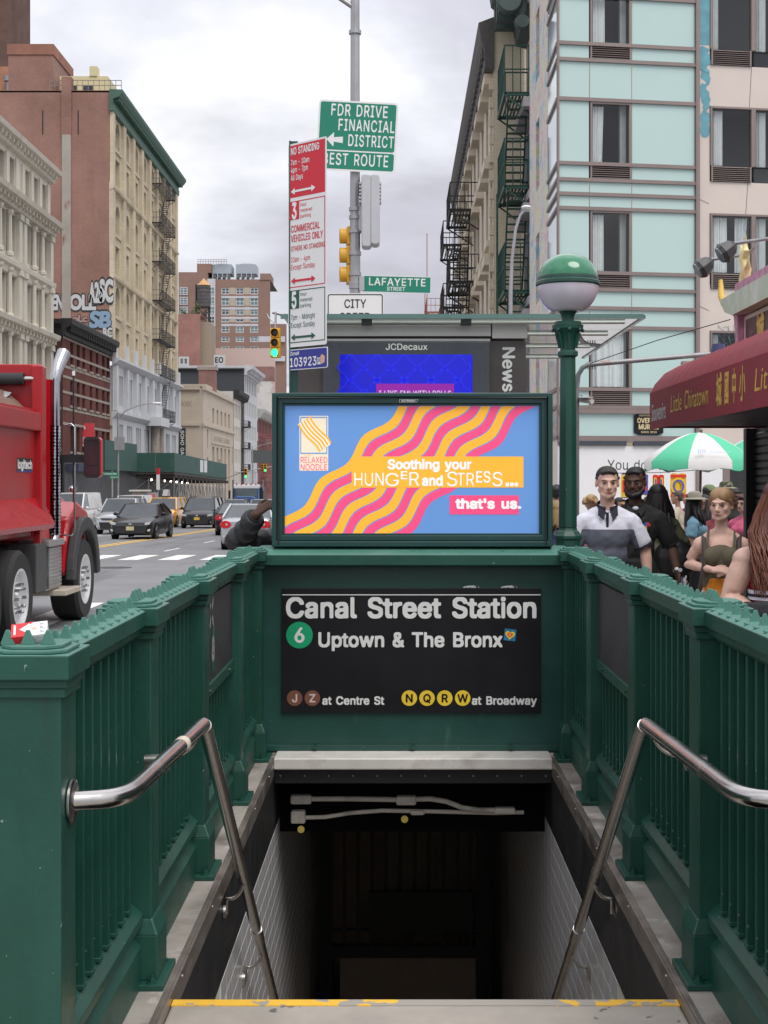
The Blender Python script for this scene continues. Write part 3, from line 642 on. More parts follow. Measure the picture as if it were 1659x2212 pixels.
def worn(m):
    n, l, b = nodes_of(m); tc = n.new('ShaderNodeTexCoord'); sp = n.new('ShaderNodeSeparateXYZ'); l.new(tc.outputs['Object'], sp.inputs[0])
    ab = n.new('ShaderNodeMath'); ab.operation = 'ABSOLUTE'; sb = n.new('ShaderNodeMath'); sb.operation = 'SUBTRACT'; l.new(sp.outputs[0], sb.inputs[0]); sb.inputs[1].default_value = .26; l.new(sb.outputs[0], ab.inputs[0])
    mr = n.new('ShaderNodeMapRange'); l.new(ab.outputs[0], mr.inputs[0]); mr.inputs[1].default_value = 0.05; mr.inputs[2].default_value = .62; mr.inputs[3].default_value = .22; mr.inputs[4].default_value = -.10
    nz = n.new('ShaderNodeTexNoise'); nz.inputs['Scale'].default_value = 14; nz.inputs['Detail'].default_value = 5; l.new(tc.outputs['Object'], nz.inputs[0])
    ad = n.new('ShaderNodeMath'); l.new(nz.outputs[0], ad.inputs[0]); l.new(mr.outputs[0], ad.inputs[1]); st = n.new('ShaderNodeMapRange'); l.new(ad.outputs[0], st.inputs[0]); st.inputs[1].default_value = .50; st.inputs[2].default_value = .53
    mx = n.new('ShaderNodeMix'); mx.data_type = 'RGBA'; l.new(st.outputs[0], mx.inputs[0]); l.new(b.inputs['Base Color'].links[0].from_socket, mx.inputs[6]); mx.inputs[7].default_value = (.34, .31, .27, 1); l.new(mx.outputs[2], b.inputs['Base Color'])
worn(nose)
sw = XC - HO - .0, XC + HO + .0
tag(MB().box(sw[0], sw[1], 3.0, 4.71, -.2, 0).build('top_step', stepm, bevel=.012), kind='structure')
MB().box(sw[0] + .002, sw[1] - .002, 4.652, 4.704, -.002, .003).build('nosing_strip', nose, None, kind='structure')
for k in range(1, 19):
    tag(MB().box(sw[0] + .001, sw[1] - .001, 4.71 + (k - 1) * .255, 4.715 + k * .255 + .03, -.178 * k - .2, -.178 * k).build('step', stepm), kind='structure')
tag(MB().box(sw[0] - .2, sw[1] + .2, 9.27, 16, -3.6, -3.30).build('landing_floor', M('landing', (.42, .34, .27), .7, var=.2)), kind='structure')
tag(MB().box(sw[0] - .3, sw[1] + .3, 14.4, 14.6, -4, -.3).build('end_wall', M('end_wall', (.60, .48, .38), .7, var=.2, scale=1.5)), kind='structure')
# lintel, header beam and ceiling
lt_top = mixin(M('lintel_steel', (.72, .69, .64), .5, .15, var=.12, scale=4, streak=.3), (.35, .31, .27), .55, .72, 4, fac=.6)
lin = T('lintel', 'worn steel lintel over the stair opening below the green wall', 'lintel', (XC, 8.6, 0))
MB().box(sw[0], sw[1], 8.50, 8.738, -.008, .062).build('steel_lip', lt_top, lin, bevel=.008)
MB().box(sw[0], sw[1], 8.56, 9.0, -.10, -.009).build('beam', black, lin)
rv = shared('rivet', MB().ell((0, 0, 0), (.008, .006, .008), 8, 5), M('rivet_steel', (.3, .29, .28), .4, .8))
for k in range(12): mk('rivet', rv, lin, loc=(-.8 + 1.6 * k / 11, -.046, -.055))
tag(MB().box(sw[0] - .1, sw[1] + .1, 9.0, 9.25, -.5, -.02).build('header_wall', M('header_black', (.0035, .0035, .0036), .8, spec=.1)), kind='structure')  # near black: the passage's darkness put into the colour so the header merges
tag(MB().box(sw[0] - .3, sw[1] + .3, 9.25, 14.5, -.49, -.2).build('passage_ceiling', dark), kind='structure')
# conduits
def conduit(label, pts, r, boxes, tags_):
    t = T('conduit', label, 'pipe', pts[0], 'conduits under the lintel'); MB().tube(pts, r, 10).build('pipe', cream_pipe, t, smooth=60)
    for c, (a, b, e) in boxes: MB().box(c[0] - a, c[0] + a, c[1] - b, c[1] + b, c[2] - e, c[2] + e).build('junction_box', cream_pipe, t, bevel=.012)
    for c in tags_: MB().cyl((c[0], c[1] - .003, c[2]), (c[0], c[1] + .003, c[2]), .022, n=16).build('tag_disc', M('tag_yellow', (.62, .5, .10), .6), t)
y = 8.79
conduit('cream conduit with junction boxes running across just under the lintel', [(-.60, y, -.245), (-.3, y, -.245), (0.0, y, -.25), (.20, y, -.245), (.30, y, -.262), (.40, y, -.30), (.50, y, -.315), (.66, y, -.315)], .016,
        [((-.60, y - .01, -.245), (.065, .03, .028)), ((.05, y - .012, -.25), (.062, .032, .028)), ((.66, y - .01, -.315), (.065, .028, .020))], [(.04, y - .05, -.36)])
conduit('thinner cream conduit set lower behind the first one', [(-.62, y + .03, -.37), (-.45, y + .03, -.365), (-.3, y + .03, -.34), (-.1, y + .03, -.325), (.2, y + .03, -.33), (.6, y + .03, -.34), (.78, y + .03, -.335)], .013,
        [((-.62, y + .02, -.36), (.045, .03, .04)), ((.12, y + .02, -.335), (.045, .018, .015))], [(-.60, y - .02, -.43)])
# gate at the foot
gt = T('stair_gate', 'black barred gate with dark notice board in the shadow at the foot of the stair', 'gate', (XC, 12.6, -3.3)); GX = lambda c: P((850 + c / 1.659) / 1.507, 0, 12.6).x; GZ = lambda c: P(0, (2400 + c / 1.659) / 1.507, 12.6).z
m = MB(); m.box(GX(320), GX(385), 12.56, 12.66, -3.3, -.5); m.box(GX(1160), GX(1240), 12.56, 12.66, -3.3, -.5); m.build('frame', dark, gt)
MB().box(GX(385), GX(1160), 12.57, 12.63, GZ(1185), GZ(1120)).build('cross_rail', dark, gt); MB().box(GX(385), GX(1160), 12.58, 12.62, GZ(1048), GZ(1036)).build('cross_rail', dark, gt)
bm_ = shared('bar', MB().box(-.015, .015, -.015, .015, GZ(1120) + 3.3, -.5 + 3.3), dark)
for c in (450, 525, 600, 675, 750, 830, 905, 985, 1060, 1130): mk('bar', bm_, gt, loc=(GX(c) - XC, 0, 0))
MB().box(GX(580), GX(1140), 12.5, 12.55, GZ(1040), GZ(820)).build('notice_board', dark, gt)
MB().box(GX(425), GX(1160), 12.64, 12.68, -3.3, GZ(1186)).build('kick_panel', M('kick_panel', (.28, .22, .17), .7, var=.15), gt)

# handrails
def handrail(s, label):
    X = lambda h: H(s, h); t = T('handrail', label, 'handrail', (X(.75), 4.84, .9), 'steel handrails of the stair'); r = .0245
    def arc(p0, c, p1, n=6): return [Vector(p0) * (1 - a) ** 2 + Vector(c) * (2 * a * (1 - a)) + Vector(p1) * a * a for a in [k / n for k in range(n + 1)]]
    a = Vector((X(.915), 3.575, .915)); c = Vector((X(.79), 3.64, .908)); e = Vector((X(.75), 4.84, .894))
    pts = [a] + arc(a + (c - a) * .5, c, c + (e - c) * .12) + [e - (e - c) * .02]
    MB().tube(pts, r, 20).build('level_rail', steel_worn, t, smooth=60)
    q = e + Vector((0, 3.6, -3.6 * .712)); MB().tube([e + Vector((0, -.002, -.006)), e + (q - e) * .012, q], r, 20).build('sloping_rail', steel_worn, t, smooth=60)
    k = e + (q - e) * .49; dq = (q - e).normalized(); MB().tube([k, k + dq * .16], r + .003, 20).build('sleeve', steel_worn, t, smooth=60)
    MB().lathe([(.0001, 0), (.05, 0), (.056, .004), (.056, .010), (.045, .014), (.0001, .0141)], (X(.9165), 3.575, .915), 28, axis='x').build('flange', steel_worn, t, smooth=35)
    for f in (.34, .56):
        p = e + (q - e) * f; w = X(.8395) if p.z < -.05 else X(.836); d = X(.10) - X(0)
        d = (w - p.x) / abs(w - p.x); br = arc(p + Vector((0, 0, -r)), p + Vector((d * .02, 0, -.09)), Vector((w - d * .015, p.y, p.z - .085)), 8) + [Vector((w - d * .012, p.y, p.z - .10)), Vector((w - d * .012, p.y, p.z - .15))]
        b = MB().tube(br, .0085, 8).build('bracket', steel, t, smooth=60); MB().lathe([(.0001, 0), (.03, 0), (.03, .012), (.0001, .013)], (w, p.y, p.z - .14), 18, axis='x').build('wall_plate', steel, b, smooth=35)
    p = e + (c - e) * .14; br = arc(p + Vector((0, 0, -r)), p + Vector((s * .03, 0, -.085)), Vector((X(.862), p.y - .03, p.z - .075)), 8)
    b = MB().tube(br, .0085, 8).build('bracket', steel, t, smooth=60); MB().cyl((X(.862), p.y - .03, p.z - .09), (X(.918), p.y - .03, p.z - .09), .022, n=16).build('stand_off', steel, b, smooth=40)
    MB().lathe([(.0001, 0), (.032, 0), (.032, .012), (.0001, .013)], (X(.862) - s * .012 if s < 0 else X(.85), p.y - .03, p.z - .09), 18, axis='x').build('wall_plate', steel, b, smooth=35)
    return t, e, c
hl, e_, c_ = handrail(-1, 'steel handrail on the road side with a scrap of tape on its level part')
handrail(1, 'steel handrail on the side of the crowd descending the stair')
p = e_ + (c_ - e_) * .33; MB().tube([p, p + (c_ - e_).normalized() * .055], .0255, 14).build('tape_scrap', M('tape', (.62, .55, .45), .7, var=.15), hl, smooth=50)

# globe lamp on the railing's end
LX, LY = 1.076, 9.0; lamp = T('globe_lamp', 'cast iron subway lamp with half green half milky globe on an octagonal post', 'lamp', (LX, LY, 1.3))
LZ = lambda v: CZ - (v - V0) * LY / F; LR = lambda px: px * LY / F
def oct_(prof, n=8): return MB().lathe([(LR(r) / cos(pi / n), LZ(v)) for r, v in prof], (LX, LY, 0), n, a0=pi / n)
oct_([(26, 1192), (26, 1166), (29, 1163), (29, 1157), (26, 1153), (23, 1148), (19, 1144), (19, 1140)]).build('base', green, lamp, bevel=.003)
oct_([(19, 1140), (16, 772)]).build('shaft', green, lamp, bevel=.006)
oct_([(17, 772), (21, 769), (21, 760), (17, 757)]).build('collar', green, lamp, bevel=.002)
cap = MB().lathe([(LR(r), LZ(v)) for r, v in [(16, 758), (17, 745), (20, 730), (26, 717), (33, 711), (34, 703), (29, 702), (29, 696), (27, 695), (14, 694)]], (LX, LY, 0), 24).build('capital', green, lamp, smooth=40)
m = MB()
for k in range(8):
    a = 2 * pi * k / 8; m.ell((LX + LR(32) * cos(a), LY + LR(32) * sin(a), LZ(714)), (.012, .012, .012), 8, 6)
    m.beam((LX + LR(18) * cos(a), LY + LR(18) * sin(a), LZ(752)), (LX + LR(26) * cos(a), LY + LR(26) * sin(a), LZ(720)), .01, .014)
m.build('ornament', green, cap, smooth=50)
MB().lathe([(LR(r), LZ(v)) for r, v in [(14, 696), (13, 690), (15, 680), (20, 673), (30, 667), (34, 664), (34, 657), (28, 655)]], (LX, LY, 0), 24).build('neck', green, lamp, smooth=40)
gc = LZ(615); R = LR(66)
lo = [(R * cos(a), gc + R * 1.02 * sin(a)) for a in [-pi / 2 * .66 * (1 - k / 12) for k in range(13)]]
MB().lathe([(.0001, lo[0][1])] + lo, (LX, LY, 0), 40).build('milk_glass', M('milk_glass', (.56, .53, .60), .25, var=.03, rvar=.03, coat=.3), lamp, smooth=60)
up = [(R * .97 * cos(a), LZ(600) + R * .80 * sin(a)) for a in [pi / 2 * k / 12 for k in range(13)]]
MB().lathe(up, (LX, LY, 0), 40).build('green_dome', mixin(M('dome_green', (0.012, 0.17, 0.075), .14, var=.06, rvar=.05, coat=.6), (.10, .32, .18), .55, .68, 5, fac=.5), lamp, smooth=60)
MB().lathe([(R * .985, LZ(599)), (R * 1.0, LZ(603)), (R * 1.0, LZ(607)), (R * 1.045, LZ(610)), (R * 1.05, LZ(616)), (R * .99, LZ(619)), (R * .9, LZ(619))], (LX, LY, 0), 40).build('band', M('band_green', (0.008, .05, .035), .35), lamp, smooth=35)

# cigarette box left on the newel
cb = T('cigarette_box', 'red and white cigarette box lying across the spikes of the railing end', 'box', (-1.07, 3.55, 1.318), rz=radians(14))
cb.rotation_euler = (radians(30), radians(-6), radians(10))
cr, cw = M('box_red', (.62, .02, .03), .35, var=.05), M('box_white', (.78, .78, .78), .35, var=.05)
L_, D_, Hh = .088, .055, .023; cb.location = (-.918, 3.545, 1.333)
MB().box(-L_ / 2, L_ / 2, -D_ / 2, D_ / 2, 0, Hh).build('carton', cw, cb, bevel=.0012, local=True)
MB().box(-L_ / 2 - .0006, -L_ * .02, -D_ / 2 - .0006, D_ / 2 + .0006, -.0006, Hh + .0006).build('lid', cr, cb, bevel=.0012, local=True)
fr = dict(o=(0, 0, Hh), ax=(1, 0, 0), ay=(0, 1, 0), local=True)
flat('chevron', cb, cw, [(-.024, 0), (.0, .022), (.0, -.022)], **fr, lift=.0014); flat('chevron', cb, cr, [(-.0008, .0275), (-.0008, .018), (.012, .0275)], **fr, lift=.0014)
flat('stripe', cb, cw, [(-.038, -.02), (-.033, -.02), (-.033, .02), (-.038, .02)], **fr, lift=.0014)
flat('crest', cb, M('crest_tan', (.7, .45, .28), .5), circ(.012, 0, .006, 12), **fr, lift=.0008)
letters('lettering', cb, M('print_grey', (.35, .35, .37), .5), [('SMOKING KILLS', -.018, -.034, .004, dict(width=.036)), ], (0, 0, Hh), (0, 1, 0), (-1, 0, 0), lift=.0008, local=True) if False else None
m = MB()
for k in range(7): m.quad((.026, -.02 + k * .006, Hh + .0008), (.036 - .004 * (k % 3), -.02 + k * .006, Hh + .0008), (.036 - .004 * (k % 3), -.0165 + k * .006, Hh + .0008), (.026, -.0165 + k * .006, Hh + .0008))
for k in range(4): m.quad((.002, -D_ / 2 - .0008, .004 + k * .0042), (.028 - .005 * (k % 2), -D_ / 2 - .0008, .004 + k * .0042), (.028 - .005 * (k % 2), -D_ / 2 - .0008, .0055 + k * .0042), (.002, -D_ / 2 - .0008, .0055 + k * .0042))
m.build('print', M('print_grey', (.35, .35, .37), .5), cb, fix=False, local=True)
# ---------------------------------------------------------------- buildings
glass = M('window_glass', (0.022, 0.026, 0.03), 0.06, var=.5, scale=.4, rvar=.03, spec=.6)
glass2 = M('window_glass_blind', (0.16, 0.16, 0.15), 0.12, var=.4, scale=.6, rvar=.03, spec=.6)
glass3 = M('window_glass_sky', (0.10, 0.13, 0.14), 0.05, var=.3, scale=.5, rvar=.02, spec=.7)
iron = M('fire_escape_iron', (0.016, 0.016, 0.017), 0.6, var=.3, scale=6)
glassd = M('window_glass_dull', (.035, .038, .04), .3, var=.5, scale=.5, spec=.15); glassd2 = M('window_blind_dull', (.11, .11, .10), .5, var=.4, scale=.7, spec=.15)
class Fac:
    """a facade frame: u along the wall, y into the wall, z up"""
    def __init__(s, b, o, ang): s.b = b; s.o = Vector(o); s.ang = radians(ang); s.X = Matrix.Translation(s.o) @ Matrix.Rotation(s.ang, 4, 'Z'); s.cache = {}
    def mb(s): m = MB(); m.M = s.X; return m
    def at(s, u, y, z): return s.X @ Vector((u, y, z))
    def wall(s, name, mat, L, z0, z1, holes=(), depth=.3, u0=0.0, y=0.0, kind=None):
        us = sorted({round(a, 4) for a in [u0, u0 + L] + [h[0] for h in holes] + [h[1] for h in holes]}); zs = sorted({round(a, 4) for a in [z0, z1] + [h[2] for h in holes] + [h[3] for h in holes]})
        m = s.mb()
        for i in range(len(us) - 1):
            for j in range(len(zs) - 1):
                a, b, c, d = us[i], us[i + 1], zs[j], zs[j + 1]; cu, cz = (a + b) / 2, (c + d) / 2
                if any(h[0] < cu < h[1] and h[2] < cz < h[3] for h in holes): continue
                m.quad((a, y, c), (b, y, c), (b, y, d), (a, y, d))
        for a, b, c, d in [h[:4] for h in holes]:
            e = y + depth
            m.quad((a, y, c), (a, y, d), (a, e, d), (a, e, c)); m.quad((b, y, c), (b, e, c), (b, e, d), (b, y, d)); m.quad((a, y, c), (a, e, c), (b, e, c), (b, y, c)); m.quad((a, y, d), (b, y, d), (b, e, d), (a, e, d))
        return m.build(name, mat, s.b, fix=False)
    def win(s, a, b, c, d, y=.22, mats=None, frame=None, cols=1, rows=2, fw=.07, name='window', p_blind=.25):
        """one window: frame object with its pane as a sub-part"""
        key = (round(b - a, 2), round(d - c, 2), cols, rows, fw, frame.name); w, h = b - a, d - c
        if key not in s.cache:
            m = MB(); m.box(0, fw, -.05, .05, 0, h); m.box(w - fw, w, -.05, .05, 0, h); m.box(fw, w - fw, -.05, .05, 0, fw); m.box(fw, w - fw, -.05, .05, h - fw, h)
            for k in range(1, cols): m.box(w * k / cols - fw * .4, w * k / cols + fw * .4, -.04, .04, fw, h - fw)
            for k in range(1, rows): m.box(fw, w - fw, -.045, .045, h * k / rows - fw * .4, h * k / rows + fw * .4)
            p = MB(); p.quad((fw * .5, .01, fw * .5), (w - fw * .5, .01, fw * .5), (w - fw * .5, .01, h - fw * .5), (fw * .5, .01, h - fw * .5)); f = shared('window', m, frame)
            ps = []
            for g in (mats or (glass, glass2)): q = p.mesh('pane'); q.materials.append(g); ps.append(q)
            s.cache[key] = (f, ps)
        f, ps = s.cache[key]; o = mk(name, f, s.b, loc=s.at(a, y, c) - wloc(s.b), rot=(0, 0, s.ang)); mk('pane', ps[1 if random.random() < p_blind and len(ps) > 1 else 0], o); return o
    def box(s, name, mat, a, b, out, inn, c, d, bevel=0, parent=None):
        m = s.mb(); m.box(a, b, -out, inn, c, d); return m.build(name, mat, parent or s.b, bevel=bevel)
    def cornice(s, name, mat, L, prof, u0=0.0, brackets=0, bs=(.3, .5, .4), bz=0, end=0.0):
        m = s.mb(); m.prism([(-p[0], p[1]) for p in prof], (u0 - end, 0, 0), (0, 1, 0), (0, 0, 1), (L + 2 * end, 0, 0))
        for k in range(brackets):
            u = u0 + L * (k + .5) / brackets; m.box(u - bs[0] / 2, u + bs[0] / 2, -bs[1], 0, bz - bs[2], bz)
        return m.build(name, mat, s.b)
    def escape(s, u0, u1, z, proj=1.0, ladder=None, mat=None, ht=1.0, col=None):
        m = s.mb(); r = .03
        for k in range(9): y = -proj * (k + .5) / 9; m.box(u0, u1, y - .025, y + .025, z - .02, z + .02)
        m.box(u0, u1, -proj - .03, -proj + .03, z - .08, z + .04); m.box(u0, u0 + .06, -proj, 0, z - .08, z + .04); m.box(u1 - .06, u1, -proj, 0, z - .08, z + .04)
        for zz in (z + ht * .5, z + ht): m.box(u0, u1, -proj - .02, -proj + .02, zz - .02, zz + .02); m.box(u0 - .001, u0 + .04, -proj, 0, zz - .02, zz + .02); m.box(u1 - .04, u1 + .001, -proj, 0, zz - .02, zz + .02)
        n = max(4, int((u1 - u0) / .3))
        for k in range(n + 1): u = u0 + (u1 - u0) * k / n; m.box(u - .014, u + .014, -proj - .014, -proj + .014, z, z + ht)
        for u in (u0 + .02, u1 - .02):
            for k in range(4): y = -proj * k / 4; m.box(u - .014, u + .014, y - .014, y + .014, z, z + ht)
            m.beam((u, -proj, z - .05), (u, 0, z - .8), .05)
        o = m.build('fire_escape', mat or iron, s.b, fix=False)
        if ladder:
            (ua, ub, dz) = ladder; m = s.mb(); y = -proj * .55
            for yy in (y - .3, y + .3): m.beam((ua, yy, z), (ub, yy, z - dz), .05, .09)
            for k in range(14): t = (k + .5) / 14; u = ua + (ub - ua) * t; m.box(u - .10, u + .10, y - .3, y + .3, z - dz * t - .015, z - dz * t + .015)
            m.build('fire_ladder', mat or iron, o, fix=False)
        return o
def arch(m, a, b, zt, r, y0, y1):
    """fills the two upper corners of a square window head to make it round"""
    c = (a + b) / 2
    for sg in (-1, 1):
        pts = [(c + sg * r * cos(q), zt - r + r * sin(q)) for q in [pi / 2 * k / 6 for k in range(7)]] + [(c + sg * r, zt)]
        m.prism(pts, (0, y0, 0), (1, 0, 0), (0, 0, 1), (0, y1 - y0, 0))
def bld(label, loc, cat='building'): return T('building', label, cat, loc)
LXW = -26.0
# A cream cast-iron front at the left edge
cream = mixin(M('cream_paint', (0.55, 0.51, 0.43), .7, var=.1, scale=.8, streak=.4), (.30, .27, .22), .56, .75, .9, stretch=(1, 1, .35), fac=.55)
A = bld('cream cast iron building with columned windows and deep cornices at the left edge', (LXW, 88, -1)); f = Fac(A, (LXW, 70, 0), 90)
rows = [(21.3, 23.5, 6), (17.0, 19.7, 0), (12.9, 15.9, 0), (8.6, 11.6, 0), (4.6, 7.6, 0)]; holes = []; wl_ = []
bays = [(35.7 - 8.7 * k - 8.0, 35.7 - 8.7 * k) for k in range(4)]
for z0, z1, att in rows:
    for ua, ub in bays:
        w = (ub - ua - .9) / 3
        for k in range(3):
            h = (ua + .5 + w * k + (.25 if not att else .45), ua + .5 + w * (k + 1) - (.25 if not att else .45), z0, z1); holes.append(h); wl_.append(h)
f.wall('wall', cream, 36, -2, 24.6, holes, .45); frA = M('dark_sash', (.06, .06, .055), .5)
for h in wl_: f.win(*h, y=.38, frame=frA, cols=2, rows=2, mats=(glassd, glassd2))
for i, (zt, pr) in enumerate(((24.9, .9), (20.9, 1.1), (16.5, .45), (12.6, .8), (8.2, .45), (4.2, .8))):
    f.cornice('cornice', cream, 36, [(0, zt - 1.0), (pr * .35, zt - .9), (pr * .45, zt - .5), (pr * .9, zt - .35), (pr, zt - .05), (pr * .9, zt), (0, zt)], brackets=40 if pr > .7 else 0, bs=(.25, pr * .7, .3), bz=zt - .42, end=.2)
for z0, z1, att in rows:
    for ua, ub in bays:
        w = (ub - ua - .9) / 3; m = f.mb()
        for k in range(4):
            u = ua + .5 + w * k
            if att: m.box(u - .35, u + .35, -.12, .02, z0 - .2, z1 + .15)
            elif k in (1, 2): m.tube([(u, -.2, z0 - .3), (u, -.2, z0 - .1), (u, -.2, z0), (u, -.2, z1 - .3), (u, -.2, z1 - .15), (u, -.2, z1 + .05)], [.3, .3, .19, .16, .26, .3], 8)
            else: m.box(u - .55 if k == 0 else u - .2, u + .2 if k == 0 else u + .55, -.3, .02, z0 - .4, z1 + .3); m.box(u - .62 if k == 0 else u - .26, u + .26 if k == 0 else u + .62, -.42, .02, z1 - .2, z1 + .2)
        m.build('columns', cream, A, fix=False, kind='stuff')
f.box('side_wall', cream, 35.9, 36.0, -.01, 12, -2, 24.0); f.box('roof', M('roof_dark', (.10, .10, .10), .9), 0, 36, 0, 12, 24.2, 24.5)
# B dark red brick
brB = brick_mat('brick_dark_red', (.17, .045, .035), (.125, .035, .03), (.10, .06, .05), plane='yz', var=.3); brBs = brick_mat('brick_brown_side', (.085, .036, .03), (.065, .03, .026), (.07, .045, .04), var=.3)
stone = M('sill_stone', (.30, .26, .22), .85, var=.2, scale=2); blackc = M('black_cornice', (.018, .017, .016), .7, var=.3, scale=1.5)
B_ = bld('four storey dark red brick building with black cornice and banded windows', (LXW, 119, -1.6)); f = Fac(B_, (LXW, 110, 0), 90)
us = [3.1, 5.4, 7.4, 10.2, 12.6, 15.2, 17.2]; rows = [(11.0, 12.8), (7.75, 9.75), (4.1, 6.1)]; holes = [(u - .52, u + .52, a, b) for a, b in rows for u in us]
f.wall('wall', brB, 18, 3.4, 14.1, holes, .25); frB = M('sash_brown', (.035, .028, .025), .5)
for h in holes: f.win(*h, y=.2, frame=frB, rows=2, mats=(glassd, glassd2)); f.box('sill', stone, h[0] - .12, h[1] + .12, .1, 0, h[2] - .18, h[2])
for z in (12.85, 11.6, 9.8, 8.6, 6.15, 7.3, 10.6): f.box('stone_band', stone, .05, 17.95, .03, 0, z, z + .2)
f.cornice('cornice', blackc, 18, [(0, 13.0), (.25, 13.05), (.3, 13.6), (.8, 13.9), (.85, 14.25), (.8, 14.35), (0, 14.35)], brackets=26, bs=(.25, .65, .5), bz=13.85, end=.3)
f.box('shopfront', M('shopfront_dark', (.035, .035, .04), .5, var=.3, scale=1), 0, 18, .15, .2, -2.2, 3.4); f.box('shop_awning', M('awning_navy', (.03, .035, .07), .7), 1, 8, 1.0, .0, 2.5, 3.1)
f2 = Fac(B_, (-38, 110, 0), 0); f2.wall('side_wall', brBs, 12 - .02, -2.2, 14.1, [(10.0, 11.0, 11.0, 12.8)], .2); f2.win(10.0, 11.0, 11.0, 12.8, y=.15, frame=frB)
f2.cornice('side_cornice', blackc, 11.98, [(0, 13.0), (.25, 13.05), (.3, 13.6), (.8, 13.9), (.85, 14.25), (0, 14.35)])
for z in (12.85, 9.8, 7.3): f2.box('stone_band', stone, 10, 11.9, .03, 0, z, z + .2)
f.box('roof', M('roof_dark', (.1, .1, .1), .9), .05, 18, 0, 12, 14.0, 14.15)
fs = T('for_sale_sign', 'red for sale board with white letters fixed to the dark red brick building', 'sign', P(180, 965, 117.5)); c = P(178, 965, 117.5)
MB().box(c.x, c.x + 1.0, 117.45, 117.5, c.z, c.z + 1.95).build('board', M('sale_red', (.62, .06, .07), .5), fs)
letters('lettering', fs, wt, [('FOR SALE', .06, .35, .42, dict(width=.88, bold=.03))], (c.x, 117.45, c.z), (1, 0, 0), (0, 0, 1), lift=.02); flat('strip', fs, wt, rect(.05, .95, .05, .2), (c.x, 117.45, c.z), (1, 0, 0), (0, 0, 1), lift=.02); flat('emblem', fs, wt, [(.08, 1.45), (.3, 1.45), (.19, 1.75)], (c.x, 117.45, c.z), (1, 0, 0), (0, 0, 1), lift=.02)
# C tall yellow brick with red brick flank
yel = brick_mat('brick_yellow', (.58, .50, .36), (.51, .43, .30), (.47, .41, .32), plane='yz', var=.22); redC = brick_mat('brick_red_flank', (.285, .125, .092), (.225, .10, .076), (.33, .24, .20), var=.22, vscale=.2)
mixin(redC, (.36, .22, .19), .60, .74, .5, detail=9, stretch=(1, 1, .6), fac=.55); mixin(redC, (.13, .075, .065), .52, .75, .16, detail=9, stretch=(1.6, 1, .35), fac=.6); grn = M('cornice_green', (.05, .115, .082), .6, var=.25, scale=.8); wht = M('white_masonry', (.50, .51, .53), .7, var=.1, scale=.6, streak=.4)
C_ = bld('tall yellow brick building with green cornice, white base and red brick flank', (LXW, 147, -1.9)); f = Fac(C_, (LXW, 128, 0), 90)
uc = [3.5, 8.2, 12.9, 17.5, 21.9, 26.3, 30.7, 35.2]; rows = [(32.3, 34.8, 1), (28.9, 31.4, 0), (24.5, 27.2, 1), (20.8, 23.4, 0), (17.0, 19.7, 1), (13.4, 15.9, 0)]
holes = [(u - 1.0, u + 1.0, a, b) for a, b, _ in rows for u in uc]
f.wall('wall', yel, 38, 12.6, 35.6, holes, .45); frC = M('sash_tan', (.42, .38, .30), .6)
for h in holes: f.win(*h, y=.35, frame=frC, cols=2, rows=2, fw=.12, mats=(glassd2, glass2))
m = f.mb()
for a, b, ar in rows:
    for u in uc:
        if ar: arch(m, u - 1.0, u + 1.0, b, 1.0, -.02, .3)
m.build('arch_heads', yel, C_, kind='stuff')
for k in range(9):
    u = [.6, 5.85, 10.55, 15.2, 19.7, 24.1, 28.5, 32.95, 37.4][k]; f.box('pier', yel, u - .55, u + .55, .28, 0, 12.7, 35.2)
for a, b, ar in rows:
    m = f.mb()
    for u in uc: m.box(u - 1.5, u + 1.5, -.14, 0, a - .35, a - .05); m.box(u - 1.2, u + 1.2, -.06, 0, a - 1.0, a - .45) if not ar else None
    m.build('sill_course', M('tan_stone', (.48, .40, .28), .8, var=.15, scale=1), C_, kind='stuff')
for z in (28.4, 20.3): f.cornice('string_course', yel, 38, [(0, z - .35), (.35, z - .2), (.4, z), (0, z)])
f.cornice('cornice', grn, 38, [(0, 35.1), (.35, 35.15), (.4, 35.7), (.3, 35.75), (.35, 36.2), (.9, 36.4), (1.15, 36.75), (1.2, 37.0), (0, 37.05)], brackets=62, bs=(.3, .85, .35), bz=36.4, end=.25)
holes = [(u - 1.35 + .95 * k, u - .6 + .95 * k, 8.7, 11.5) for u in uc for k in range(3)] + [(u - 1.35 + .95 * k, u - .6 + .95 * k, 4.4, 7.0) for u in uc for k in range(3)]
f.wall('base_wall', wht, 38, -2.6, 12.6, holes, .4, y=-.25)
for h in holes: f.win(*h, y=.08, frame=wht, rows=1, fw=.06)
for z, pr in ((12.9, .9), (8.1, .7)): f.cornice('base_cornice', wht, 38, [(.2, z - .7), (pr * .6, z - .5), (pr, z - .2), (pr, z), (.2, z)], end=.1)
for k in range(9): u = [.6, 5.85, 10.55, 15.2, 19.7, 24.1, 28.5, 32.95, 37.4][k]; f.box('base_pier', wht, u - .45, u + .45, .6, 0, 8.15, 12.2); f.box('pedestal', wht, u - .5, u + .5, .55, 0, 12.92, 14.4)
for u in (18.1, 20.9): m = f.mb(); m.tube([(u, -1.0, 1.5), (u, -1.0, 7.3)], .45, 10); m.build('porch_column', stone, C_, smooth=50)
f.box('porch_top', wht, 16.8, 22.2, 1.8, 0, 7.4, 8.3); f.box('porch_top', wht, 17.6, 21.4, 1.2, 0, 8.32, 9.6)
for k, z in enumerate((33.1, 29.0, 24.9, 20.8, 16.7, 12.95, 8.35)): f.escape(21.4, 30.6, z, 1.1, ladder=(28.5, 24.5, 4.0) if k < 6 else None, ht=1.1)
f.box('shopfront', M('shopfront_dark', (.035, .035, .04), .5), .3, 37.5, .32, -.26, -2.4, 3.6)  # shopfronts as one dark sheet; gloom under the shed is in its colour
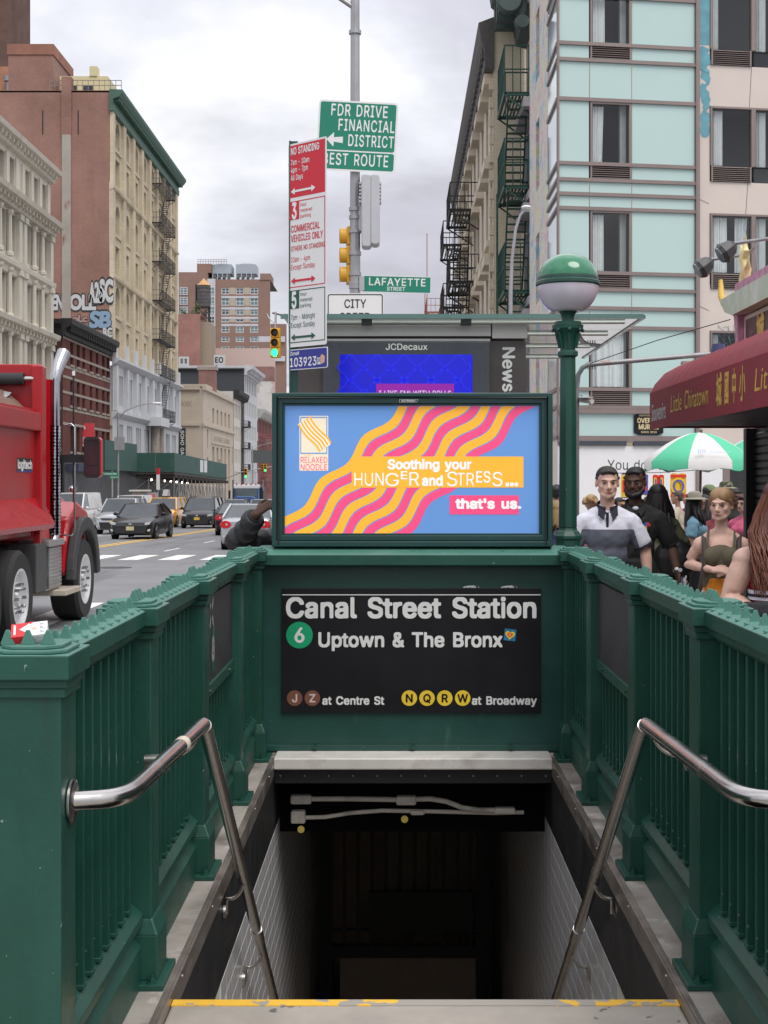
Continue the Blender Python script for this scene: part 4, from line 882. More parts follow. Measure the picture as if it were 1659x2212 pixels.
f2 = Fac(C_, (-58, 128, 0), 0); f2.wall('flank_wall', redC, 31.98, -2.6, 37.0)
f2.box('chimney_strip', mixin(M('cement_render', (.34, .31, .27), .9, var=.15, scale=.5), (.22, .10, .08), .6, .68, .8, stretch=(1, 1, .4)), 27.7, 28.5, .12, 0, 12, 33.0); f2.box('chimney', redC, 27.65, 28.55, .13, .8, 33.0, 38.2)
for u in (25.9, 29.1): f2.box('drain_slot', dark, u, u + .1, .02, 0, 33.0, 35.2)
f2.box('wall_bulkhead', redC, 21.2, 25.4, -6, 14, 36.9, 42.0); f2.box('bulkhead_cap', M('terracotta_cap', (.28, .13, .09), .9, var=.3, scale=.6), 21.1, 25.5, -5.9, 14.1, 42.0, 43.0); f2.box('wall_bulkhead', redC, 25.4, 27.1, -8, 12, 36.9, 40.3)
ylw = M('penthouse_yellow', (.60, .52, .30), .8, var=.06); ph = f2.box('penthouse', ylw, 26.3, 30.8, -5, 9, 36.95, 39.7); f2.box('penthouse_stack', ylw, 29.1, 29.8, -4.9, 6, 39.7, 40.6)
for u in (27.0, 28.5): f2.box('window', glass, u, u + .9, -4.95, 5.2, 37.2, 38.8, parent=ph)
m = f2.mb()
for k in range(14): m.box(26.5 + k * .5 - .025, 26.5 + k * .5 + .025, .2, .25, 37, 37.95)
for z in (37.5, 37.95): m.box(26.5, 33, .2, .25, z - .03, z + .03)
m.build('roof_railing', M('rail_grey', (.25, .2, .18), .6), C_, fix=False)
tag(f2.box('roof', M('roof_dark', (.1, .1, .1), .9), 0, 32, 0, 38, 36.8, 36.95), None)
# graffiti on the flank
gw, gk, gb = M('graffiti_white', (.52, .52, .52), .7, var=.08), M('graffiti_black', (.03, .03, .03), .7), M('graffiti_blue', (.22, .33, .45), .7, var=.15)
def graf(label, items, colour, d=127.97):
    t = T('graffiti', label, 'graffiti', P(items[0][1], items[0][2], d)); m1, m2 = MB(), MB()
    for s, u, v, h, wd, sl in items:
        c = P(u, v, d); hh = h * d / F; ww = wd * d / F
        for mb_, bo, dy, grow in ((m1, .125, .0, .10), (m2, .06, -.012, 0)):
            vv, ff, w = text2d(s, hh, bold=bo, font='b', width=ww * (1 + grow * .55), slant=sl, space=-.03)
            mb_.add([(c.x - ww * grow * .27 + p[0], d + dy, c.z + p[1] * (1 + grow * .3) - grow * hh * .2) for p in vv], ff)
    m1.build('outline', gk, t, fix=False); m2.build('fill', colour, t, fix=False)
graf('white bubble letter graffiti low on the red brick flank', [('SEN', 103, 668, 30, 34, .1), ('OLL', 150, 668, 30, 58, 0), ('A2b', 192, 652, 40, 30, 0), ('SC', 214, 650, 44, 31, 0)], gw)
graf('blue letter graffiti below the white one on the red brick flank', [('SB', 192, 706, 32, 48, .1)], gb)
graf('small black and white scrawl at the lower right of the brick flank', [('RC', 222, 727, 18, 22, -.1)], gw)
graf('faint white scrawl along the edge of the dark cornice', [('oLc', 155, 695, 14, 34, .1)], M('graffiti_faint', (.36, .24, .21), .8))
# far left tower above the flank
tw = bld('tall brown brick tower rising behind the red brick flank at the upper left', (-60, 165, 0), 'tower'); f = Fac(tw, (-80, 165, 0), 0); brT = brick_mat('brick_tower', (.15, .085, .065), (.13, .075, .06), (.12, .08, .07))
f.wall('wall', brT, 33.5, 0, 80); f.box('setback', brT, 33.5, 34.9, 0, 9, 0, 63); f.box('setback', brT, 33.52, 34.3, -.5, 8, 63, 70)
tw2 = bld('lower pinkish brick block with pale windows at the far left edge', (-47, 140, 0)); f = Fac(tw2, (-62, 142, 0), 0); brP = brick_mat('brick_pink', (.27, .13, .11), (.23, .11, .10), (.25, .18, .16)); hs = [(21.3, 22.5, z, z + 2.6) for z in (28.2, 33.6)]
f.wall('wall', brP, 23.6, 0, 41.0, hs, .2); f.box('parapet', M('terracotta', (.42, .20, .12), .85, var=.3, scale=.7), 18, 23.7, .1, 1, 40.2, 43.2)
for h in hs: f.win(*h, y=.1, frame=wht, cols=2, rows=4, mats=(glass3, glass2))
m = f.mb(); m.tube([(23.3, -.8, 22), (23.3, -.8, 41.5)], .3, 10); m.tube([(23.3, -.8, 41.5), (23.3, -.8, 42)], .5, 10); m.build('flue', M('flue_grey', (.3, .3, .32), .4, .7), tw2, smooth=60)
# D bank
bei = mixin(M('limestone', (.47, .40, .32), .85, var=.10, scale=.5), (.30, .25, .20), .56, .75, .5, stretch=(1, 1, .4), fac=.5); bei_d = M('limestone_dark', (.32, .26, .20), .85, var=.1)
Dk = bld('beige limestone bank with tall narrow windows and carved name', (LXW, 205, -2.5)); f = Fac(Dk, (LXW, 189, 0), 90); ud = [10.8, 15.4, 20, 24.6, 29.2]
hs = [(u - 1.0, u + 1.0, 9.9, 12.0) for u in ud] + [(u - 1.1, u + 1.1, -1.0, 6.6) for u in ud]; ex = [(4.2, 5.4, 6.2, 8.8), (4.2, 5.4, -1, 5.0), (33, 34.2, 4.6, 7.2)]
f.wall('wall', bei, 35, -3.2, 14.3, hs + ex, .5)
for h in hs + ex: f.win(*h, y=.4, frame=M('bronze', (.05, .045, .04), .5), rows=3 if h[3] > 9 else 5, cols=2, fw=.12)
for z, pr in ((14.3, .35), (10.0 - .5, .25)): f.cornice('cornice', bei, 35, [(0, z - .5), (pr, z - .35), (pr, z), (0, z)], end=.3)
f.box('name_panel', bei, 8.5, 31, .12, 0, 7.0, 8.4); f.box('attic', bei, 6, 33, -.4, 10, 14.3, 15.1)
letters('lettering', Dk, bei_d, [('THE BANK OF CANAL SAVINGS' if False else 'SAVINGS BANK', 10, 7.4, .75, dict(width=19))], (LXW + .12, 189, 0), (0, 1, 0), (0, 0, 1), lift=.02)
f2 = Fac(Dk, (-44, 189, 0), 0); f2.wall('side_wall', bei, 17.98, -3.2, 14.3)
for z, pr in ((14.3, .35), (9.5, .25)): f2.cornice('side_cornice', bei, 17.6, [(0, z - .5), (pr, z - .35), (pr, z), (0, z)])
letters('lettering', Dk, bei_d, [('BANK', 14.6, 11.7, .75, dict(width=1.95, bold=.02))], (-44, 189, 0), (1, 0, 0), (0, 0, 1), lift=.02); f2.box('roof', M('roof_dark', (.1, .1, .1), .9), 0, 17.9, 0, 34, 14.2, 14.35)
sg = T('banner_sign', 'dark vertical banner sign with white letters on the corner of the bank', 'sign', P(387, 1000, 186)); c = P(387, 1014, 186); MB().box(c.x - .05, c.x + .85, 185.95, 186.1, c.z, c.z + 5.4).build('banner', M('banner_dark', (.012, .03, .025), .6), sg)
letters('lettering', sg, wt, [('SOHO GARDEN', .2, -.62, .42, dict(width=5.0, bold=.02))], (c.x, 185.95, c.z + 5.3), (0, 0, -1), (1, 0, 0), lift=.03) if False else letters('lettering', sg, wt, [('SOHO GARDEN', .2, .2, .45, dict(width=5.0, bold=.02))], (c.x, 185.93, c.z + 5.3), (0, 0, -1), (1, 0, 0), lift=-.0)
# E, F, G and beyond
E_ = bld('narrow white building with black cornice next to the bank', (LXW, 231, -3)); f = Fac(E_, (LXW, 224.5, 0), 90); hs = [(u, u + 1.2, z, z + 2.3) for u in (1.2, 3.4, 5.6, 7.8, 12.0) for z in (1.0, 4.6, 8.2, 11.8)]
f.wall('wall', M('white_paint', (.55, .52, .47), .8, var=.12, scale=.6), 10, -3.5, 16, [h for h in hs if h[1] < 10], .3); f.wall('brown_wall', M('brown_front', (.09, .075, .065), .8), 5.4, -3.5, 16, [h for h in hs if h[1] > 10], .3, u0=10.05)
for h in hs: f.win(*h, y=.2, frame=frB, cols=1)
f.cornice('cornice', blackc, 15, [(0, 14.9), (.5, 15.0), (.9, 15.7), (.95, 16.2), (0, 16.3)], brackets=12, bs=(.3, .8, .5), bz=15.6)
for z in (3.6, 7.2, 10.8): f.escape(11, 15, z, 1.1)
f2 = Fac(E_, (-34, 224.5, 0), 0); f2.wall('side_wall', M('white_side', (.5, .49, .46), .85, var=.2), 7.9, -3, 16)
Fb = bld('white fronted building with bracketed cornice and blank dark grey flank', (LXW, 250, -3)); f = Fac(Fb, (LXW, 240, 0), 90); hs = [(u, u + 1.4, z, z + 2.5) for u in (1.6, 4.4, 7.2, 10, 12.8, 15.6, 18.4) for z in (1, 5, 9, 13, 17)]
f.wall('wall', wht, 22, -3.6, 20.5, hs, .35); [f.win(*h, y=.25, frame=frC) for h in hs]
f.cornice('cornice', wht, 22, [(0, 19.7), (.4, 19.8), (.5, 20.4), (1.4, 20.8), (1.5, 21.3), (0, 21.4)], brackets=16, bs=(.4, 1.1, .6), bz=20.7)
f2 = Fac(Fb, (-50, 240, 0), 0); f2.wall('flank_wall', M('dark_grey_paint', (.055, .058, .066), .85, var=.1, scale=.3), 23.98, -3, 20.9); f2.box('coping', wht, 0, 24, .1, .5, 20.9, 21.3); f2.box('roof', M('roof_dark', (.1, .1, .1), .9), 0, 24, .5, 20, 20.7, 20.9)
for u in (13.5, 15.0, 15.9): f2.box('vent_pipe', wht, u, u + .9, .9, -.2, 14.4, 17.7 if u < 14 else 17.3)
gpost = T('roof_board', 'white roof panel with black scrawl standing on the dark grey building', 'board', P(476, 798, 243)); c = P(462, 797, 243); MB().box(c.x, c.x + 1.9, 243, 243.2, c.z - .2, c.z + 2.4).build('panel', gw, gpost); letters('lettering', gpost, gk, [('EO', .2, 1.1, .9, dict(width=1.4, bold=.04)), ('>', .3, .1, .8, dict(bold=.04))], (c.x, 243, c.z), (1, 0, 0), (0, 0, 1), lift=.03)
ch = T('chimney', 'red brick chimney with stone cap standing on the bank roof', 'chimney', (-26.6, 203, 14.3)); MB().box(-28.4, -26.0, 202, 203.5, 14.3, 17.6).build('stack', brP, ch); MB().box(-28.6, -25.8, 201.9, 203.6, 17.6, 18.1).build('cap', stone, ch)
G_ = bld('red building hung with a red fire escape near the far end of the street', (LXW, 278, -3.5)); f = Fac(G_, (LXW, 263, 0), 90); rdp = M('red_iron', (.30, .06, .06), .7, var=.15); hs = [(u, u + 1.3, z, z + 2.2) for u in (2, 5, 8, 11, 14, 17, 20, 23, 26) for z in (-.5, 3.3, 7.1, 10.9)]
f.wall('wall', M('red_front', (.20, .08, .075), .85, var=.2), 32, -3.8, 14.5, hs, .3); [f.win(*h, y=.2, frame=frB) for h in hs]
f.cornice('cornice', M('pale_cornice', (.42, .42, .40), .8), 32, [(0, 13.4), (.5, 13.5), (1.2, 14.6), (1.3, 15.1), (0, 15.2)], brackets=14, bs=(.4, 1.0, .6), bz=14.3, end=.5)
for k, z in enumerate((-.4, 2.6, 6.4, 10.2)): f.escape(3, 16, z, 2.4, mat=rdp, ladder=(13, 6, 3.8) if k else None)
Hb = bld('white painted blank party wall with peeling paint at the end of the left row', (-32, 300, -4)); f = Fac(Hb, (-46, 300, 0), 0); pw = mixin(M('peeling_white', (.56, .53, .50), .9, var=.1, scale=.5), (.30, .22, .19), .53, .62, .32, detail=10, fac=.8); f.wall('wall', pw, 19.6, -4, 23.0); f.box('parapet', brP, 4, 19.7, .1, 3, 23.0, 26.0)
Hc = bld('pale pink stucco block seen above the white party wall', (-36, 312, -4)); f = Fac(Hc, (-44, 312, 0), 0); f.wall('wall', M('pink_stucco', (.55, .42, .38), .9, var=.1), 17, -4, 31); 
Hd = bld('low orange brick block closing the street at the far end', (-28, 345, -5)); f = Fac(Hd, (-40, 345, 0), 0); f.wall('wall', brick_mat('brick_orange', (.42, .18, .10), (.37, .16, .09), (.4, .25, .18)), 17, -6, 12); f.box('graffiti_band', M('grey_band', (.3, .29, .28), .9, var=.4, scale=1.2), 4, 17, .05, 0, 12, 16)
for xx, zt, lab, cc in ((-22, 26, 'far grey block in the gap at the end of the street', (.34, .33, .32)), (-6, 22, 'far tan block hidden mostly behind the newsstand', (.40, .33, .27))):
    q = bld(lab, (xx, 420, -5)); f = Fac(q, (xx - 8, 420, 0), 0); hs = [(1.2 + 3 * i, 2.8 + 3 * i, z, z + 2) for i in range(5) for z in range(0, int(zt) - 3, 4)]; f.wall('wall', M('far_wall_%d' % zt, cc, .9), 16, -7, zt, hs, .2); [f.win(*h, frame=wht, y=.15) for h in hs]
# hotel tower with cooling towers, water tank
HT = bld('tall brown brick hotel with white framed window columns and rooftop coolers', (-36, 332, -4)); brH = brick_mat('brick_hotel', (.27, .17, .135), (.25, .155, .125), (.27, .19, .16), var=.08, bw=.4, bh=.14); hd = 332.0
hu = lambda c: ((500 + c / 2.602) / 1.507 - U0) * hd / F; hz = lambda c: CZ - ((800 + c / 2.602) / 1.507 - V0) * hd / F
f = Fac(HT, (hu(205), hd, 0), 0); U = lambda c: hu(c) - hu(205); hs = []; beige = M('beige_panel', (.42, .36, .28), .8); teal_g = M('teal_glass', (.16, .26, .26), .08, var=.4, scale=.15, rvar=.03)
ry = [(355, 412), (437, 508), (517, 588), (600, 648), (682, 735), (767, 815), (849, 894), (935, 978), (1018, 1060), (1100, 1150)]
for a, b in ry:
    for c0, c1 in ((573, 643), (695, 766), (816, 887)): hs.append((U(c0), U(c1), hz(b), hz(a)))
f.wall('wall', brH, U(988) - U(455), -5, hz(285), hs, .3, u0=U(455)); [f.win(*h, y=.15, frame=wht, cols=2, rows=2, fw=.22, mats=(teal_g, glass3), p_blind=.4) for h in hs]
for a, b in ry[:4]:
    for c0, c1 in ((645, 693), (768, 814)): f.box('panel', beige, U(c0), U(c1), .02, 0, hz(b), hz(a))
    f.box('white_band', wht, U(573), U(887), .04, 0, hz(b) - .9, hz(b) - .4)
for a, b in (ry[5], ry[7]): f.box('white_band', wht, U(889), U(1114), .03, 0, hz(b), hz(a))
f.wall('wing_wall', brH, U(1125) - U(988), -5, hz(660), u0=U(988), y=.5); f.box('parapet', brH, U(902), U(990), .2, 8, hz(290), hz(236))
f.box('wing', brH, U(200), U(447), -2, 20, -5, hz(213)); hs = [(U(470), U(520), hz(y + 66), hz(y)) for y in range(350, 1000, 82)]; f.box('glazed_strip', wht, U(455), U(524), .25, 0, hz(1000), hz(280))
for h in hs: f.win(*h, y=-.32, frame=wht, cols=2, rows=2, fw=.2, mats=(teal_g, glass))
hs = [(U(200) + .3, U(278), hz(y + 66), hz(y)) for y in (342, 425, 508)]
for h in hs: f.win(*h, y=1.9, frame=wht, cols=2, rows=3, fw=.2, mats=(teal_g, glass3))
f.box('roof_house', brH, U(352), U(475), -3, 14, hz(213), hz(135)); f.box('wing_roof', M('roof_dark', (.1, .1, .1), .9), U(455), U(988), -.3, 20, hz(292), hz(288))
clr = M('cooler_grey', (.38, .42, .46), .5, .3, var=.08)
for a, b in ((478, 642), (680, 853)):
    c = f.box('cooling_unit', clr, U(a), U(b), -4, 10, hz(215), hz(135)); m = f.mb(); cu = (U(a) + U(b)) / 2; m.tube([(cu, 7, hz(135)), (cu, 7, hz(122))], (U(b) - U(a)) * .4, 16); m.build('fan_cowl', clr, c)
    for k in range(4): w = (U(b) - U(a)) / 4; f.box('louvre', M('louvre_dark', (.12, .12, .13), .6), U(a) + w * k + .2, U(a) + w * (k + 1) - .2, -3.95, 4.2, hz(250), hz(222), parent=c); f.box('leg', clr, U(a) + w * k, U(a) + w * k + .25, -3.9, 10, hz(285), hz(215), parent=c)
m = f.mb()
for z in (hz(98), hz(115)): m.box(U(358), U(605), 3.2, 3.3, z - .06, z + .06)
for k in range(12): u = U(358) + (U(605) - U(358)) * k / 11; m.box(u - .06, u + .06, 3.2, 3.3, hz(135), hz(98))
m.build('roof_railing', M('rail_pale', (.4, .4, .4), .5), HT, fix=False)
wb = bld('short red brick building with a rooftop garden below the water tank', (-44, 300, -4)); s3 = 300.0; wu = lambda c: ((500 + c / 2.602) / 1.507 - U0) * s3 / F; wz = lambda c: CZ - ((800 + c / 2.602) / 1.507 - V0) * s3 / F
f = Fac(wb, (wu(150), s3, 0), 0); brW = brick_mat('brick_worn_red', (.33, .14, .115), (.28, .12, .10), (.33, .22, .19), var=.2, vscale=.25); mixin(brW, (.42, .30, .26), .58, .68, .4, fac=.6)
f.wall('wall', brW, wu(397) - wu(150), -5, wz(578)); f.box('tan_wall', M('tan_stucco', (.30, .24, .18), .9, var=.12), wu(397) - wu(150), wu(470) - wu(150), -1, 10, -5, wz(640)); f.box('top', brW, 0, wu(397) - wu(150), -.02, 10, wz(585), wz(578)); f.win(wu(212) - wu(150), wu(300) - wu(150), wz(1015), wz(940), y=-.06, frame=wht, cols=2, rows=1, fw=.4)
gr_ = MB()
for k in range(260): x = random.uniform(wu(205), wu(390)); h = random.uniform(0, 1.5 * (1 + sin(x * 1.3))); p = Vector((x, s3 + random.uniform(.3, 3), wz(578) + h)); e = [Vector((random.uniform(-.3, .3), random.uniform(-.3, .3), random.uniform(-.3, .3))) for _ in range(3)]; gr_.add([p + a for a in e], [(0, 1, 2)])
tag(gr_.build('roof_plants', M('foliage', (.07, .10, .03), .8, var=.4, scale=2), None, fix=False), 'green and yellow roof garden plants along the edge of the short brick building', 'plants', kind='stuff')
wt_ = T('water_tank', 'wooden rooftop water tank with conical orange roof on steel legs', 'water tank', (wu(393), 306, wz(578))); cx = wu(393); rr = 58 / 2.602 / 1.507 * s3 / F
MB().lathe([(rr, wz(488)), (rr * 1.02, wz(400)), (rr * .96, wz(303))], (cx, 306, 0), 22).build('barrel', mixin(M('tank_wood', (.085, .08, .08), .85, var=.25, scale=1.2, streak=.2), (.15, .14, .135), .55, .7, 2), wt_, smooth=40); MB().lathe([(rr * 1.05, wz(305)), (.02, wz(240))], (cx, 306, 0), 22).build('roof', M('tank_roof', (.52, .30, .13), .8), wt_, smooth=40)
for z in (330, 365, 400, 430, 455): MB().lathe([(rr * 1.03, wz(z) - .04), (rr * 1.03, wz(z) + .04)], (cx, 306, 0), 22).build('hoop', black, wt_)
m = MB()
for sx_ in (-1, 1):
    for sy_ in (-1, 1): m.box(cx + sx_ * rr * .75 - .12, cx + sx_ * rr * .75 + .12, 306 + sy_ * rr * .75 - .12, 306 + sy_ * rr * .75 + .12, wz(640), wz(490))
    m.beam((cx - rr * .75, 306 + sx_ * rr * .75, wz(600)), (cx + rr * .75, 306 + sx_ * rr * .75, wz(510)), .15); m.beam((cx + rr * .75, 306 + sx_ * rr * .75, wz(600)), (cx - rr * .75, 306 + sx_ * rr * .75, wz(510)), .15)
m.box(cx - rr, cx + rr, 306 - rr, 306 + rr, wz(496), wz(488)); m.build('stand', black, wt_); MB().tube([(cx - rr * 1.15, 306, wz(640)), (cx - rr * 1.15, 306, wz(295))], .2, 8).build('riser_pipe', black, wt_)

# ---------------------------------------------------------------- right side
teal = M('teal_panel', (.47, .62, .59), .12, var=.03, scale=.5, rvar=.03, spec=.5); mull = M('mullion_brown', (.24, .19, .175), .5, .2, var=.08, scale=2); pinkw = M('pinkish_panel', (.62, .54, .485), .8, var=.06, scale=1.2); curt = M('curtain', (.88, .87, .86), .9, var=.08)
room = M('room_dark', (.06, .06, .06), .9); grey_in = M('room_reveal', (.42, .42, .41), .8)
TB = bld('pale teal glass panelled corner building with curtained windows', (4.1, 36, 0)); f = Fac(TB, (4.075, 36, 0), 9.2); k36 = 36 / F
zl = lambda v: CZ + (V0 - v) * k36
lines = [-47, -12, 92.4, 127.6, 213, 352, 387, 418, 449, 588, 624, 664, 706, 840, 879, 945]; zs = [zl(v) for v in lines]; ca = [0, .802, 1.918, 3.62]
wins = [(-150, 92.4), (213, 352), (449, 588), (706, 840)]; lou = [(92.4, 127.6), (352, 387), (588, 624), (840, 879)]
for z in zs: f.box('mullion', mull, -.02, 3.66, .07, .05, z - .045, z + .045)
f.box('mullion', mull, -.02, 3.66, .10, .05, zs[-2] - .16, zs[-2] - .05); f.box('mullion', mull, -.02, 3.66, .10, .05, zs[-1] - .12, zs[-1])
f.box('corner_post', mull, -.045, .0, .065, .05, 2.9, 15.0); f.box('edge_post', mull, 3.62, 3.72, .1, .05, 0, 15.0)
def between(v0, v1): return any(abs(a - v0) < 2 and abs(b - v1) < 2 for a, b in wins + lou)
allv = [-150] + lines[2:]
for a, b in zip(allv, allv[1:]):
    for i in range(3):
        if i == 1 and between(a, b): continue
        u0, u1 = ca[i] + .012, ca[i + 1] - .012
        if a == 879: u0, u1 = (.012, 3.61); 
        if a == 879 and i: continue
        m = f.mb(); m.box(u0, u1, -.01, .03, zl(b) + .04, zl(a) - .04); m.build('glass_panel', teal, TB, bevel=.004)
def curtain(u0, u1, z0, z1, y, gather=0.0):
    m = f.mb(); n = 22
    for k in range(n):
        a, b = k / n, (k + 1) / n; ya, yb = y + .035 * sin(a * 26) + .02 * sin(a * 61), y + .035 * sin(b * 26) + .02 * sin(b * 61); g = lambda t: u0 + (u1 - u0) * t * (1 - gather)
        m.quad((g(a) if gather else u0 + (u1 - u0) * a, ya, z0), (g(b) if gather else u0 + (u1 - u0) * b, yb, z0), (u0 + (u1 - u0) * b, yb, z1), (u0 + (u1 - u0) * a, ya, z1))
    return m
def deepwin(u0, u1, z0, z1, cs, mid=None):
    m = f.mb(); m.box(u0, u0 + .05, -.04, .06, z0, z1); m.box(u1 - .05, u1, -.04, .06, z0, z1); m.box(u0 + .05, u1 - .05, -.04, .06, z1 - .05, z1)
    if mid: m.box(mid - .06, mid + .06, -.05, .06, z0, z1 - .05)
    w = m.build('window', mull, TB, fix=False); m = f.mb(); m.quad((u0 + .05, .02, z0), (u1 - .05, .02, z0), (u1 - .05, .02, z1), (u0 + .05, .02, z1)); m.build('pane', clear_glass, w, fix=False)
    m = f.mb(); m.quad((u0, 1.4, z0 - .1), (u1, 1.4, z0 - .1), (u1, 1.4, z1), (u0, 1.4, z1)); m.quad((u0, .06, z0), (u1, .06, z0), (u1, 1.4, z0), (u0, 1.4, z0)); m.quad((u0, .06, z1), (u0, 1.4, z1), (u1, 1.4, z1), (u1, .06, z1)); m.quad((u0, .06, z0), (u0, 1.4, z0), (u0, 1.4, z1), (u0, .06, z1)); m.quad((u1, .06, z0), (u1, .06, z1), (u1, 1.4, z1), (u1, 1.4, z0)); m.build('room', room, w, fix=False)
    m = f.mb(); m.box(u1 - .22, u1 - .06, .2, .3, z0, z1); m.build('blind_edge', grey_in, w)
    for a, b, g in cs: curtain(a, b, z0 + .03, z1 - .08, .13, g).build('curtain', curt, w, fix=False, smooth=60)
    return w
cg = D.materials.new('clear_glass'); cg.use_nodes = True
def mkglass():
    n, l = cg.node_tree.nodes, cg.node_tree.links; n.clear(); out = n.new('ShaderNodeOutputMaterial'); tr = n.new('ShaderNodeBsdfTransparent'); gl_ = n.new('ShaderNodeBsdfGlossy'); gl_.inputs['Roughness'].default_value = .02; lw_ = n.new('ShaderNodeLayerWeight'); fr_ = n.new('ShaderNodeMapRange'); fr_.interpolation_type = 'SMOOTHERSTEP'; fr_.inputs[1].default_value = .3; fr_.inputs[3].default_value = .075; fr_.inputs[4].default_value = .9; l.new(lw_.outputs['Facing'], fr_.inputs[0]); tr.inputs[0].default_value = (.85, .9, .9, 1)
    mx = n.new('ShaderNodeMixShader'); l.new(fr_.outputs[0], mx.inputs[0]); l.new(tr.outputs[0], mx.inputs[1]); l.new(gl_.outputs[0], mx.inputs[2]); l.new(mx.outputs[0], out.inputs[0])
mkglass(); clear_glass = cg
for i, (a, b) in enumerate(wins):
    cs = [(.86, 1.22 if i else 1.25, .12 if i == 1 else 0)] if i < 3 else [(.86, 1.75, 0)]
    deepwin(ca[1] + .02, ca[2] - .02, zl(b) + .045, zl(a) - .045, cs)
def louvre(u0, u1, z0, z1):
    lv = f.box('louvre', M('louvre_back', (.05, .045, .04), .8), u0, u1, 0, .05, z0, z1); m = f.mb(); m.box(u0, u0 + .04, -.05, .0, z0, z1); m.box(u1 - .04, u1, -.05, .0, z0, z1); m.build('louvre_frame', mull, lv)
    n = max(4, int((z1 - z0) / .05))
    for k in range(n): z = z0 + (z1 - z0) * (k + .5) / n; m = f.mb(); m.prism([(-.045, z - .014), (-.002, z + .008), (-.002, z + .016), (-.045, z - .006)], (u0 + .04, 0, 0), (0, 1, 0), (0, 0, 1), (u1 - u0 - .08, 0, 0)); m.build('slat', mull, lv)
for a, b in lou: louvre(ca[1] + .02, ca[2] - .02, zl(b) + .045, zl(a) - .045)
# ground floor of the corner building: white hoarding
f.box('shutter_box', M('navy_box', (.05, .055, .075), .5), .0, 1.75, .12, 0, 2.63, 2.75); f.box('shutter_box', M('navy_box', (.05, .055, .075), .5), 1.95, 3.6, .12, 0, 2.63, 2.75)
f.box('hoarding', M('hoarding_white', (.74, .73, .74), .6, var=.03), -.02, 4.35, .05, .1, -.3, 2.62); letters('lettering', TB, M('print_black', (.04, .04, .045), .6), [("You don't", 0, 0, .25, dict(width=1.42))], f.at(1.27, -.052, 2.02), (cos(f.ang), sin(f.ang), 0), (0, 0, 1))
f.box('door_post', mull, 4.36, 4.55, .05, .1, -.3, 2.62); f.box('doorway', M('door_dark', (.03, .03, .032), .3), 4.55, 6.2, -.05, .15, -.3, 2.62)
# pinkish panelled part to the right
k2 = lambda v: CZ + (V0 - v) * 36.75 / F; ww = [(-150, 110), (231, 361), (462, 592), (715, 845)]; ll = [(110, 143), (361, 394), (592, 625), (845, 880)]
hs = [(4.02, 6.6, k2(b[1]), k2(a[0])) for a, b in zip(ww, ll)]; f.wall('panel_wall', pinkw, 6.5, 2.62, 15, hs, .25, u0=3.72)
for i, ((a, b), (c, d)) in enumerate(zip(ww, ll)):
    deepwin(4.03, 6.58, k2(b) + .02, k2(a) - .01, [(4.1, 4.3 + .12 * (i % 3), 0), (5.35, 5.6, 0)] + ([(4.75, 5.1, .3)] if i == 2 else []), mid=5.2); louvre(4.05, 5.14, k2(d), k2(b) + .01); f.box('lower_pane', glass, 5.26, 6.55, -.1, .13, k2(d), k2(b))
m = f.mb()
for v in (160, 440, 670): m.beam((3.72, -.002, k2(v - 8)), (4.0, -.002, k2(v + 2)), .012, .006)
for v0, v1, u in ((394, 462, 5.0), (625, 715, 4.9), (143, 231, 5.1)): m.beam((u, -.002, k2(v1)), (u + .06, -.002, k2(v0)), .006, .012)
m.build('panel_joint', M('joint_dark', (.12, .1, .09), .9), TB, kind='stuff')
def scrawl(name, mat, pts, w=.012):
    m = f.mb(); m.tube([(p[0], -.006, p[1]) for p in pts], w, 5, sq=(1, .2)); return m.build(name, mat, gfx)
gfx = T('graffiti', 'pale blue handwriting sprayed on the pinkish wall below the windows', 'graffiti', (8.2, 36.7, 5)); blu = M('spray_blue', (.28, .48, .58), .8, var=.2)
random.seed(3)
for r in range(4):
    for q in range(3):
        x0_, z0_ = 4.25 + q * .28, 5.05 + r * .2; scrawl('stroke', blu, [(x0_ + .05 * k + .03 * sin(k * 2.3 + r), z0_ + .10 * sin(k * 1.9 + q * 1.3) + .03 * sin(k * 4.1)) for k in [j * .5 for j in range(13)]], .008)
for s_ in (0, 1): scrawl('stroke', blu, [(5.05 + .1 * cos(a), 8.0 + s_ * .3 + .13 * sin(a)) for a in [1.2 + k * .35 for k in range(11)]], .012)
m = f.mb(); v_, f_ = fill(blur((np.random.rand(60, 8) > .35).astype(float), 1.2), .04, 0, 0); m.add([(3.76 + p[0], -.004, 10.6 + p[1]) for p in v_], f_); v_, f_ = fill(np.ones((45, 7)), .04, 0, 0); m.add([(3.77 + p[0], -.005, 13.0 + p[1]) for p in v_], f_); m.build('paint_streak', M('spray_teal', (.13, .32, .38), .7, var=.3, scale=3), gfx, fix=False)
ms = T('mural_sign', 'small black shaped sign with gold lettering on the teal band', 'sign', f.at(1.95, -.1, 3.2)); m = f.mb(); zc = zl(915); m.prism([(1.97, zc - .22), (2.1, zc - .28), (2.62, zc - .28), (2.75, zc - .22), (2.75, zc + .22), (2.62, zc + .28), (2.1, zc + .28), (1.97, zc + .22)], (0, -.06, 0), (1, 0, 0), (0, 0, 1), (0, .04, 0)); m.build('board', signblk, ms)
letters('lettering', ms, M('gold_print', (.62, .50, .28), .5), [('OVERALL', 2.36, zc + .03, .12, dict(al='c', bold=.05, width=.62)), ('MURALS', 2.36, zc - .13, .12, dict(al='c', bold=.05, width=.54)), ('SINCE 2010', 2.36, zc - .23, .05, dict(al='c', bold=.03)), ('INDEPENDENTLY', 2.36, zc + .2, .045, dict(al='c', bold=.03))], f.at(0, -.061, 0), (cos(f.ang), sin(f.ang), 0), (0, 0, 1), lift=.004)
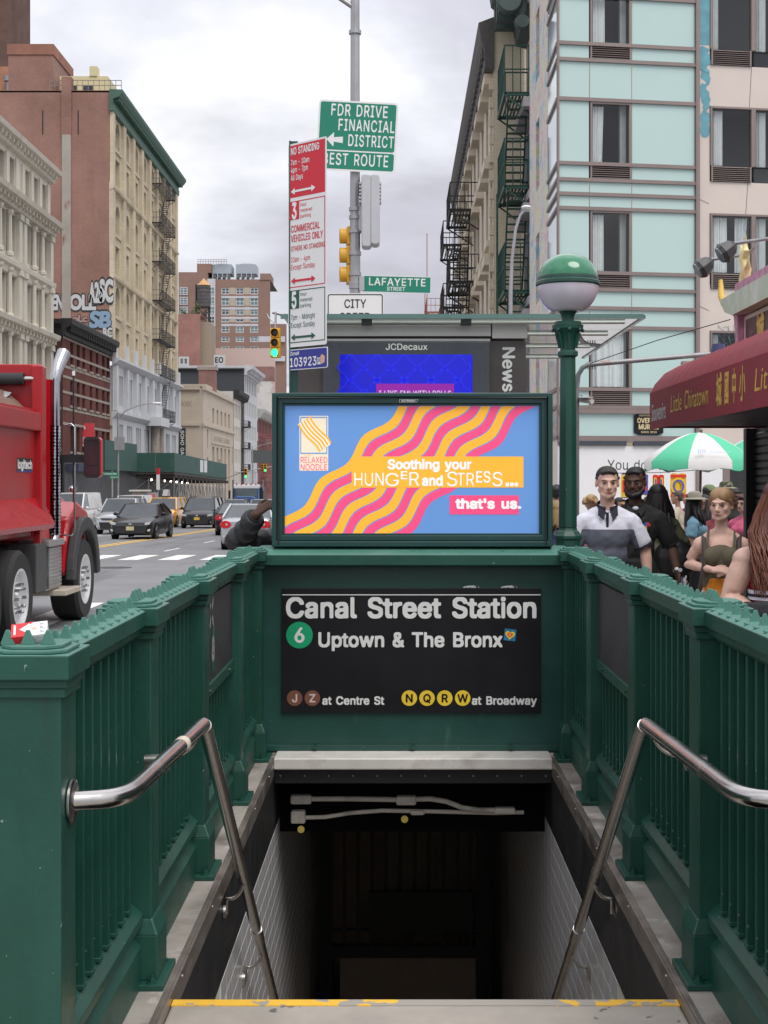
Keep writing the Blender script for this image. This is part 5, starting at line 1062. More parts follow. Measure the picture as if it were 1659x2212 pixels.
# side of the corner building along the street: glass strip, then mural
fs_ = Fac(TB, (4.06, 38.4, 0), -90); ref = M('reflective_strip', (.42, .50, .52), .06, var=.3, scale=.6, rvar=.02)
for a, b in zip(allv, allv[1:]): m = fs_.mb(); m.box(.03, 2.3, -.005, .03, zl(b) + .04, zl(a) - .04); m.build('glass_panel', ref, TB)
for z in zs: fs_.box('mullion', mull, 0, 2.34, .05, .03, z - .045, z + .045)
fs_.box('base', pinkw, 0, 2.33, .02, .1, -.3, 2.8)
mur = M('mural_paint', (.5, .5, .5), .8, var=0)
def mural():
    n, l, b = nodes_of(mur); tc = n.new('ShaderNodeTexCoord'); nz = n.new('ShaderNodeTexNoise'); nz.inputs['Scale'].default_value = 1.1; nz.inputs['Detail'].default_value = 5; nz.inputs['Distortion'].default_value = 1.2; l.new(tc.outputs['Object'], nz.inputs[0]); r = n.new('ShaderNodeValToRGB'); l.new(nz.outputs[0], r.inputs[0]); e = r.color_ramp.elements
    e[0].position = .3; e[0].color = (.25, .42, .50, 1); e[1].position = .72; e[1].color = (.62, .30, .42, 1)
    for p, c in ((.40, (.36, .50, .58)), (.45, (.66, .63, .56)), (.49, (.62, .36, .44)), (.53, (.66, .62, .55)), (.57, (.52, .60, .28)), (.61, (.66, .62, .55)), (.66, (.40, .52, .60))): x = e.new(p); x.color = (*c, 1)
    l.new(r.outputs[0], b.inputs['Base Color'])
mural(); fm = Fac(TB, (4.05, 43.7, 0), -90); hs = [(2.0, 3.0, z, z + 2.0) for z in (3.7, 6.9, 10.2, 13.4)]; fm.wall('mural_wall', mur, 5.28, -.3, 17, hs, .25)
for h in hs: fm.win(*h, y=.2, frame=mull)
# grey cornice building
GY = bld('narrow grey building with bracketed cornices and green fire escape', (4.35, 49, 0)); gyw = M('grey_paint', (.30, .29, .30), .75, var=.1, scale=1.2); f = Fac(GY, (4.35, 48.2, 0), -90); hs = [(u, u + 1.2, z, z + 2.5) for u in (.6, 2.6) for z in (.5, 4.2, 7.5, 10.8)]
f.wall('wall', gyw, 4.48, -.8, 18.3, hs, .3); [f.win(*h, y=.2, frame=gyw) for h in hs]
for h in hs: f.box('window_hood', gyw, h[0] - .25, h[1] + .25, .45, 0, h[3] + .1, h[3] + .4); f.box('jamb', gyw, h[0] - .2, h[0], .12, 0, h[2], h[3]); f.box('sill', gyw, h[0] - .25, h[1] + .25, .3, 0, h[2] - .25, h[2])
f.cornice('cornice', M('cornice_dark_green', (.05, .075, .07), .7, var=.2), 4.4, [(0, 16.4), (.35, 16.5), (.5, 17.2), (1.2, 17.8), (1.3, 18.4), (0, 18.6)], brackets=5, bs=(.3, 1.1, .8), bz=17.7)
m = f.mb(); m.lathe([(.0001, -.2), (.35, -.2), (.42, 0), (.35, .2), (.0001, .2)], (4.2, -.9, 16.6), 14, axis='x'); m.lathe([(.0001, -.16), (.2, -.16), (.25, 0), (.2, .16), (.0001, .16)], (4.2, -.5, 15.95), 12, axis='x'); m.build('scroll_bracket', M('cornice_dark_green', (.05, .075, .07), .7), GY, smooth=60)
gri = M('green_iron', (.012, .06, .042), .5, var=.2)
for k, v in enumerate((235, 428, 645)): z = CZ + (V0 - v) * 46.5 / F; f.escape(.6, 3.6, z, 1.0, ladder=(3.1, 1.1, 3.1), mat=gri, ht=1.5)
m = f.mb()
for u in (1.4, 1.9): m.beam((u, -1.1, 1.5), (u, -1.1, 11.2), .035)
for k in range(30): m.beam((1.4, -1.1, 1.6 + k * .32), (1.9, -1.1, 1.6 + k * .32), .025)
m.build('drop_ladder', gri, GY, fix=False)
# cream building with black cornice and black fire escapes
CB = bld('cream brick building with long black cornice and black fire escapes on the right', (3.6, 68, 0)); crb = brick_mat('brick_cream', (.62, .54, .40), (.57, .49, .37), (.50, .44, .34), var=.08); f = Fac(CB, (3.25, 76.3, 0), -90); hs = [(u, u + 1.25, z, z + 2.4) for u in (1.5, 4.3, 7.1, 9.9, 12.7, 15.5, 18.3, 21.1, 23.9, 26.2) for z in (-.2, 3.3, 6.7, 10.0, 12.9)]
crw = M('cream_front', (.56, .49, .39), .85, var=.15, scale=.8); f.wall('wall', crw, 28, -1.2, 17.2, hs, .3); [f.win(*h, y=.2, frame=frB) for h in hs]
for h in hs: f.box('window_hood', crw, h[0] - .2, h[1] + .2, .3, 0, h[3] + .05, h[3] + .4); f.box('sill', crw, h[0] - .15, h[1] + .15, .22, 0, h[2] - .2, h[2])
f.cornice('cornice', M('cornice_soot', (.085, .078, .075), .8, var=.25), 28, [(0, 15.7), (.3, 15.8), (.3, 16.3), (.45, 16.8), (.52, 17.3), (0, 17.5)], brackets=34, bs=(.35, .4, .5), bz=16.7, end=.1)
for u0_, u1_ in ((15.0, 19.0), (6.0, 10.5)):
    for k, z in enumerate((3.0, 6.4, 9.8, 12.7)): f.escape(u0_, u1_, z, 1.15, ladder=(u1_ - .6, u0_ + .6, 3.6) if k else None, ht=1.1)
f2 = Fac(CB, (3.255, 48.31, 0), 0); f2.wall('side_wall', crb, 6, -1, 19.2); f.box('roof', M('roof_dark', (.1, .1, .1), .9), 0, 27.9, 0, 10, 17.0, 17.3)
m = f.mb(); [m.box(27.7, 27.95, -.14, 0, .2 + k * .62, .55 + k * .62) for k in range(25)]; m.build('quoins', crb, CB, kind='stuff')
RB = bld('far red brick building with rusty red fire escape on the right row', (3.3, 108, -1)); f = Fac(RB, (3.4, 125, 0), -90); rust = M('rust_iron', (.30, .10, .065), .8, var=.2); hs = [(u, u + 1.2, z, z + 2.1) for u in (2, 5, 8, 11, 14, 17) for z in (0, 4, 8, 12)]; f.wall('wall', brB, 21, -2, 16, hs, .25); [f.win(*h, y=.2, frame=frB) for h in hs]
for z in (3, 6.8, 10.6, 14.2): f.escape(12, 20.5, z, 1.3, mat=rust, ladder=(19, 14, 3.7))
m = f.mb(); m.box(20.3, 20.36, -1.3, -1.24, -1, 20); m.box(12.2, 12.26, -1.3, -1.24, -1, 18); m.build('pole', rust, RB)
# ---------------------------------------------------------------- street furniture and shop fronts
galv = mixin(M('galvanised', (.36, .36, .37), .45, .6, var=.15, scale=3, rvar=.12), (.22, .21, .21), .55, .7, 5, stretch=(1, 1, .3), fac=.7)
sgreen = M('sign_green_sheet', (.005, .20, .125), .4, var=.06, scale=2); sred = M('sign_red_sheet', (.58, .012, .03), .4, var=.05, scale=2); sw_ = M('sign_white_sheet', (.74, .74, .73), .4, var=.04, scale=2); sdk = M('sign_dark_green', (.008, .075, .045), .45); sblue = M('sign_blue_sheet', (.02, .03, .26), .4, var=.06); sblk = M('sign_print_black', (.02, .02, .02), .5); sal = M('sign_back', (.45, .45, .46), .4, .7)
# parking sign
BL, BR_ = Vector((-.794, 10.26, 2.687)), Vector((-.5055, 10.0, 2.687)); ax = (BR_ - BL).normalized(); SW, SH = (BR_ - BL).length, 1.466; ay = Vector((0, 0, 1)); nrm = ax.cross(ay)
def Y(off): return SH * (1 - off / 1325)
ps = T('parking_sign', 'tall parking regulation sign in red and white panels on a dark green post', 'sign', BL)
MB().prism(rrect(0, SW, 0, SH, .012), BL - nrm * .004, ax, ay, nrm * .004).build('plate', sw_, ps)
fr = dict(o=BL, ax=ax, ay=ay)
flat('red_panel', ps, sred, rect(.012, SW - .012, Y(352), Y(12)), **fr)
def frame_(a, b, mt): m = MB(); ring(m, rect(.008, SW - .012, Y(b), Y(a)), rect(.015, SW - .019, Y(b - 6), Y(a + 6)), BL + nrm * .001, ax, ay, nrm * .0004); m.build('panel_border', mt, ps)
frame_(376, 938, sred); frame_(956, 1298, sdk)
flat('hour_block', ps, sred, rect(.008, .115, Y(496), Y(378)), **fr, lift=.002); flat('hour_block', ps, sdk, rect(.008, .115, Y(1076), Y(958)), **fr, lift=.002)
h_ = lambda p: p / 1325 * SH
letters('lettering', ps, sw_, [('NO STANDING', .03, Y(72), h_(44), dict(width=.29, bold=.035)), ('7am - 10am', .03, Y(140), h_(35), dict(width=.19, bold=.02)), ('4pm - 7pm', .03, Y(190), h_(35), dict(width=.175, bold=.02)), ('All Days', .03, Y(240), h_(35), dict(width=.125, bold=.02)), ('3', .04, Y(488), h_(98), dict(width=.05, bold=.05)), ('5', .038, Y(1068), h_(98), dict(width=.05, bold=.05))], BL, ax, ay, lift=.003)
letters('lettering', ps, sred, [(s, .128, Y(o_), h_(24), dict(width=w)) for s, o_, w in (('hour', 418, .062), ('metered', 455, .118), ('parking', 492, .105))] + [('COMMERCIAL', .03, Y(578), h_(44), dict(width=.295, bold=.025)), ('VEHICLES ONLY', .03, Y(640), h_(44), dict(width=.325, bold=.025)), ('OTHERS NO STANDING', .03, Y(700), h_(31), dict(width=.34, bold=.02)), ('10am - 4pm', .03, Y(772), h_(34), dict(width=.195, bold=.012)), ('Except Sunday', .03, Y(822), h_(34), dict(width=.245, bold=.012))], BL, ax, ay, lift=.002)
letters('lettering', ps, sdk, [(s, .128, Y(o_), h_(24), dict(width=w)) for s, o_, w in (('hour', 998, .062), ('metered', 1035, .118), ('parking', 1072, .105))] + [('7pm - Midnight', .03, Y(1148), h_(34), dict(width=.245, bold=.012)), ('Except Sunday', .03, Y(1200), h_(34), dict(width=.245, bold=.012))], BL, ax, ay, lift=.002)
def arrow2(name, par, mt, y, x0, x1, hw, hh, sh_, o, ax, ay, lift, both=True):
    a = [(x0, y), (x0 + hh, y + hw), (x0 + hh, y + sh_)] + ([(x1 - hh, y + sh_), (x1 - hh, y + hw), (x1, y), (x1 - hh, y - hw), (x1 - hh, y - sh_)] if both else [(x1, y + sh_ * 1.5), (x1, y - sh_ * 1.5)]) + [(x0 + hh, y - sh_), (x0 + hh, y - hw)]
    return flat(name, par, mt, a, o, ax, ay, lift=lift)
for off, mt in ((312, sw_), (895, sred), (1262, sdk)): arrow2('arrow', ps, mt, Y(off), .03, .28, h_(22), .04, h_(7), BL, ax, ay, .003)
zo = BL - Vector((0, 0, .165)); MB().prism(rrect(.004, SW + .012, 0, .148, .012), zo - nrm * .004, ax, ay, nrm * .004).build('zone_plate', sw_, ps); flat('zone_field', ps, sblue, rrect(.010, SW + .006, .006, .142, .010), zo, ax, ay)
letters('lettering', ps, sw_, [('Zone#', .02, .106, .026, dict(bold=.03, width=.095)), ('103923', .018, .024, .062, dict(width=.272, bold=.03))], zo, ax, ay, lift=.002)
flat('meter_emblem', ps, sw_, rect(.296, .328, .028, .075), zo, ax, ay, lift=.002); flat('meter_emblem', ps, M('emblem_tan', (.62, .38, .28), .5), [(.33, .025), (.372, .04), (.375, .082), (.345, .10), (.33, .085)], zo, ax, ay, lift=.002); letters('lettering', ps, sblue, [('P', .302, .034, .034, dict(bold=.03))], zo, ax, ay, lift=.003)
pp = BL + ax * .025 - nrm * .03; m = MB(); m.box(pp.x - .03, pp.x + .03, pp.y - .005, pp.y + .02, 0, 4.18); m.box(pp.x - .032, pp.x - .02, pp.y - .02, pp.y - .005, 0, 4.18); m.build('post', green_dk, ps)
for off in (130, 480, 830, 1180): MB().cyl(BL + ax * .012 + ay * Y(off), BL + ax * .012 + ay * Y(off) + nrm * .006, .008, n=8).build('bolt', sal, ps)
# lamp and signal pole on the far kerb
PY_ = 19.6; PX = (767 - U0) * PY_ / F; k19 = PY_ / F; pz = lambda v: CZ + (V0 - v) * k19; px = lambda u: (u - U0) * k19
lp = T('street_light', 'tall galvanised street light pole carrying direction sign, signal and control box', 'street light', (PX, PY_, 0))
MB().lathe([(.16, 0), (.14, .4), (.085, .5), (.062, 8.6)], (PX, PY_, 0), 8).build('pole', galv, lp, bevel=.004)
MB().tube([(PX, PY_, 8.25), (PX - .25, PY_, 8.42), (PX - 1.2, PY_ - .1, 8.75), (PX - 2.2, PY_ - .2, 8.9)], .035, 8).build('arm', galv, lp, smooth=50); MB().ell((PX - 2.5, PY_ - .22, 8.88), (.4, .14, .08), 12, 8).build('luminaire', galv, lp, smooth=60)
for v in (70, 452, 470, 500, 548, 592, 612, 620): MB().cyl((PX, PY_, pz(v) - .025), (PX, PY_, pz(v) + .025), .085, n=16).build('band', galv, lp, smooth=40)
fd = T('direction_sign', 'green direction sign to the drive and financial district on the street light pole', 'sign', P(770, 295, PY_ - .1)); a0, b0 = P(681.5, 366, PY_ - .12), P(853, 375, PY_ - .12); ax = (b0 - a0).normalized(); ay = Vector((ax.z * -1, 0, ax.x)); ay = Vector((.0, -1, 0)).cross(ax) * -1
ay = Vector((-ax.z, 0, ax.x)); SWf, SHf = (b0 - a0).length, 151 * k19
MB().prism(rrect(0, SWf, 0, SHf, .05), a0 - Vector((0, -.004, 0)), ax, ay, Vector((0, -.004, 0))).build('plate', sw_, fd); flat('field', fd, sgreen, rrect(.025, SWf - .025, .285, SHf - .025, .03), a0, ax, ay); flat('field', fd, sgreen, rrect(.025, SWf - .025, .025, .265, .03), a0, ax, ay)
q = lambda x: (x - 356) / 524 * SWf
letters('lettering', fd, sw_, [('FDR DRIVE', q(440), SHf * .785, .155, dict(width=q(812) - q(440), bold=.02, space=.05)), ('FINANCIAL', q(492), SHf * .575, .155, dict(width=q(862) - q(492), bold=.02, space=.05)), ('DISTRICT', q(562), SHf * .36, .155, dict(width=q(862) - q(562), bold=.02, space=.05)), ('BEST ROUTE', q(400), SHf * .085, .155, dict(width=q(832) - q(400), bold=.02, space=.05))], a0, ax, ay, lift=.002)
arrow2('arrow', fd, sw_, SHf * .44, q(418), q(526), .10, .10, .03, a0, ax, ay, .002, both=False)
for v in (240, 345): MB().box(PX - .3, PX + .3, PY_ - .1, PY_ - .07, pz(v) - .03, pz(v) + .03).build('bracket', sal, fd)
sn = T('street_name_sign', 'green Lafayette Street name blade fixed to the street light pole', 'sign', P(858, 615, PY_)); a0, b0 = P(784, 631, PY_ - .05), P(930.5, 634.5, PY_ - .05); ax = (b0 - a0).normalized(); ay = Vector((-ax.z, 0, ax.x)); w_ = (b0 - a0).length; hS = 36.5 * k19
MB().prism(rrect(0, w_, 0, hS, .006), a0 + Vector((0, .004, 0)), ax, ay, Vector((0, -.008, 0))).build('blade', sw_, sn); flat('field', sn, sgreen, rect(.008, w_ - .008, .01, hS - .01), a0 - Vector((0, .004, 0)), ax, ay)
letters('lettering', sn, sw_, [('LAFAYETTE', .08, .10, .10, dict(width=.78, bold=.03, space=.04)), ('STREET', .33, .03, .05, dict(width=.25, bold=.03))], a0 - Vector((0, .004, 0)), ax, ay, lift=.002); MB().box(PX + .06, a0.x + .02, PY_ - .07, PY_ - .03, a0.z + .02, a0.z + hS - .02).build('bracket', sal, sn)
cs = T('speed_sign', 'white city speed sign with black border half hidden behind the newsstand roof', 'sign', P(767, 690, PY_)); a0 = P(706, 720, PY_ - .12); w_ = 122 * k19; hS = 86 * k19
MB().prism(rrect(0, w_, 0, hS, .03), a0 + Vector((0, .004, 0)), (1, 0, 0), (0, 0, 1), Vector((0, -.004, 0))).build('plate', sw_, cs); m = MB(); ring(m, rrect(.012, w_ - .012, .012, hS - .012, .03), rrect(.026, w_ - .026, .026, hS - .026, .02), a0 - Vector((0, .001, 0)), (1, 0, 0), (0, 0, 1), (0, -.001, 0)); m.build('border', sblk, cs)
letters('lettering', cs, sblk, [('CITY', w_ / 2, hS - .20, .115, dict(al='c', bold=.02, width=.30)), ('SPEED', w_ / 2, hS - .385, .115, dict(al='c', bold=.02, width=.43))], a0, (1, 0, 0), (0, 0, 1), lift=.003)
cbx = T('control_box', 'rounded light grey equipment box with ribbed edge on the street light pole', 'box', P(800, 460, PY_)); m = MB(); a0 = P(781, 537, PY_ - .1); w_, hS = 39 * k19, 157 * k19
m.prism(rrect(0, w_ * .55, 0, hS, .045), a0 + Vector((0, .13, 0)), (1, 0, 0), (0, 0, 1), (0, -.26, 0)); bxm = M('box_grey', (.46, .47, .49), .45, var=.05); m.build('housing', bxm, cbx, bevel=.02, smooth=40); m = MB(); m.prism(rrect(w_ * .5, w_, .03, hS, .05), a0 + Vector((0, .14, 0)), (1, 0, 0), (0, 0, 1), (0, -.28, 0)); m.build('cover', bxm, cbx, bevel=.02, smooth=40)
m = MB(); [m.box(a0.x + w_ - .01, a0.x + w_ + .02, PY_ - .2, PY_, a0.z + .62 + k * .05, a0.z + .645 + k * .05) for k in range(6)]; [m.box(a0.x - .03, a0.x + .01, PY_ - .2, PY_, a0.z + .62 + k * .05, a0.z + .645 + k * .05) for k in range(6)]; m.build('cooling_ribs', bxm, cbx, kind='stuff'); MB().box(PX + .05, a0.x + .02, PY_ - .06, PY_ + .0, pz(500), pz(425)).build('bracket', sal, cbx)
sy, sdark, sgo = mixin(M('signal_yellow', (.62, .33, .02), .45, var=.08, scale=3), (.35, .2, .03), .6, .72, 5, fac=.5), M('signal_lens_off', (.02, .015, .012), .3), M('signal_green', (.02, .75, .25), .3, emit=2.2, var=.5, scale=25)
def signal(name, label, loc, ang, h=1.02, green_on=True, group=None):
    t = T(name, label, 'traffic light', loc, group); s = h / 3; w = s * .98
    for k in range(3):
        z = h - s * (k + 1); hs_ = MB().box(-w / 2, w / 2, -.02, .16, z + .006, z + s - .006).build('housing', sy, t, bevel=.02, local=True)
        c = (0, -.02, z + s * .5); r = s * .39; MB().lathe([(.0001, -.045), (r * .6, -.035), (r, -.0)], (0, -.02, z + s * .5), 18, axis='y').build('lens', sgo if (k == 2 and green_on) else sdark, hs_, local=True)
        m = MB(); m.lathe([(r * 1.06, 0), (r * 1.06, -r * 1.1), (r * 1.0, -r * 1.1), (r * 1.0, 0)], c, 18, axis='y', sweep=radians(290), a0=radians(-145)); m.build('visor', sy, hs_, local=True)
    t.rotation_euler = (0, 0, ang); return t
signal('traffic_light', 'yellow traffic light seen from the side on the street light pole', (PX - .11, PY_ + .12, pz(612)), radians(-84), h=1.06, green_on=False).scale = (.62, .62, .755)
s0 = P(594.5, 773, 42); signal('traffic_light', 'yellow traffic light showing green, hung from an arm behind the parking sign', (s0.x, 42, s0.z), radians(-8), h=.89)
ma = T('signal_mast', 'grey mast holding the green traffic light behind the parking sign', 'mast', (-3.05, 42, gz(42))); m = MB(); m.tube([(-3.05, 42.3, gz(42)), (-3.05, 42.3, 7.2)], .10, 10); m.tube([(-3.05, 42.3, 6.6), (s0.x - .1, 42.2, 6.75)], .05, 8); m.tube([(s0.x, 42.15, 6.75), (s0.x, 42.1, s0.z + .89)], .03, 8); m.tube([(s0.x - .25, 42.15, 6.7), (s0.x - .2, 42.1, s0.z + 1.2), (s0.x, 42.1, s0.z + 1.0)], .02, 6); m.build('mast', galv, ma, smooth=50)

# newsstand
NY = 12.5; n12 = NY / F; nx = lambda u: (u - U0) * n12; nz_ = lambda v: CZ + (V0 - v) * n12
ns = T('newsstand', 'steel and glass newsstand with lit advertising screen and glass canopy', 'newsstand', (.2, 13.5, 0)); nst = M('newsstand_steel', (.42, .41, .39), .35, .55, var=.1, scale=2, streak=.4); slate = M('slate_panel', (.055, .06, .075), .3, var=.08); brn = mixin(M('brown_panel', (.065, .052, .05), .25, var=.1), (.11, .09, .08), .5, .8, .8)
MB().box(nx(641), nx(1136), NY, 15.6, 0, nz_(736)).build('body', brn, ns); m = MB(); m.box(nx(638), nx(1060), NY - .06, 15.7, nz_(728), nz_(703)); m.build('fascia', nst, ns, bevel=.004); MB().box(nx(1062), nx(1138), NY - .07, 15.7, nz_(733), nz_(698)).build('fascia', nst, ns, bevel=.004); MB().box(nx(636), nx(1139), NY - .08, 15.75, nz_(697), nz_(690)).build('fascia_cap', nst, ns, bevel=.004)
MB().box(nx(641), nx(1060), NY - .03, NY, nz_(735.5), nz_(729)).build('shadow_gap', dark, ns); MB().box(nx(660), nx(1058), NY - .05, NY, nz_(738), nz_(733)).build('trim', nst, ns)
pn = MB().box(nx(698), nx(1058), NY - .06, NY - .001, 1.0, nz_(739)).build('screen_panel', slate, ns, bevel=.006); letters('lettering', pn, wt, [('JCDecaux', nx(833), nz_(757), nz_(744) - nz_(757), dict(width=nx(923) - nx(833), bold=.03))], (0, NY - .061, 0), (1, 0, 0), (0, 0, 1))
scr = M('screen_blue', (.002, .003, .36), .15, emit=.7, var=.35, scale=1.2); sc_ = MB().box(nx(735), nx(1020), NY - .064, NY - .05, 1.2, nz_(767)).build('screen', scr, pn)
m = MB()
for i in range(5):
    for j in range(3):
        cx, cz_ = nx(757 + i * 58 + (29 if j % 2 else 0)), nz_(795 + j * 27); 
        o_ = [(cx + nx(860 + 24) * cos(a) * (1 + .18 * cos(4 * a)), cz_ + nx(860 + 24) * sin(a) * (1 + .18 * cos(4 * a))) for a in [2 * pi * k / 28 for k in range(28)]]; i_ = [(cx + (p[0] - cx) * .9, cz_ + (p[1] - cz_) * .9) for p in o_]
        if cx < nx(1000): ring(m, o_, i_, (0, NY - .065, 0), (1, 0, 0), (0, 0, 1), (0, -.0005, 0))
m.build('screen_pattern', M('screen_pattern_blue', (.006, .01, .46), .2, emit=.8), sc_, kind='stuff'); flat('screen_caption', sc_, M('screen_magenta', (.16, .004, .2), .2, emit=.8), rect(nx(813), nx(980), 2.3, nz_(830)), (0, NY - .064, 0), (1, 0, 0), (0, 0, 1), lift=.003)
letters('screen_text', sc_, M('screen_white', (.5, .4, .55), .3, emit=.5), [("I LIKE EM' WITH ROLLS", nx(819), nz_(857), nz_(845) - nz_(857), dict(width=nx(974) - nx(819), bold=.02))], (0, NY - .064, 0), (1, 0, 0), (0, 0, 1), lift=.004)
letters('lettering', ns, wt, [('Newsstand', 0, 0, nz_(750) - nz_(775.5), dict(bold=.035, width=nz_(750) - nz_(942)))], (nx(1086), NY - .002, nz_(750)), (0, 0, -1), (1, 0, 0), lift=.004)
cz0 = 3.10; gp_ = cg.copy(); gp_.name = 'canopy_glass'; gp_.node_tree.nodes['Transparent BSDF'].inputs[0].default_value = (.86, .93, .90, 1)
for k, (a, b) in enumerate(zip((12.1, 13.1, 14.1, 15.1), (13.09, 14.09, 15.09, 16.1))): MB().box(-.98, 2.08, a, b, cz0 + .02, cz0 + .035).build('canopy_pane', gp_, ns)
for y in (12.4, 13.4, 14.65, 15.9): MB().box(nx(1130) if y > 12.5 else -.9, 1.98, y - .015, y + .015, cz0 - .005, cz0 + .017).build('canopy_rib', nst, ns, bevel=.006)
MB().box(-1.0, 2.09, 12.07, 12.1, cz0 + .005, cz0 + .045).build('canopy_edge', M('canopy_edge', (.10, .19, .17), .2), ns); MB().box(2.08, 2.11, 12.1, 16.1, cz0 + .01, cz0 + .04).build('canopy_edge', M('canopy_edge', (.10, .19, .17), .2), ns)
for u in (690, 790, 1000): MB().box(nx(u) - .03, nx(u) + .06, 12.2, 12.3, cz0 - .03, cz0 + .018).build('canopy_clamp', black, ns)

# souvenir shop with red awning on the right
shop = T('souvenir_shop', 'low souvenir shop with black roller shutter and red lettered awning at the right edge', 'shop', (5, 11, 0)); awn = mixin(M('awning_red', (.235, .022, .034), .75, var=.12, scale=2, bump=.05), (.16, .03, .035), .55, .7, 2.5, stretch=(1, 1, .3), fac=.6)
MB().box(3.93, 9, 4, 15.62, 0, 3.0).build('wall', M('shop_wall', (.12, .11, .11), .8, var=.2), shop)
sl_ = M('shutter_black', (.022, .022, .024), .45, .3, var=.2, scale=2)
slat = shared('slat', MB().prism([(0, 0), (-.02, .012), (-.02, .06), (0, .075)], (0, 4.2, 0), (1, 0, 0), (0, 0, 1), (0, 11.3, 0)), sl_); shut = MB().box(3.91, 3.929, 4.2, 15.5, 0, 2.3).build('shutter', sl_, shop)
for k in range(28): mk('slat', slat, shut, loc=(3.91 - 5, -11, .08 * k + .02))
MB().box(3.80, 3.93, 15.5, 15.62, 0, 2.3).build('guide_rail', sl_, shop)
prof = [(3.93, 2.95)] + [(3.0 - .28 * sin(a) - .02, 2.86 + .20 * cos(a) - .13) for a in [pi / 2 * k / 7 for k in range(8)]] + [(2.70, 2.29)]
top = [(3.93, 3.02), (3.25, 2.98), (2.98, 2.93), (2.84, 2.86), (2.75, 2.76), (2.70, 2.66)]
for k in range(30):                                   # scalloped fabric between the ribs of the awning
    y0, y1 = 15.2 - k * .36, 15.2 - (k + 1) * .36; m = MB(); n = 5; g2 = []
    for i in range(n + 1):
        t = i / n; sag = .022 * (1 - (2 * t - 1) ** 2); g2.append([(x - sag * .6 * (1 - j / 5), y0 + (y1 - y0) * t, z + sag * (1 - j / 5)) for j, (x, z) in enumerate(top)])
    vs = [p for r in g2 for p in r]; L = len(top); m.add(vs, [(i * L + j, i * L + j + 1, (i + 1) * L + j + 1, (i + 1) * L + j) for i in range(n) for j in range(L - 1)]); m.build('awning_panel', awn, shop, fix=False, smooth=60)
MB().box(2.695, 2.702, 4.4, 15.2, 2.27, 2.665).build('valance', awn, shop); m = MB(); m.add([(x, 15.2, z) for x, z in top] + [(2.70, 15.2, 2.29), (3.93, 15.2, 2.29)], [tuple(range(8))]); m.build('awning_end', awn, shop, fix=False)
MB().box(2.71, 3.92, 4.4, 15.18, 2.31, 2.33).build('awning_shade_sheet', dark, shop)  # near-black sheet under the awning; the underside's shade is in its colour
gold = M('gold_paint', (.62, .40, .07), .5, var=.15, scale=10); VO = (2.695, 15.2, 2.29); VA = (0, -1, 0); VZ = (0, 0, 1)
yy_ = lambda c: 15.2 - 2.70 * F / ((2050 + c / 2.949) / 1.507 - U0)
L0 = lambda c: (2.70 * F / ((2050 + 188 / 2.949) / 1.507 - U0)) - 2.70 * F / ((2050 + c / 2.949) / 1.507 - U0)
letters('lettering', shop, M('awning_white', (.55, .52, .50), .7, var=.2, scale=12), [('Souvenirs', L0(208), .07, .17, dict(font='b', width=L0(342) - L0(208), bold=.02, slant=.1))], VO, VA, VZ, lift=.003)
letters('lettering', shop, gold, [('Little', L0(390), .11, .17, dict(font='b', width=L0(495) - L0(390), slant=.18, bold=.005)), ('Chinatown', L0(522), .11, .17, dict(font='b', width=L0(748) - L0(522), slant=.18, bold=.005))] + [(c, L0(a), .09, .20, dict(font='b', width=L0(b) - L0(a), bold=.035, slant=.08)) for c, a, b in (('城', 822, 878), ('國', 903, 945), ('中', 975, 1015), ('小', 1045, 1102))] + [('Little', L0(1190), .11, .17, dict(font='b', width=.75, slant=.18, bold=.005)), ('Chinatown', L0(1190) + .9, .11, .17, dict(font='b', width=1.5, slant=.18))], VO, VA, VZ, lift=.003)
pgd = T('shop_sign', 'ornate shop sign with gold dragons, pale green eave and gold characters on maroon board', 'sign', (3.3, 12, 3)); plum = M('sign_maroon', (.075, .012, .022), .4, var=.1); cre = M('sign_cream', (.70, .58, .48), .6); eave = mixin(M('eave_green', (.46, .52, .40), .5, var=.08), (.62, .60, .55), .5, .7, 3); pkp = M('eave_pink', (.48, .22, .32), .5, var=.5, scale=9)
MB().box(3.28, 3.36, 9.5, 13.45, 2.90, 3.28).build('board', cre, pgd); MB().box(3.275, 3.29, 9.6, 13.38, 2.93, 3.24).build('field', plum, pgd)
letters('lettering', pgd, gold, [('城', .42, .06, .19, dict(font='b', bold=.05)), ('國', .95, .06, .19, dict(font='b', bold=.05))], (3.274, 13.38, 2.94), VA, VZ, lift=.003); letters('lettering', pgd, M('sign_faint', (.30, .16, .20), .5), [('紅', .16, .06, .10, dict(font='b'))], (3.274, 13.38, 2.94), VA, VZ, lift=.003)
m = MB(); pf = [(13.95, 3.50), (13.75, 3.36), (13.45, 3.295), (9.5, 3.295), (9.5, 3.50), (13.4, 3.50)]; m.prism(pf, (3.16, 0, 0), (0, 1, 0), (0, 0, 1), (.3, 0, 0)); m.build('eave', eave, pgd); m = MB(); m.prism([(13.85, 3.40), (13.62, 3.30), (13.50, 2.86), (13.46, 2.86), (13.46, 3.33)], (3.22, 0, 0), (0, 1, 0), (0, 0, 1), (.1, 0, 0)); m.build('pink_swag', pkp, pgd)
MB().box(3.18, 3.42, 9.5, 13.4, 3.50, 3.58).build('ridge', pkp, pgd)
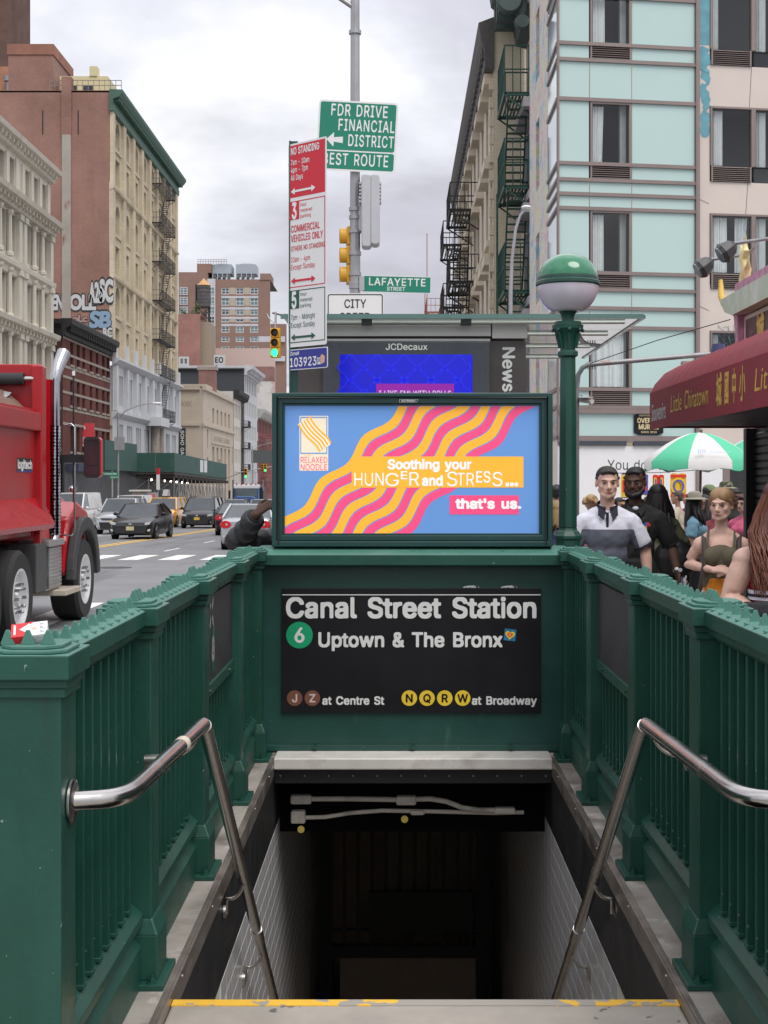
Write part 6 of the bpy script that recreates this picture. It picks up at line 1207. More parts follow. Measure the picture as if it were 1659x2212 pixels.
def dragon(y, fl):
    m = MB(); x = 3.25; c = lambda a, b: (x, y + fl * a, 3.50 + b)
    m.tube([c(.0, 0), c(.02, .12), c(-.05, .2), c(.03, .3), c(-.04, .37), c(.04, .42)], [.05, .055, .05, .05, .04, .015], 8); m.tube([c(-.04, .36), c(.0, .45), c(-.05, .52)], [.03, .02, .004], 6); m.tube([c(.04, .28), c(.12, .33), c(.10, .42), c(.16, .46)], [.03, .025, .02, .004], 6); m.tube([c(-.05, .2), c(-.12, .22), c(-.14, .3)], [.03, .025, .004], 6); m.tube([c(.05, .05), c(.13, .1), c(.12, .2)], [.03, .03, .01], 6); m.ell(c(.06, .37), (.03, .05, .04), 8, 6)
    m.build('dragon', M('dragon_gold', (.72, .60, .30), .5, .1, var=.15, scale=12), pgd, smooth=60)
dragon(13.3, 1); dragon(12.2, -1); m = MB(); m.tube([(3.2, 13.9, 3.46), (3.2, 14.05, 3.55), (3.2, 14.08, 3.72)], [.04, .035, .02], 8); m.build('eave_tip', gold, pgd, smooth=60)
fl_ = M('floodlight_grey', (.055, .055, .058), .45, .3, var=.15)
for (u, v, d, lab) in ((1525, 574, 13.6, 'lower of two grey floodlights on bent arms over the shop sign'), (1574, 540, 13.0, 'upper of two grey floodlights on bent arms over the shop sign')):
    c = P(u, v, d); t = T('floodlight', lab, 'floodlight', c, 'floodlights over the shop sign'); m = MB(); e_ = Vector((-.075, 0, -.045)); m.tube([c + Vector((.06, 0, .05)), c + Vector((.03, 0, .03)), c + e_ * .6, c + e_], [.035, .07, .10, .085], 8); m.build('head', fl_, t, bevel=.004)
    m = MB(); m.tube([c + e_, c + e_ * 1.15], [.08, .078], 8); m.build('lens', glass3, t); m = MB(); en = Vector((3.28, d - .6, c.z + .09)); m.tube([c + Vector((.05, 0, .06)), c + Vector((.35, -.2, .075)), en, Vector((3.30, d - .6, 3.45))], .016, 8); m.build('arm', galv, t, smooth=30)
pipe_rust = mixin(M('pipe_grey', (.30, .30, .31), .5, .5, var=.15), (.26, .12, .05), .58, .68, 4)
pa = T('pipe_frame', 'rust spotted grey pipe bending from behind the lamp post across to the awning', 'pipe', (1.95, 15.7, 0)); q = lambda u, v: P(u, v, 15.7); MB().tube([(q(1246, 0).x, 15.7, 0), q(1246, 840), q(1249, 810), q(1258, 795), q(1270, 788), q(1300, 785), q(1547, 764), q(1600, 758)], .028, 10).build('pipe', pipe_rust, pa, smooth=60)
rb = mixin(M('rusty_beam', (.38, .34, .28), .8, var=.2), (.20, .09, .05), .52, .62, 3); MB().box(q(1472, 0).x, q(1530, 0).x, 15.62, 15.74, q(0, 791).z, q(0, 781).z).build('beam', rb, pa); m = MB(); m.beam(q(1528, 784), P(1600, 760, 14.6), .07, .07); m.build('beam', rb, pa)
m = MB(); m.tube([q(1272, 786), P(1420, 735, 14.6), P(1578, 690, 13.8)], .005, 5); m.build('wire', black, pa); m = MB(); [m.box(q(1270 + k * 5, 0).x - .004, q(1270 + k * 5, 0).x + .004, 15.69, 15.71, q(0, 798).z, q(0, 788).z) for k in range(4)]; m.build('clamp', black, pa)
bk = T('bucket', 'dark blue plastic bucket upside down on the beam above the awning', 'bucket', q(1545, 766)); MB().lathe([(.085, q(0, 765).z), (.068, q(0, 746).z), (.0001, q(0, 746).z)], (q(1545, 0).x, 15.55, 0), 18).build('shell', M('bucket_blue', (.03, .035, .12), .4), bk, smooth=40)
cm_ = T('security_camera', 'white bullet security camera on the pipe beside the lamp post', 'camera', q(1256, 866)); c = q(1262, 866); m = MB(); m.tube([c + Vector((-.06, .1, .02)), c + Vector((.075, -.1, -.012))], .028, 12); m.build('body', sw_, cm_, smooth=40); MB().box(c.x - .07, c.x + .08, 15.58, 15.8, c.z + .028, c.z + .036).build('sunshield', sw_, cm_); m = MB(); m.tube([c + Vector((-.02, .05, .03)), c + Vector((-.02, .05, .07)), c + Vector((-.10, .03, .07))], .01, 6); m.build('bracket', sal, cm_)
# umbrellas
ug, uw = M('umbrella_green', (.09, .50, .29), .75, var=.05), M('umbrella_white', (.64, .63, .61), .8, var=.05)
def umbrella(label, x, y, zt, r, drop, rz):
    t = T('umbrella', label, 'umbrella', (x, y, 0), 'street umbrellas'); n = 8
    for k in range(n):
        m = MB(); rows_ = []
        for i in range(6):
            s_ = i / 5; rr_ = r * s_; z = zt - drop * s_ ** 1.7
            rows_.append([(x + rr_ * cos(rz + 2 * pi * (k + j / 4) / n) * (1 - .05 * sin(pi * j / 4) * s_), y + rr_ * sin(rz + 2 * pi * (k + j / 4) / n) * (1 - .05 * sin(pi * j / 4) * s_), z - .0 + .03 * sin(pi * j / 4) * s_) for j in range(5)])
        last = rows_[-1]; rows_.append([(p[0], p[1], p[2] - .16 - .03 * sin(j * 1.7 + k)) for j, p in enumerate(last)])
        vs = [p for q_ in rows_ for p in q_]; m.add(vs, [(i * 5 + j, i * 5 + j + 1, (i + 1) * 5 + j + 1, (i + 1) * 5 + j) for i in range(6) for j in range(4)]); m.build('canopy_panel', uw if k % 2 else ug, t, fix=False, smooth=50)
        a = rz + 2 * pi * k / n; MB().beam((x, y, zt - .05), (x + r * cos(a), y + r * sin(a), zt - drop - .02), .012).build('rib', black, t)
    MB().cyl((x, y, .0), (x + .04, y, zt + .05), .022, n=8).build('pole', M('umbrella_pole', (.12, .09, .07), .5), t); return t
uc = P(1510, 934, 25); um = umbrella('green and white striped street umbrella under the end of the awning', uc.x, 25, uc.z, .98, .52, pi / 8)
letters('lettering', um, M('print_paleblue', (.38, .48, .58), .7), [('8R', -.22, .0, .085, dict(bold=.03)), ('PHARMACY', .0, .0, .05, dict(width=.34))], (uc.x, 25 - .92, uc.z - .40), (1, 0, 0), (0, .55, .83), lift=.02)
uc2 = P(1655, 936, 27); umbrella('second green and white umbrella mostly hidden behind the shop shutter', uc2.x, 27, uc2.z, .95, .5, .1)
# felt banners on a string
bn = T('banner_string', 'string of bright felt letter banners hung across the hoarding', 'banners', P(1410, 1040, 23)); m = MB(); m.tube([P(1330, 1022, 23), P(1420, 1021, 23), P(1500, 1016, 23)], .006, 5); m.build('string', black, bn)
def banner(u0, u1, v0, v1, ch, c0, c1, c2, c3):
    o_ = P(u0, v1, 23); w_ = (u1 - u0) * 23 / F; h2 = (v1 - v0) * 23 / F
    m = MB(); n = 6; pts = [(o_.x + w_ * i / n, 23 + .012 * sin(i * 1.9), o_.z + h2 * j / 5 + .008 * sin(i * 2 + j)) for j in range(6) for i in range(n + 1)]; m.add(pts, [(j * 7 + i, j * 7 + i + 1, (j + 1) * 7 + i + 1, (j + 1) * 7 + i) for j in range(5) for i in range(n)]); b_ = m.build('banner', c0, bn, fix=False, smooth=60)
    fr2 = dict(o=(o_.x, 22.985, o_.z), ax=(1, 0, 0), ay=(0, 0, 1)); flat('band', b_, c1, rect(0, w_, h2 * .04, h2 * .16), **fr2); flat('band', b_, c1, rect(0, w_, h2 * .84, h2 * .96), **fr2)
    letters('letter_edge', b_, c3, [(ch, w_ / 2, h2 * .2, h2 * .58, dict(al='c', bold=.075))], (o_.x, 22.983, o_.z), (1, 0, 0), (0, 0, 1), lift=.002); letters('letter', b_, c2, [(ch, w_ / 2, h2 * .24, h2 * .5, dict(al='c', bold=.02))], (o_.x, 22.981, o_.z), (1, 0, 0), (0, 0, 1), lift=.003)
fy, fr_d, fb = M('felt_yellow', (.80, .50, .03), .9), M('felt_red', (.68, .045, .03), .9), M('felt_blue', (.10, .11, .42), .9)
banner(1342, 1366, 1023, 1076, 'B', fb, fy, fr_d, fy); banner(1410, 1434, 1026, 1062, 'U', fr_d, fr_d, fb, fy); banner(1448, 1482, 1023, 1076, 'O', fy, fr_d, fb, fy); banner(1372, 1400, 1024, 1070, 'N', fy, fb, fr_d, fb)
# sidewalk shed on the left
sh = T('sidewalk_shed', 'dark green plywood sidewalk shed on steel scaffold posts along the left pavement', 'scaffold', (-24, 160, -2)); ply = mixin(M('shed_green', (.022, .075, .06), .7, var=.15, scale=.6), (.05, .11, .095), .56, .7, .8, fac=.5); stl = M('scaffold_steel', (.26, .26, .27), .5, .5, var=.2)
XS = -21.9; zt_ = lambda y: gz(y) + 6.35
for k in range(11):
    y0, y1 = 139 + k * 3.85, 139 + (k + 1) * 3.85 - .03; m = MB(); z = (zt_(y0), zt_(y1)); m.add([(XS - .06, y0, z[0] - 1.9), (XS, y0, z[0] - 1.9), (XS, y1, z[1] - 1.9), (XS - .06, y1, z[1] - 1.9), (XS - .06, y0, z[0]), (XS, y0, z[0]), (XS, y1, z[1]), (XS - .06, y1, z[1])], [(3, 2, 1, 0), (4, 5, 6, 7), (0, 1, 5, 4), (1, 2, 6, 5), (2, 3, 7, 6), (3, 0, 4, 7)]); m.build('parapet_panel', ply, sh)
for k in range(3): MB().box(-27.5 + k * 1.87, -27.5 + (k + 1) * 1.87 - .03, 138.94, 139, zt_(139) - 1.9, zt_(139)).build('parapet_panel', ply, sh)
m = MB(); m.add([(-27.5, 139, zt_(139) - 2.1), (XS, 139, zt_(139) - 2.1), (XS, 181, zt_(181) - 2.1), (-27.5, 181, zt_(181) - 2.1), (-27.5, 139, zt_(139) - 1.85), (XS, 139, zt_(139) - 1.85), (XS, 181, zt_(181) - 1.85), (-27.5, 181, zt_(181) - 1.85)], [(3, 2, 1, 0), (4, 5, 6, 7), (0, 1, 5, 4), (1, 2, 6, 5), (2, 3, 7, 6), (3, 0, 4, 7)]); m.build('deck', M('deck_wood', (.06, .055, .05), .9), sh)
for k in range(15):
    y = 139.3 + k * 2.95
    for x in (XS - .1, -27.2) + ((-24.5,) if k == 0 else ()): MB().cyl((x, y, gz(y)), (x, y, zt_(y) - 2.1), .06, n=6).build('post', stl, sh)
    MB().box(-27.4, XS + .3, y - .06, y + .06, zt_(y) - 2.45, zt_(y) - 2.1).build('joist', M('deck_wood', (.06, .055, .05), .9), sh)
    if k < 14:
        y2 = y + 2.95
        for x_, a_, b_ in ((XS - .1, 1.2, 3.6), (XS - .1, 3.6, 1.2), (XS - .1, 3.3, 3.3), (-27.2, 1.2, 3.6), (-24.5, 3.6, 1.2)): MB().beam((x_, y, gz(y) + a_), (x_, y2, gz(y2) + b_), .05).build('brace', stl, sh)
for a_, b_ in ((-27.2, -24.5), (-24.5, -27.2), (-24.5, -22), (-22, -24.5)): MB().beam((a_, 139.3, .0), (b_, 139.3, 1.9), .05).build('brace', stl, sh)
for k in range(2): fl2 = MB().box(XS + .002, XS + .02, 157 + k * 3.2, 159.4 + k * 3.2, zt_(158) - 1.5, zt_(158) - .15).build('notice', M('notice_white', (.6, .6, .6), .8, var=.2), sh)
hb = T('hoarding_box', 'short dark green plywood hoarding beside the red brick building', 'hoarding', (-25.5, 131, 2)); MB().box(-26.0, -25.2, 122, 137, 2.7, 5.3).build('panel', ply, hb)
lampm = M('bulb', (.9, .85, .7), .4, emit=4)
for k in range(7): y = 141 + k * 4; mk('bulb', shared('bulb_mesh', MB().ell((0, 0, 0), (.11, .11, .11), 8, 6), lampm), sh, loc=(-24.5 + 24, y - 160, zt_(y) - 2.6 + 2))
# left street lamp with alley signs
def streetlight(label, x, y, h, arm, group='far street lights'):
    t = T('street_light', label, 'street light', (x, y, gz(y)), group); z = gz(y); MB().lathe([(.16, 0), (.13, .8), (.10, 1.0), (.07, h)], (x, y, z), 8).build('pole', galv, t); MB().tube([(x, y, z + h - .6), (x + arm * .2, y, z + h + .1), (x + arm * .6, y, z + h + .55), (x + arm, y, z + h + .75)], .045, 6).build('arm', galv, t, smooth=50); MB().ell((x + arm + .35, y, z + h + .72), (.45, .16, .1), 10, 6).build('luminaire', sw_, t, smooth=60); return t
s1 = streetlight('grey street light beside the alley sign on the left pavement', -22.1, 112, 8.6, 2.7)
for lab, (u0, u1, v0, v1), tx, hh in (('small green alley name sign on the left street light', (222, 255, 1019, 1027), 'Cortlandt Alley', .16), ('smaller green sign below the alley name sign', (237, 256, 1027.5, 1034), 'ONE WAY' if False else 'Canal St', .13)):
    a0, b0 = P(u0, v1, 111.8), P(u1, v0, 111.8); t = T('street_name_sign', lab, 'sign', a0); MB().box(a0.x, b0.x, 111.78, 111.82, a0.z, b0.z).build('blade', sgreen, t); letters('lettering', t, sw_, [(tx, .08, (b0.z - a0.z) * .22, (b0.z - a0.z) * .5, dict(width=(b0.x - a0.x) * .86, bold=.02))], (a0.x, 111.78, a0.z), (1, 0, 0), (0, 0, 1), lift=.01)
t = T('square_sign', 'bare grey back of a square sign on the left street light', 'sign', P(258, 950, 111.8)); a0, b0 = P(247, 972, 111.7), P(269, 944, 111.7); MB().box(a0.x, b0.x, 111.68, 111.72, a0.z, b0.z).build('plate', M('sign_back_grey', (.25, .25, .26), .6), t)
streetlight('distant street light with long arm at the end of the left row', -19.5, 190, 9.0, 5.0)
mp = T('signal_mast', 'grey signal mast with two far traffic lights at the end of the shed', 'mast', (-21.3, 182, -2)); z = gz(182); m = MB(); m.tube([(-22.9, 182, z), (-22.9, 182, z + 7)], .12, 8); m.tube([(-22.9, 182, z + 4.2), (-20, 182, z + 5.4), (-15.5, 182, z + 6.2)], .07, 6); m.build('mast', galv, mp)
for (u, v, lab, on) in ((531, 1033, 'small far traffic light showing green above the traffic', True), (566.5, 1019, 'left one of a small far pair of traffic lights near the billboard', False), (573, 1019, 'right one of a small far pair of traffic lights near the billboard', True)): c = P(u, v, 181.5); signal('traffic_light', lab, (c.x, 181.5, c.z), 0, h=1.25 if u < 540 else 1.0, green_on=on)
sgn = T('parking_sign', 'far small red and white parking sign under the green shed', 'sign', P(340, 1020, 138)); c = P(338, 1058, 138); MB().box(c.x, c.x + .33, 137.95, 138, c.z, c.z + 2.1).build('plate', sw_, sgn); MB().box(c.x, c.x + .33, 137.93, 137.95, c.z + 1.5, c.z + 2.1).build('red_panel', sred, sgn); MB().box(c.x + .12, c.x + .2, 138, 138.05, gz(138), c.z + 2.1).build('post', galv, sgn)
bd = T('billboard', 'dark grey panel billboard hung over the far pavement', 'billboard', P(556, 988, 200)); c = P(543, 1000, 200); MB().box(c.x, c.x + 2.9, 200, 200.3, c.z, c.z + 1.8).build('panel', M('panel_grey', (.09, .095, .10), .5), bd); MB().box(c.x + .1, c.x + .25, 200.3, 200.5, gz(200), c.z).build('post', galv, bd)
st3 = T('street_light', 'bent grey street light in front of the grey building on the right', 'street light', (3.6, 33, 0)); q = lambda u, v: P(u, v, 33); MB().tube([(q(1102, 0).x, 33, -.1), q(1103, 640), q(1106, 560), q(1114, 495), q(1124, 465), q(1133, 455)], [.055, .048, .04, .035, .03, .03], 8).build('pole', galv, st3, smooth=50); c = q(1137, 448); MB().ell(c, (.12, .12, .05), 12, 6).build('luminaire', sw_, st3, smooth=60)
# hot dog cart
ct = T('food_cart', 'steel street food cart with coloured menu pictures on the left pavement', 'food cart', (-20.3, 108, -1.2)); c = P(289, 1084, 108); z = gz(108) + .14; MB().box(c.x, c.x + 1.75, 107.4, 108.6, z + .5, z + 2.1).build('body', nst, ct); MB().box(c.x - .2, c.x + 1.2, 107.1, 108.8, z + 2.2, z + 2.32).build('canopy', M('cart_canopy', (.6, .58, .5), .7), ct)
for k, cc in enumerate(((.6, .12, .06), (.65, .35, .06), (.10, .16, .40), (.6, .1, .08))): MB().box(c.x + .08 + k * .42, c.x + .44 + k * .42, 107.36, 107.4, z + 1.1 + .1 * (k % 2), z + 2.0).build('menu_board', M('menu_%d' % k, cc, .6, var=.5, scale=8), ct)
for s_ in (.3, 1.4): MB().cyl((c.x + s_, 107.4, z + .28), (c.x + s_, 107.5, z + .28), .28, n=14).build('wheel', black, ct)
for s_ in (.05, 1.65): MB().box(c.x + s_, c.x + s_ + .05, 107.45, 107.5, z + 2.1, z + 2.2).build('canopy_post', nst, ct)
# ---------------------------------------------------------------- vehicles
rubber = M('tyre_rubber', (.018, .018, .019), .75, var=.25, scale=6, bump=.15); alloy = M('alloy', (.58, .58, .60), .38, .6, var=.1); chrome = M('chrome', (.42, .42, .44), .12, 1.0, var=.15, scale=6, rvar=.06); cglass = M('car_glass', (.035, .045, .05), .04, var=.4, scale=1.0, rvar=.02, spec=.8); head_l = M('headlight', (.55, .57, .60), .1, .2, var=.3, scale=12, rvar=.05); tail_l = M('tail_light', (.50, .008, .012), .15, var=.3, scale=10, coat=.5); plastic = M('black_plastic', (.016, .016, .017), .5); arch_m = M('arch_black', (.006, .006, .006), .9)
def wheel_set(par, x, y, r, w, side, rim=alloy, nuts=0, loc=True):
    """wheel whose outer face lies at x looking along side (+1 / -1)"""
    o = x; d = -side
    ty = MB().lathe([(r * .60, o + d * .01), (r * .93, o), (r, o + d * w * .12), (r, o + d * w * .88), (r * .93, o + d * w), (r * .55, o + d * w)], (0, y[0], y[1]), 32, axis='x', cap=False).build('wheel', rubber, par, smooth=40, local=loc)
    MB().lathe([(.0001, o + d * .02), (r * .16, o + d * .02), (r * .2, o + d * .06), (r * .5, o + d * .05), (r * .57, o + d * .004), (r * .62, o + d * .004), (r * .62, o + d * .05)], (0, y[0], y[1]), 28, axis='x').build('rim', rim, ty, smooth=35, local=loc)
    m = MB()
    for k in range(nuts or 5):
        a = 2 * pi * k / (nuts or 5)
        if nuts: m.cyl((o + d * .05, y[0] + r * .30 * cos(a), y[1] + r * .30 * sin(a)), (o - d * .012, y[0] + r * .30 * cos(a), y[1] + r * .30 * sin(a)), .02, n=6)
        else: m.beam((o + d * .03, y[0] + r * .15 * cos(a), y[1] + r * .15 * sin(a)), (o + d * .015, y[0] + r * .56 * cos(a), y[1] + r * .56 * sin(a)), .06, .03, up=(1, 0, 0))
    m.build('wheel_nuts' if nuts else 'spokes', chrome if nuts else rim, ty, local=loc, kind='stuff'); return ty
def car(name, label, cat, loc, rz, paint, kind='sedan', front=True, plate=(.6, .42, .05), group='cars in the street', extra=None):
    """nose towards -y; x across, z up from the road"""
    t = T(name, label, cat, (0, 0, 0), group)
    L, W_, H_ = {'sedan': (4.8, 1.82, 1.46), 'small': (4.5, 1.70, 1.45), 'suv': (4.6, 1.84, 1.70), 'minivan': (5.05, 1.98, 1.78), 'van': (5.6, 2.0, 2.0)}[kind]; w = W_ / 2; r = {'sedan': .33, 'small': .31}.get(kind, .35)
    # stations: y, top z, half width, bottom z
    if kind in ('sedan', 'small'): st = [(-L / 2, .60, .78, .32), (-L / 2 + .06, .70, .86, .22), (-L / 2 + .35, .80, .96, .18), (-L / 2 + 1.25, .93, 1, .18), (-L / 2 + 1.6, .96, 1, .18), (L / 2 - 1.0, 1.0, 1, .18), (L / 2 - .45, 1.05, .98, .2), (L / 2 - .08, 1.02, .92, .24), (L / 2, .92, .86, .34)]; cab = [(-L / 2 + 1.28, .94, .0), (-L / 2 + 2.05, H_ - .03, 1), (L / 2 - 1.6, H_, 1), (L / 2 - .65, 1.03, 0)]
    elif kind == 'suv': st = [(-L / 2, .66, .80, .36), (-L / 2 + .06, .86, .88, .26), (-L / 2 + .35, .98, .97, .22), (-L / 2 + 1.15, 1.07, 1, .22), (L / 2 - .5, 1.12, 1, .22), (L / 2 - .05, 1.1, .93, .26), (L / 2, .9, .88, .4)]; cab = [(-L / 2 + 1.1, 1.07, 0), (-L / 2 + 1.85, H_ - .02, 1), (L / 2 - .6, H_, 1), (L / 2 - .12, 1.1, 0)]
    elif kind == 'minivan': st = [(-L / 2, .66, .80, .34), (-L / 2 + .06, .82, .88, .24), (-L / 2 + .4, .98, .96, .2), (-L / 2 + 1.0, 1.10, 1, .2), (L / 2 - .4, 1.14, 1, .2), (L / 2 - .05, 1.1, .94, .24), (L / 2, .9, .9, .4)]; cab = [(-L / 2 + .92, 1.08, 0), (-L / 2 + 1.85, H_ - .02, 1), (L / 2 - .45, H_, 1), (L / 2 - .08, 1.12, 0)]
    else: st = [(-L / 2, .70, .84, .34), (-L / 2 + .06, .9, .92, .26), (-L / 2 + .5, 1.08, .98, .22), (-L / 2 + .9, 1.16, 1, .22), (L / 2 - .05, 1.2, .99, .24), (L / 2, 1.0, .97, .4)]; cab = [(-L / 2 + .8, 1.14, 0), (-L / 2 + 1.6, H_ - .02, 1), (L / 2 - .2, H_, 1), (L / 2 - .03, 1.2, 0)]
    m = MB(); vs = []; n = 12
    for y, zt, k, zb in st:
        a = w * k; c = [(a * .93, zb), (a * .985, zb + .12), (a, zb + (zt - zb) * .45), (a * .985, zt - .14), (a * .93, zt - .04), (a * .72, zt + .012)]
        vs += [(p[0], y, p[1]) for p in c] + [(-p[0], y, p[1]) for p in reversed(c)]
    fs = [(i * n + j, i * n + (j + 1) % n, (i + 1) * n + (j + 1) % n, (i + 1) * n + j) for i in range(len(st) - 1) for j in range(n)] + [tuple(range(n - 1, -1, -1)), tuple((len(st) - 1) * n + j for j in range(n))]
    m.add(vs, fs); m.build('body', paint, t, smooth=28, local=True)
    belt = st[3][2] * w; (y0, z0, _), (y1, z1, _), (y2, z2, _), (y3, z3, _) = cab; wr = w * (.74 if kind != 'van' else .84); wb = w * .93
    def sec(y, z, ww): return [(ww, y, z), (-ww, y, z)]
    P8 = [(-wb, y0, z0), (wb, y0, z0), (wr, y1, z1), (-wr, y1, z1), (-wr, y2, z2), (wr, y2, z2), (wb, y3, z3), (-wb, y3, z3)]
    m = MB(); m.add(P8, [(0, 1, 2, 3), (2, 5, 4, 3), (4, 5, 6, 7), (1, 6, 5, 2), (0, 3, 4, 7)]); m.build('glass', cglass, t, local=True)
    m = MB(); m.add([(-wr - .015, y1 - .03, z1 - .015), (wr + .015, y1 - .03, z1 - .015), (wr + .015, y2 + .05, z2 - .02), (-wr - .015, y2 + .05, z2 - .02), (-wr * .9, y1 + .12, z1 + .03), (wr * .9, y1 + .12, z1 + .03), (wr * .9, y2 - .1, z2 + .025), (-wr * .9, y2 - .1, z2 + .025)], [(0, 1, 5, 4), (1, 2, 6, 5), (2, 3, 7, 6), (3, 0, 4, 7), (4, 5, 6, 7), (3, 2, 1, 0)]); m.build('roof', paint, t, smooth=30, local=True)
    m = MB()
    for s in (-1, 1):
        for a, b in (((s * wb, y0, z0), (s * (wr + .01), y1, z1)), ((s * wb, y3, z3), (s * (wr + .01), y2, z2)), ((s * (wb + .0), (y1 + y2) / 2 + .1, (z0 + z3) / 2), (s * (wr + .01), (y1 + y2) / 2, z2))): m.beam(a, b, .07, .07)
        m.beam((s * wb, y0, z0), (s * wb, y3, z3), .06, .05)
        if kind == 'van': m.add([(s * (wb + .01), y1 + .9, z0), (s * (wb + .01), y3, z3), (s * (wr + .012), y2, z2), (s * (wr + .012), y1 + .7, z1)], [(0, 1, 2, 3)])
    m.build('pillars', paint, t, local=True)
    for s in (-1, 1):
        m = MB(); m.ell((s * (w + .10), y0 + .42, z0 + .10), (.11, .07, .075), 10, 8); m.build('mirror', paint, t, smooth=60, local=True)
        m = MB(); m.box(s * (w + .002), s * (w + .006), (y1 + y2) / 2, (y1 + y2) / 2 + .012, .35, z0); m.box(s * (w + .002), s * (w + .02), (y1 + y2) / 2 - .3, (y1 + y2) / 2 - .12, .86, .89); m.build('door_seam', arch_m, t, local=True, kind='stuff')
        for yy in (-L / 2 + .92, L / 2 - 1.02):
            MB().lathe([(.0001, s * (w - .004)), (r * 1.17, s * (w - .004)), (r * 1.17, s * (w + .006)), (.0001, s * (w + .006))], (0, yy, r * 1.02), 24, axis='x').build('wheel_arch', arch_m, t, local=True)
            wheel_set(t, s * (w + .012), (yy, r), r, .2, s)
    yf = -L / 2; big = kind in ('suv', 'minivan', 'van'); zg = .62 if not big else .74
    m = MB(); m.prism([(-.52, zg - .05), (.52, zg - .05), (.62, zg + .055), (-.62, zg + .055)], (0, yf - .012, 0), (1, 0, 0), (0, 0, 1), (0, .06, 0)); g_ = m.build('grille', plastic, t, local=True)
    m = MB()
    for k in range(3): m.box(-.55, .55, yf - .022, yf - .012, zg - .03 + k * .033, zg - .02 + k * .033)
    m.ell((0, yf - .022, zg + .02), (.075, .012, .05), 12, 8); m.build('grille_trim', chrome, g_, local=True, kind='stuff')
    m = MB(); m.prism([(-.6, .28), (.6, .28), (.68, zg - .14), (-.68, zg - .14)], (0, yf - .014, 0), (1, 0, 0), (0, 0, 1), (0, .06, 0)); m.build('bumper_intake', plastic, t, local=True)
    for s in (-1, 1):
        m = MB(); m.prism([(s * .50, zg - .015), (s * (w * .86), zg + .01), (s * (w * .95), zg + .14), (s * .62, zg + .085)], (0, yf + .005, 0), (1, 0, 0), (0, 0, 1), (0, .16, .0)); m.build('headlight', head_l, t, bevel=.012, local=True)
        m = MB(); m.prism([(s * .66, .36), (s * .8, .36), (s * .82, .46), (s * .7, .44)], (0, yf + .015, 0), (1, 0, 0), (0, 0, 1), (0, .1, 0)); m.build('fog_light', head_l, t, local=True)
    MB().box(-.16, .16, yf - .03, yf - .012, zg - .22, zg - .06).build('number_plate', M('plate_%02d' % int(plate[2] * 99), plate, .5), t, local=True)
    yr = L / 2; zt = .86 if not big else .98
    for s in (-1, 1):
        m = MB()
        if big: m.prism([(s * (w * .72), zt - .1), (s * (w * .93), zt - .1), (s * (w * .90), zt + .28), (s * (w * .78), zt + .28)], (0, yr + .012, 0), (1, 0, 0), (0, 0, 1), (0, -.14, 0))
        else: m.prism(circ(s * (w * .74), zt - .02, w * .22, 14, ry=.125), (0, yr + .015, 0), (1, 0, 0), (0, 0, 1), (0, -.2, 0))
        tl = m.build('tail_light', tail_l, t, bevel=.01, local=True)
        if not big: m = MB(); m.ell((s * w * .70, yr + .014, zt - .02), (.035, .012, .03), 10, 6); m.build('reverse_lamp', head_l, tl, local=True)
    MB().box(-.17, .17, yr + .002, yr + .014, .72 if not big else .8, .86 if not big else .94).build('number_plate', M('plate_%02d' % int(plate[2] * 99), plate, .5), t, local=True)
    m = MB(); m.box(-w * .86, w * .86, yr - .02, yr + .012, .44, .50); m.build('bumper_line', plastic if kind != 'small' else alloy, t, local=True)
    if extra: extra(t, H_, y1)
    t.location = loc; t.rotation_euler = (0, 0, rz); return t
pk = M('paint_black', (.007, .007, .008), .22, var=.15, scale=.6, coat=.15, rvar=.06, spec=.35); psil = M('paint_silver', (.46, .47, .49), .25, .5, var=.05, coat=.6, rvar=.05); pwh = M('paint_white', (.66, .66, .66), .3, var=.05, coat=.5); pye = M('paint_taxi', (.80, .36, .012), .28, var=.06, coat=.6, rvar=.05); pgr = M('paint_graphite', (.035, .036, .04), .2, var=.1, coat=.6); pbl = M('paint_paleblue', (.20, .25, .30), .25, .3, var=.05, coat=.5)
def taxi_top(t, H_, y1):
    m = MB(); m.prism([(-.62, H_ + .05), (.62, H_ + .05), (.45, H_ + .12), (-.45, H_ + .12)], (-.1, 0, 0), (0, 1, 0), (0, 0, 1), (.2, 0, 0)); b = m.build('roof_sign_base', plastic, t, local=True); m = MB(); m.prism([(-.55, H_ + .12), (.55, H_ + .12), (.40, H_ + .50), (-.1, H_ + .52)], (-.16, 0, 0), (0, 1, 0), (0, 0, 1), (.32, 0, 0)); m.build('roof_sign', M('roof_sign_grey', (.30, .30, .31), .4), t, bevel=.03, local=True)
def rack(t, H_, y1): m = MB(); [m.beam((s * .62, y1 + .1, H_ + .06), (s * .62, y1 + 1.9, H_ + .06), .035) for s in (-1, 1)]; m.build('roof_rail', plastic, t, local=True)
def pos(x, y): return (x, y, gz(y) + .006)
car('parked_car', 'black sedan facing the camera in the nearest lane left of the yellow line', 'car', pos(-10.85, 60.4), radians(-2.5), pk, 'sedan', plate=(.52, .45, .25))
car('parked_car', 'silver and white suv facing the camera behind the black sedan', 'car', pos(-13.45, 69.5), radians(-1), psil, 'suv', extra=rack)
car('parked_van', 'white van with ladder-free roof parked behind the silver suv'.replace(' ladder-free', ' plain'), 'van', pos(-19.2, 103), 0, pwh, 'van')
car('taxi', 'yellow minivan taxi with roof advertising sign between two black cars', 'taxi', pos(-14.3, 87.5), radians(-1.5), pye, 'minivan', extra=taxi_top)
car('parked_car', 'black minivan facing the camera to the right of the yellow taxi', 'car', pos(-11.6, 84.6), radians(-1), pk, 'minivan', extra=rack)
car('parked_car', 'dark grey suv partly hidden behind the black minivan', 'car', pos(-11.75, 103), 0, pgr, 'suv', extra=rack)
car('parked_car', 'black sedan seen from behind with a red tail light next to the silver car', 'car', pos(-7.55, 67.1), radians(181.5), pk, 'sedan')
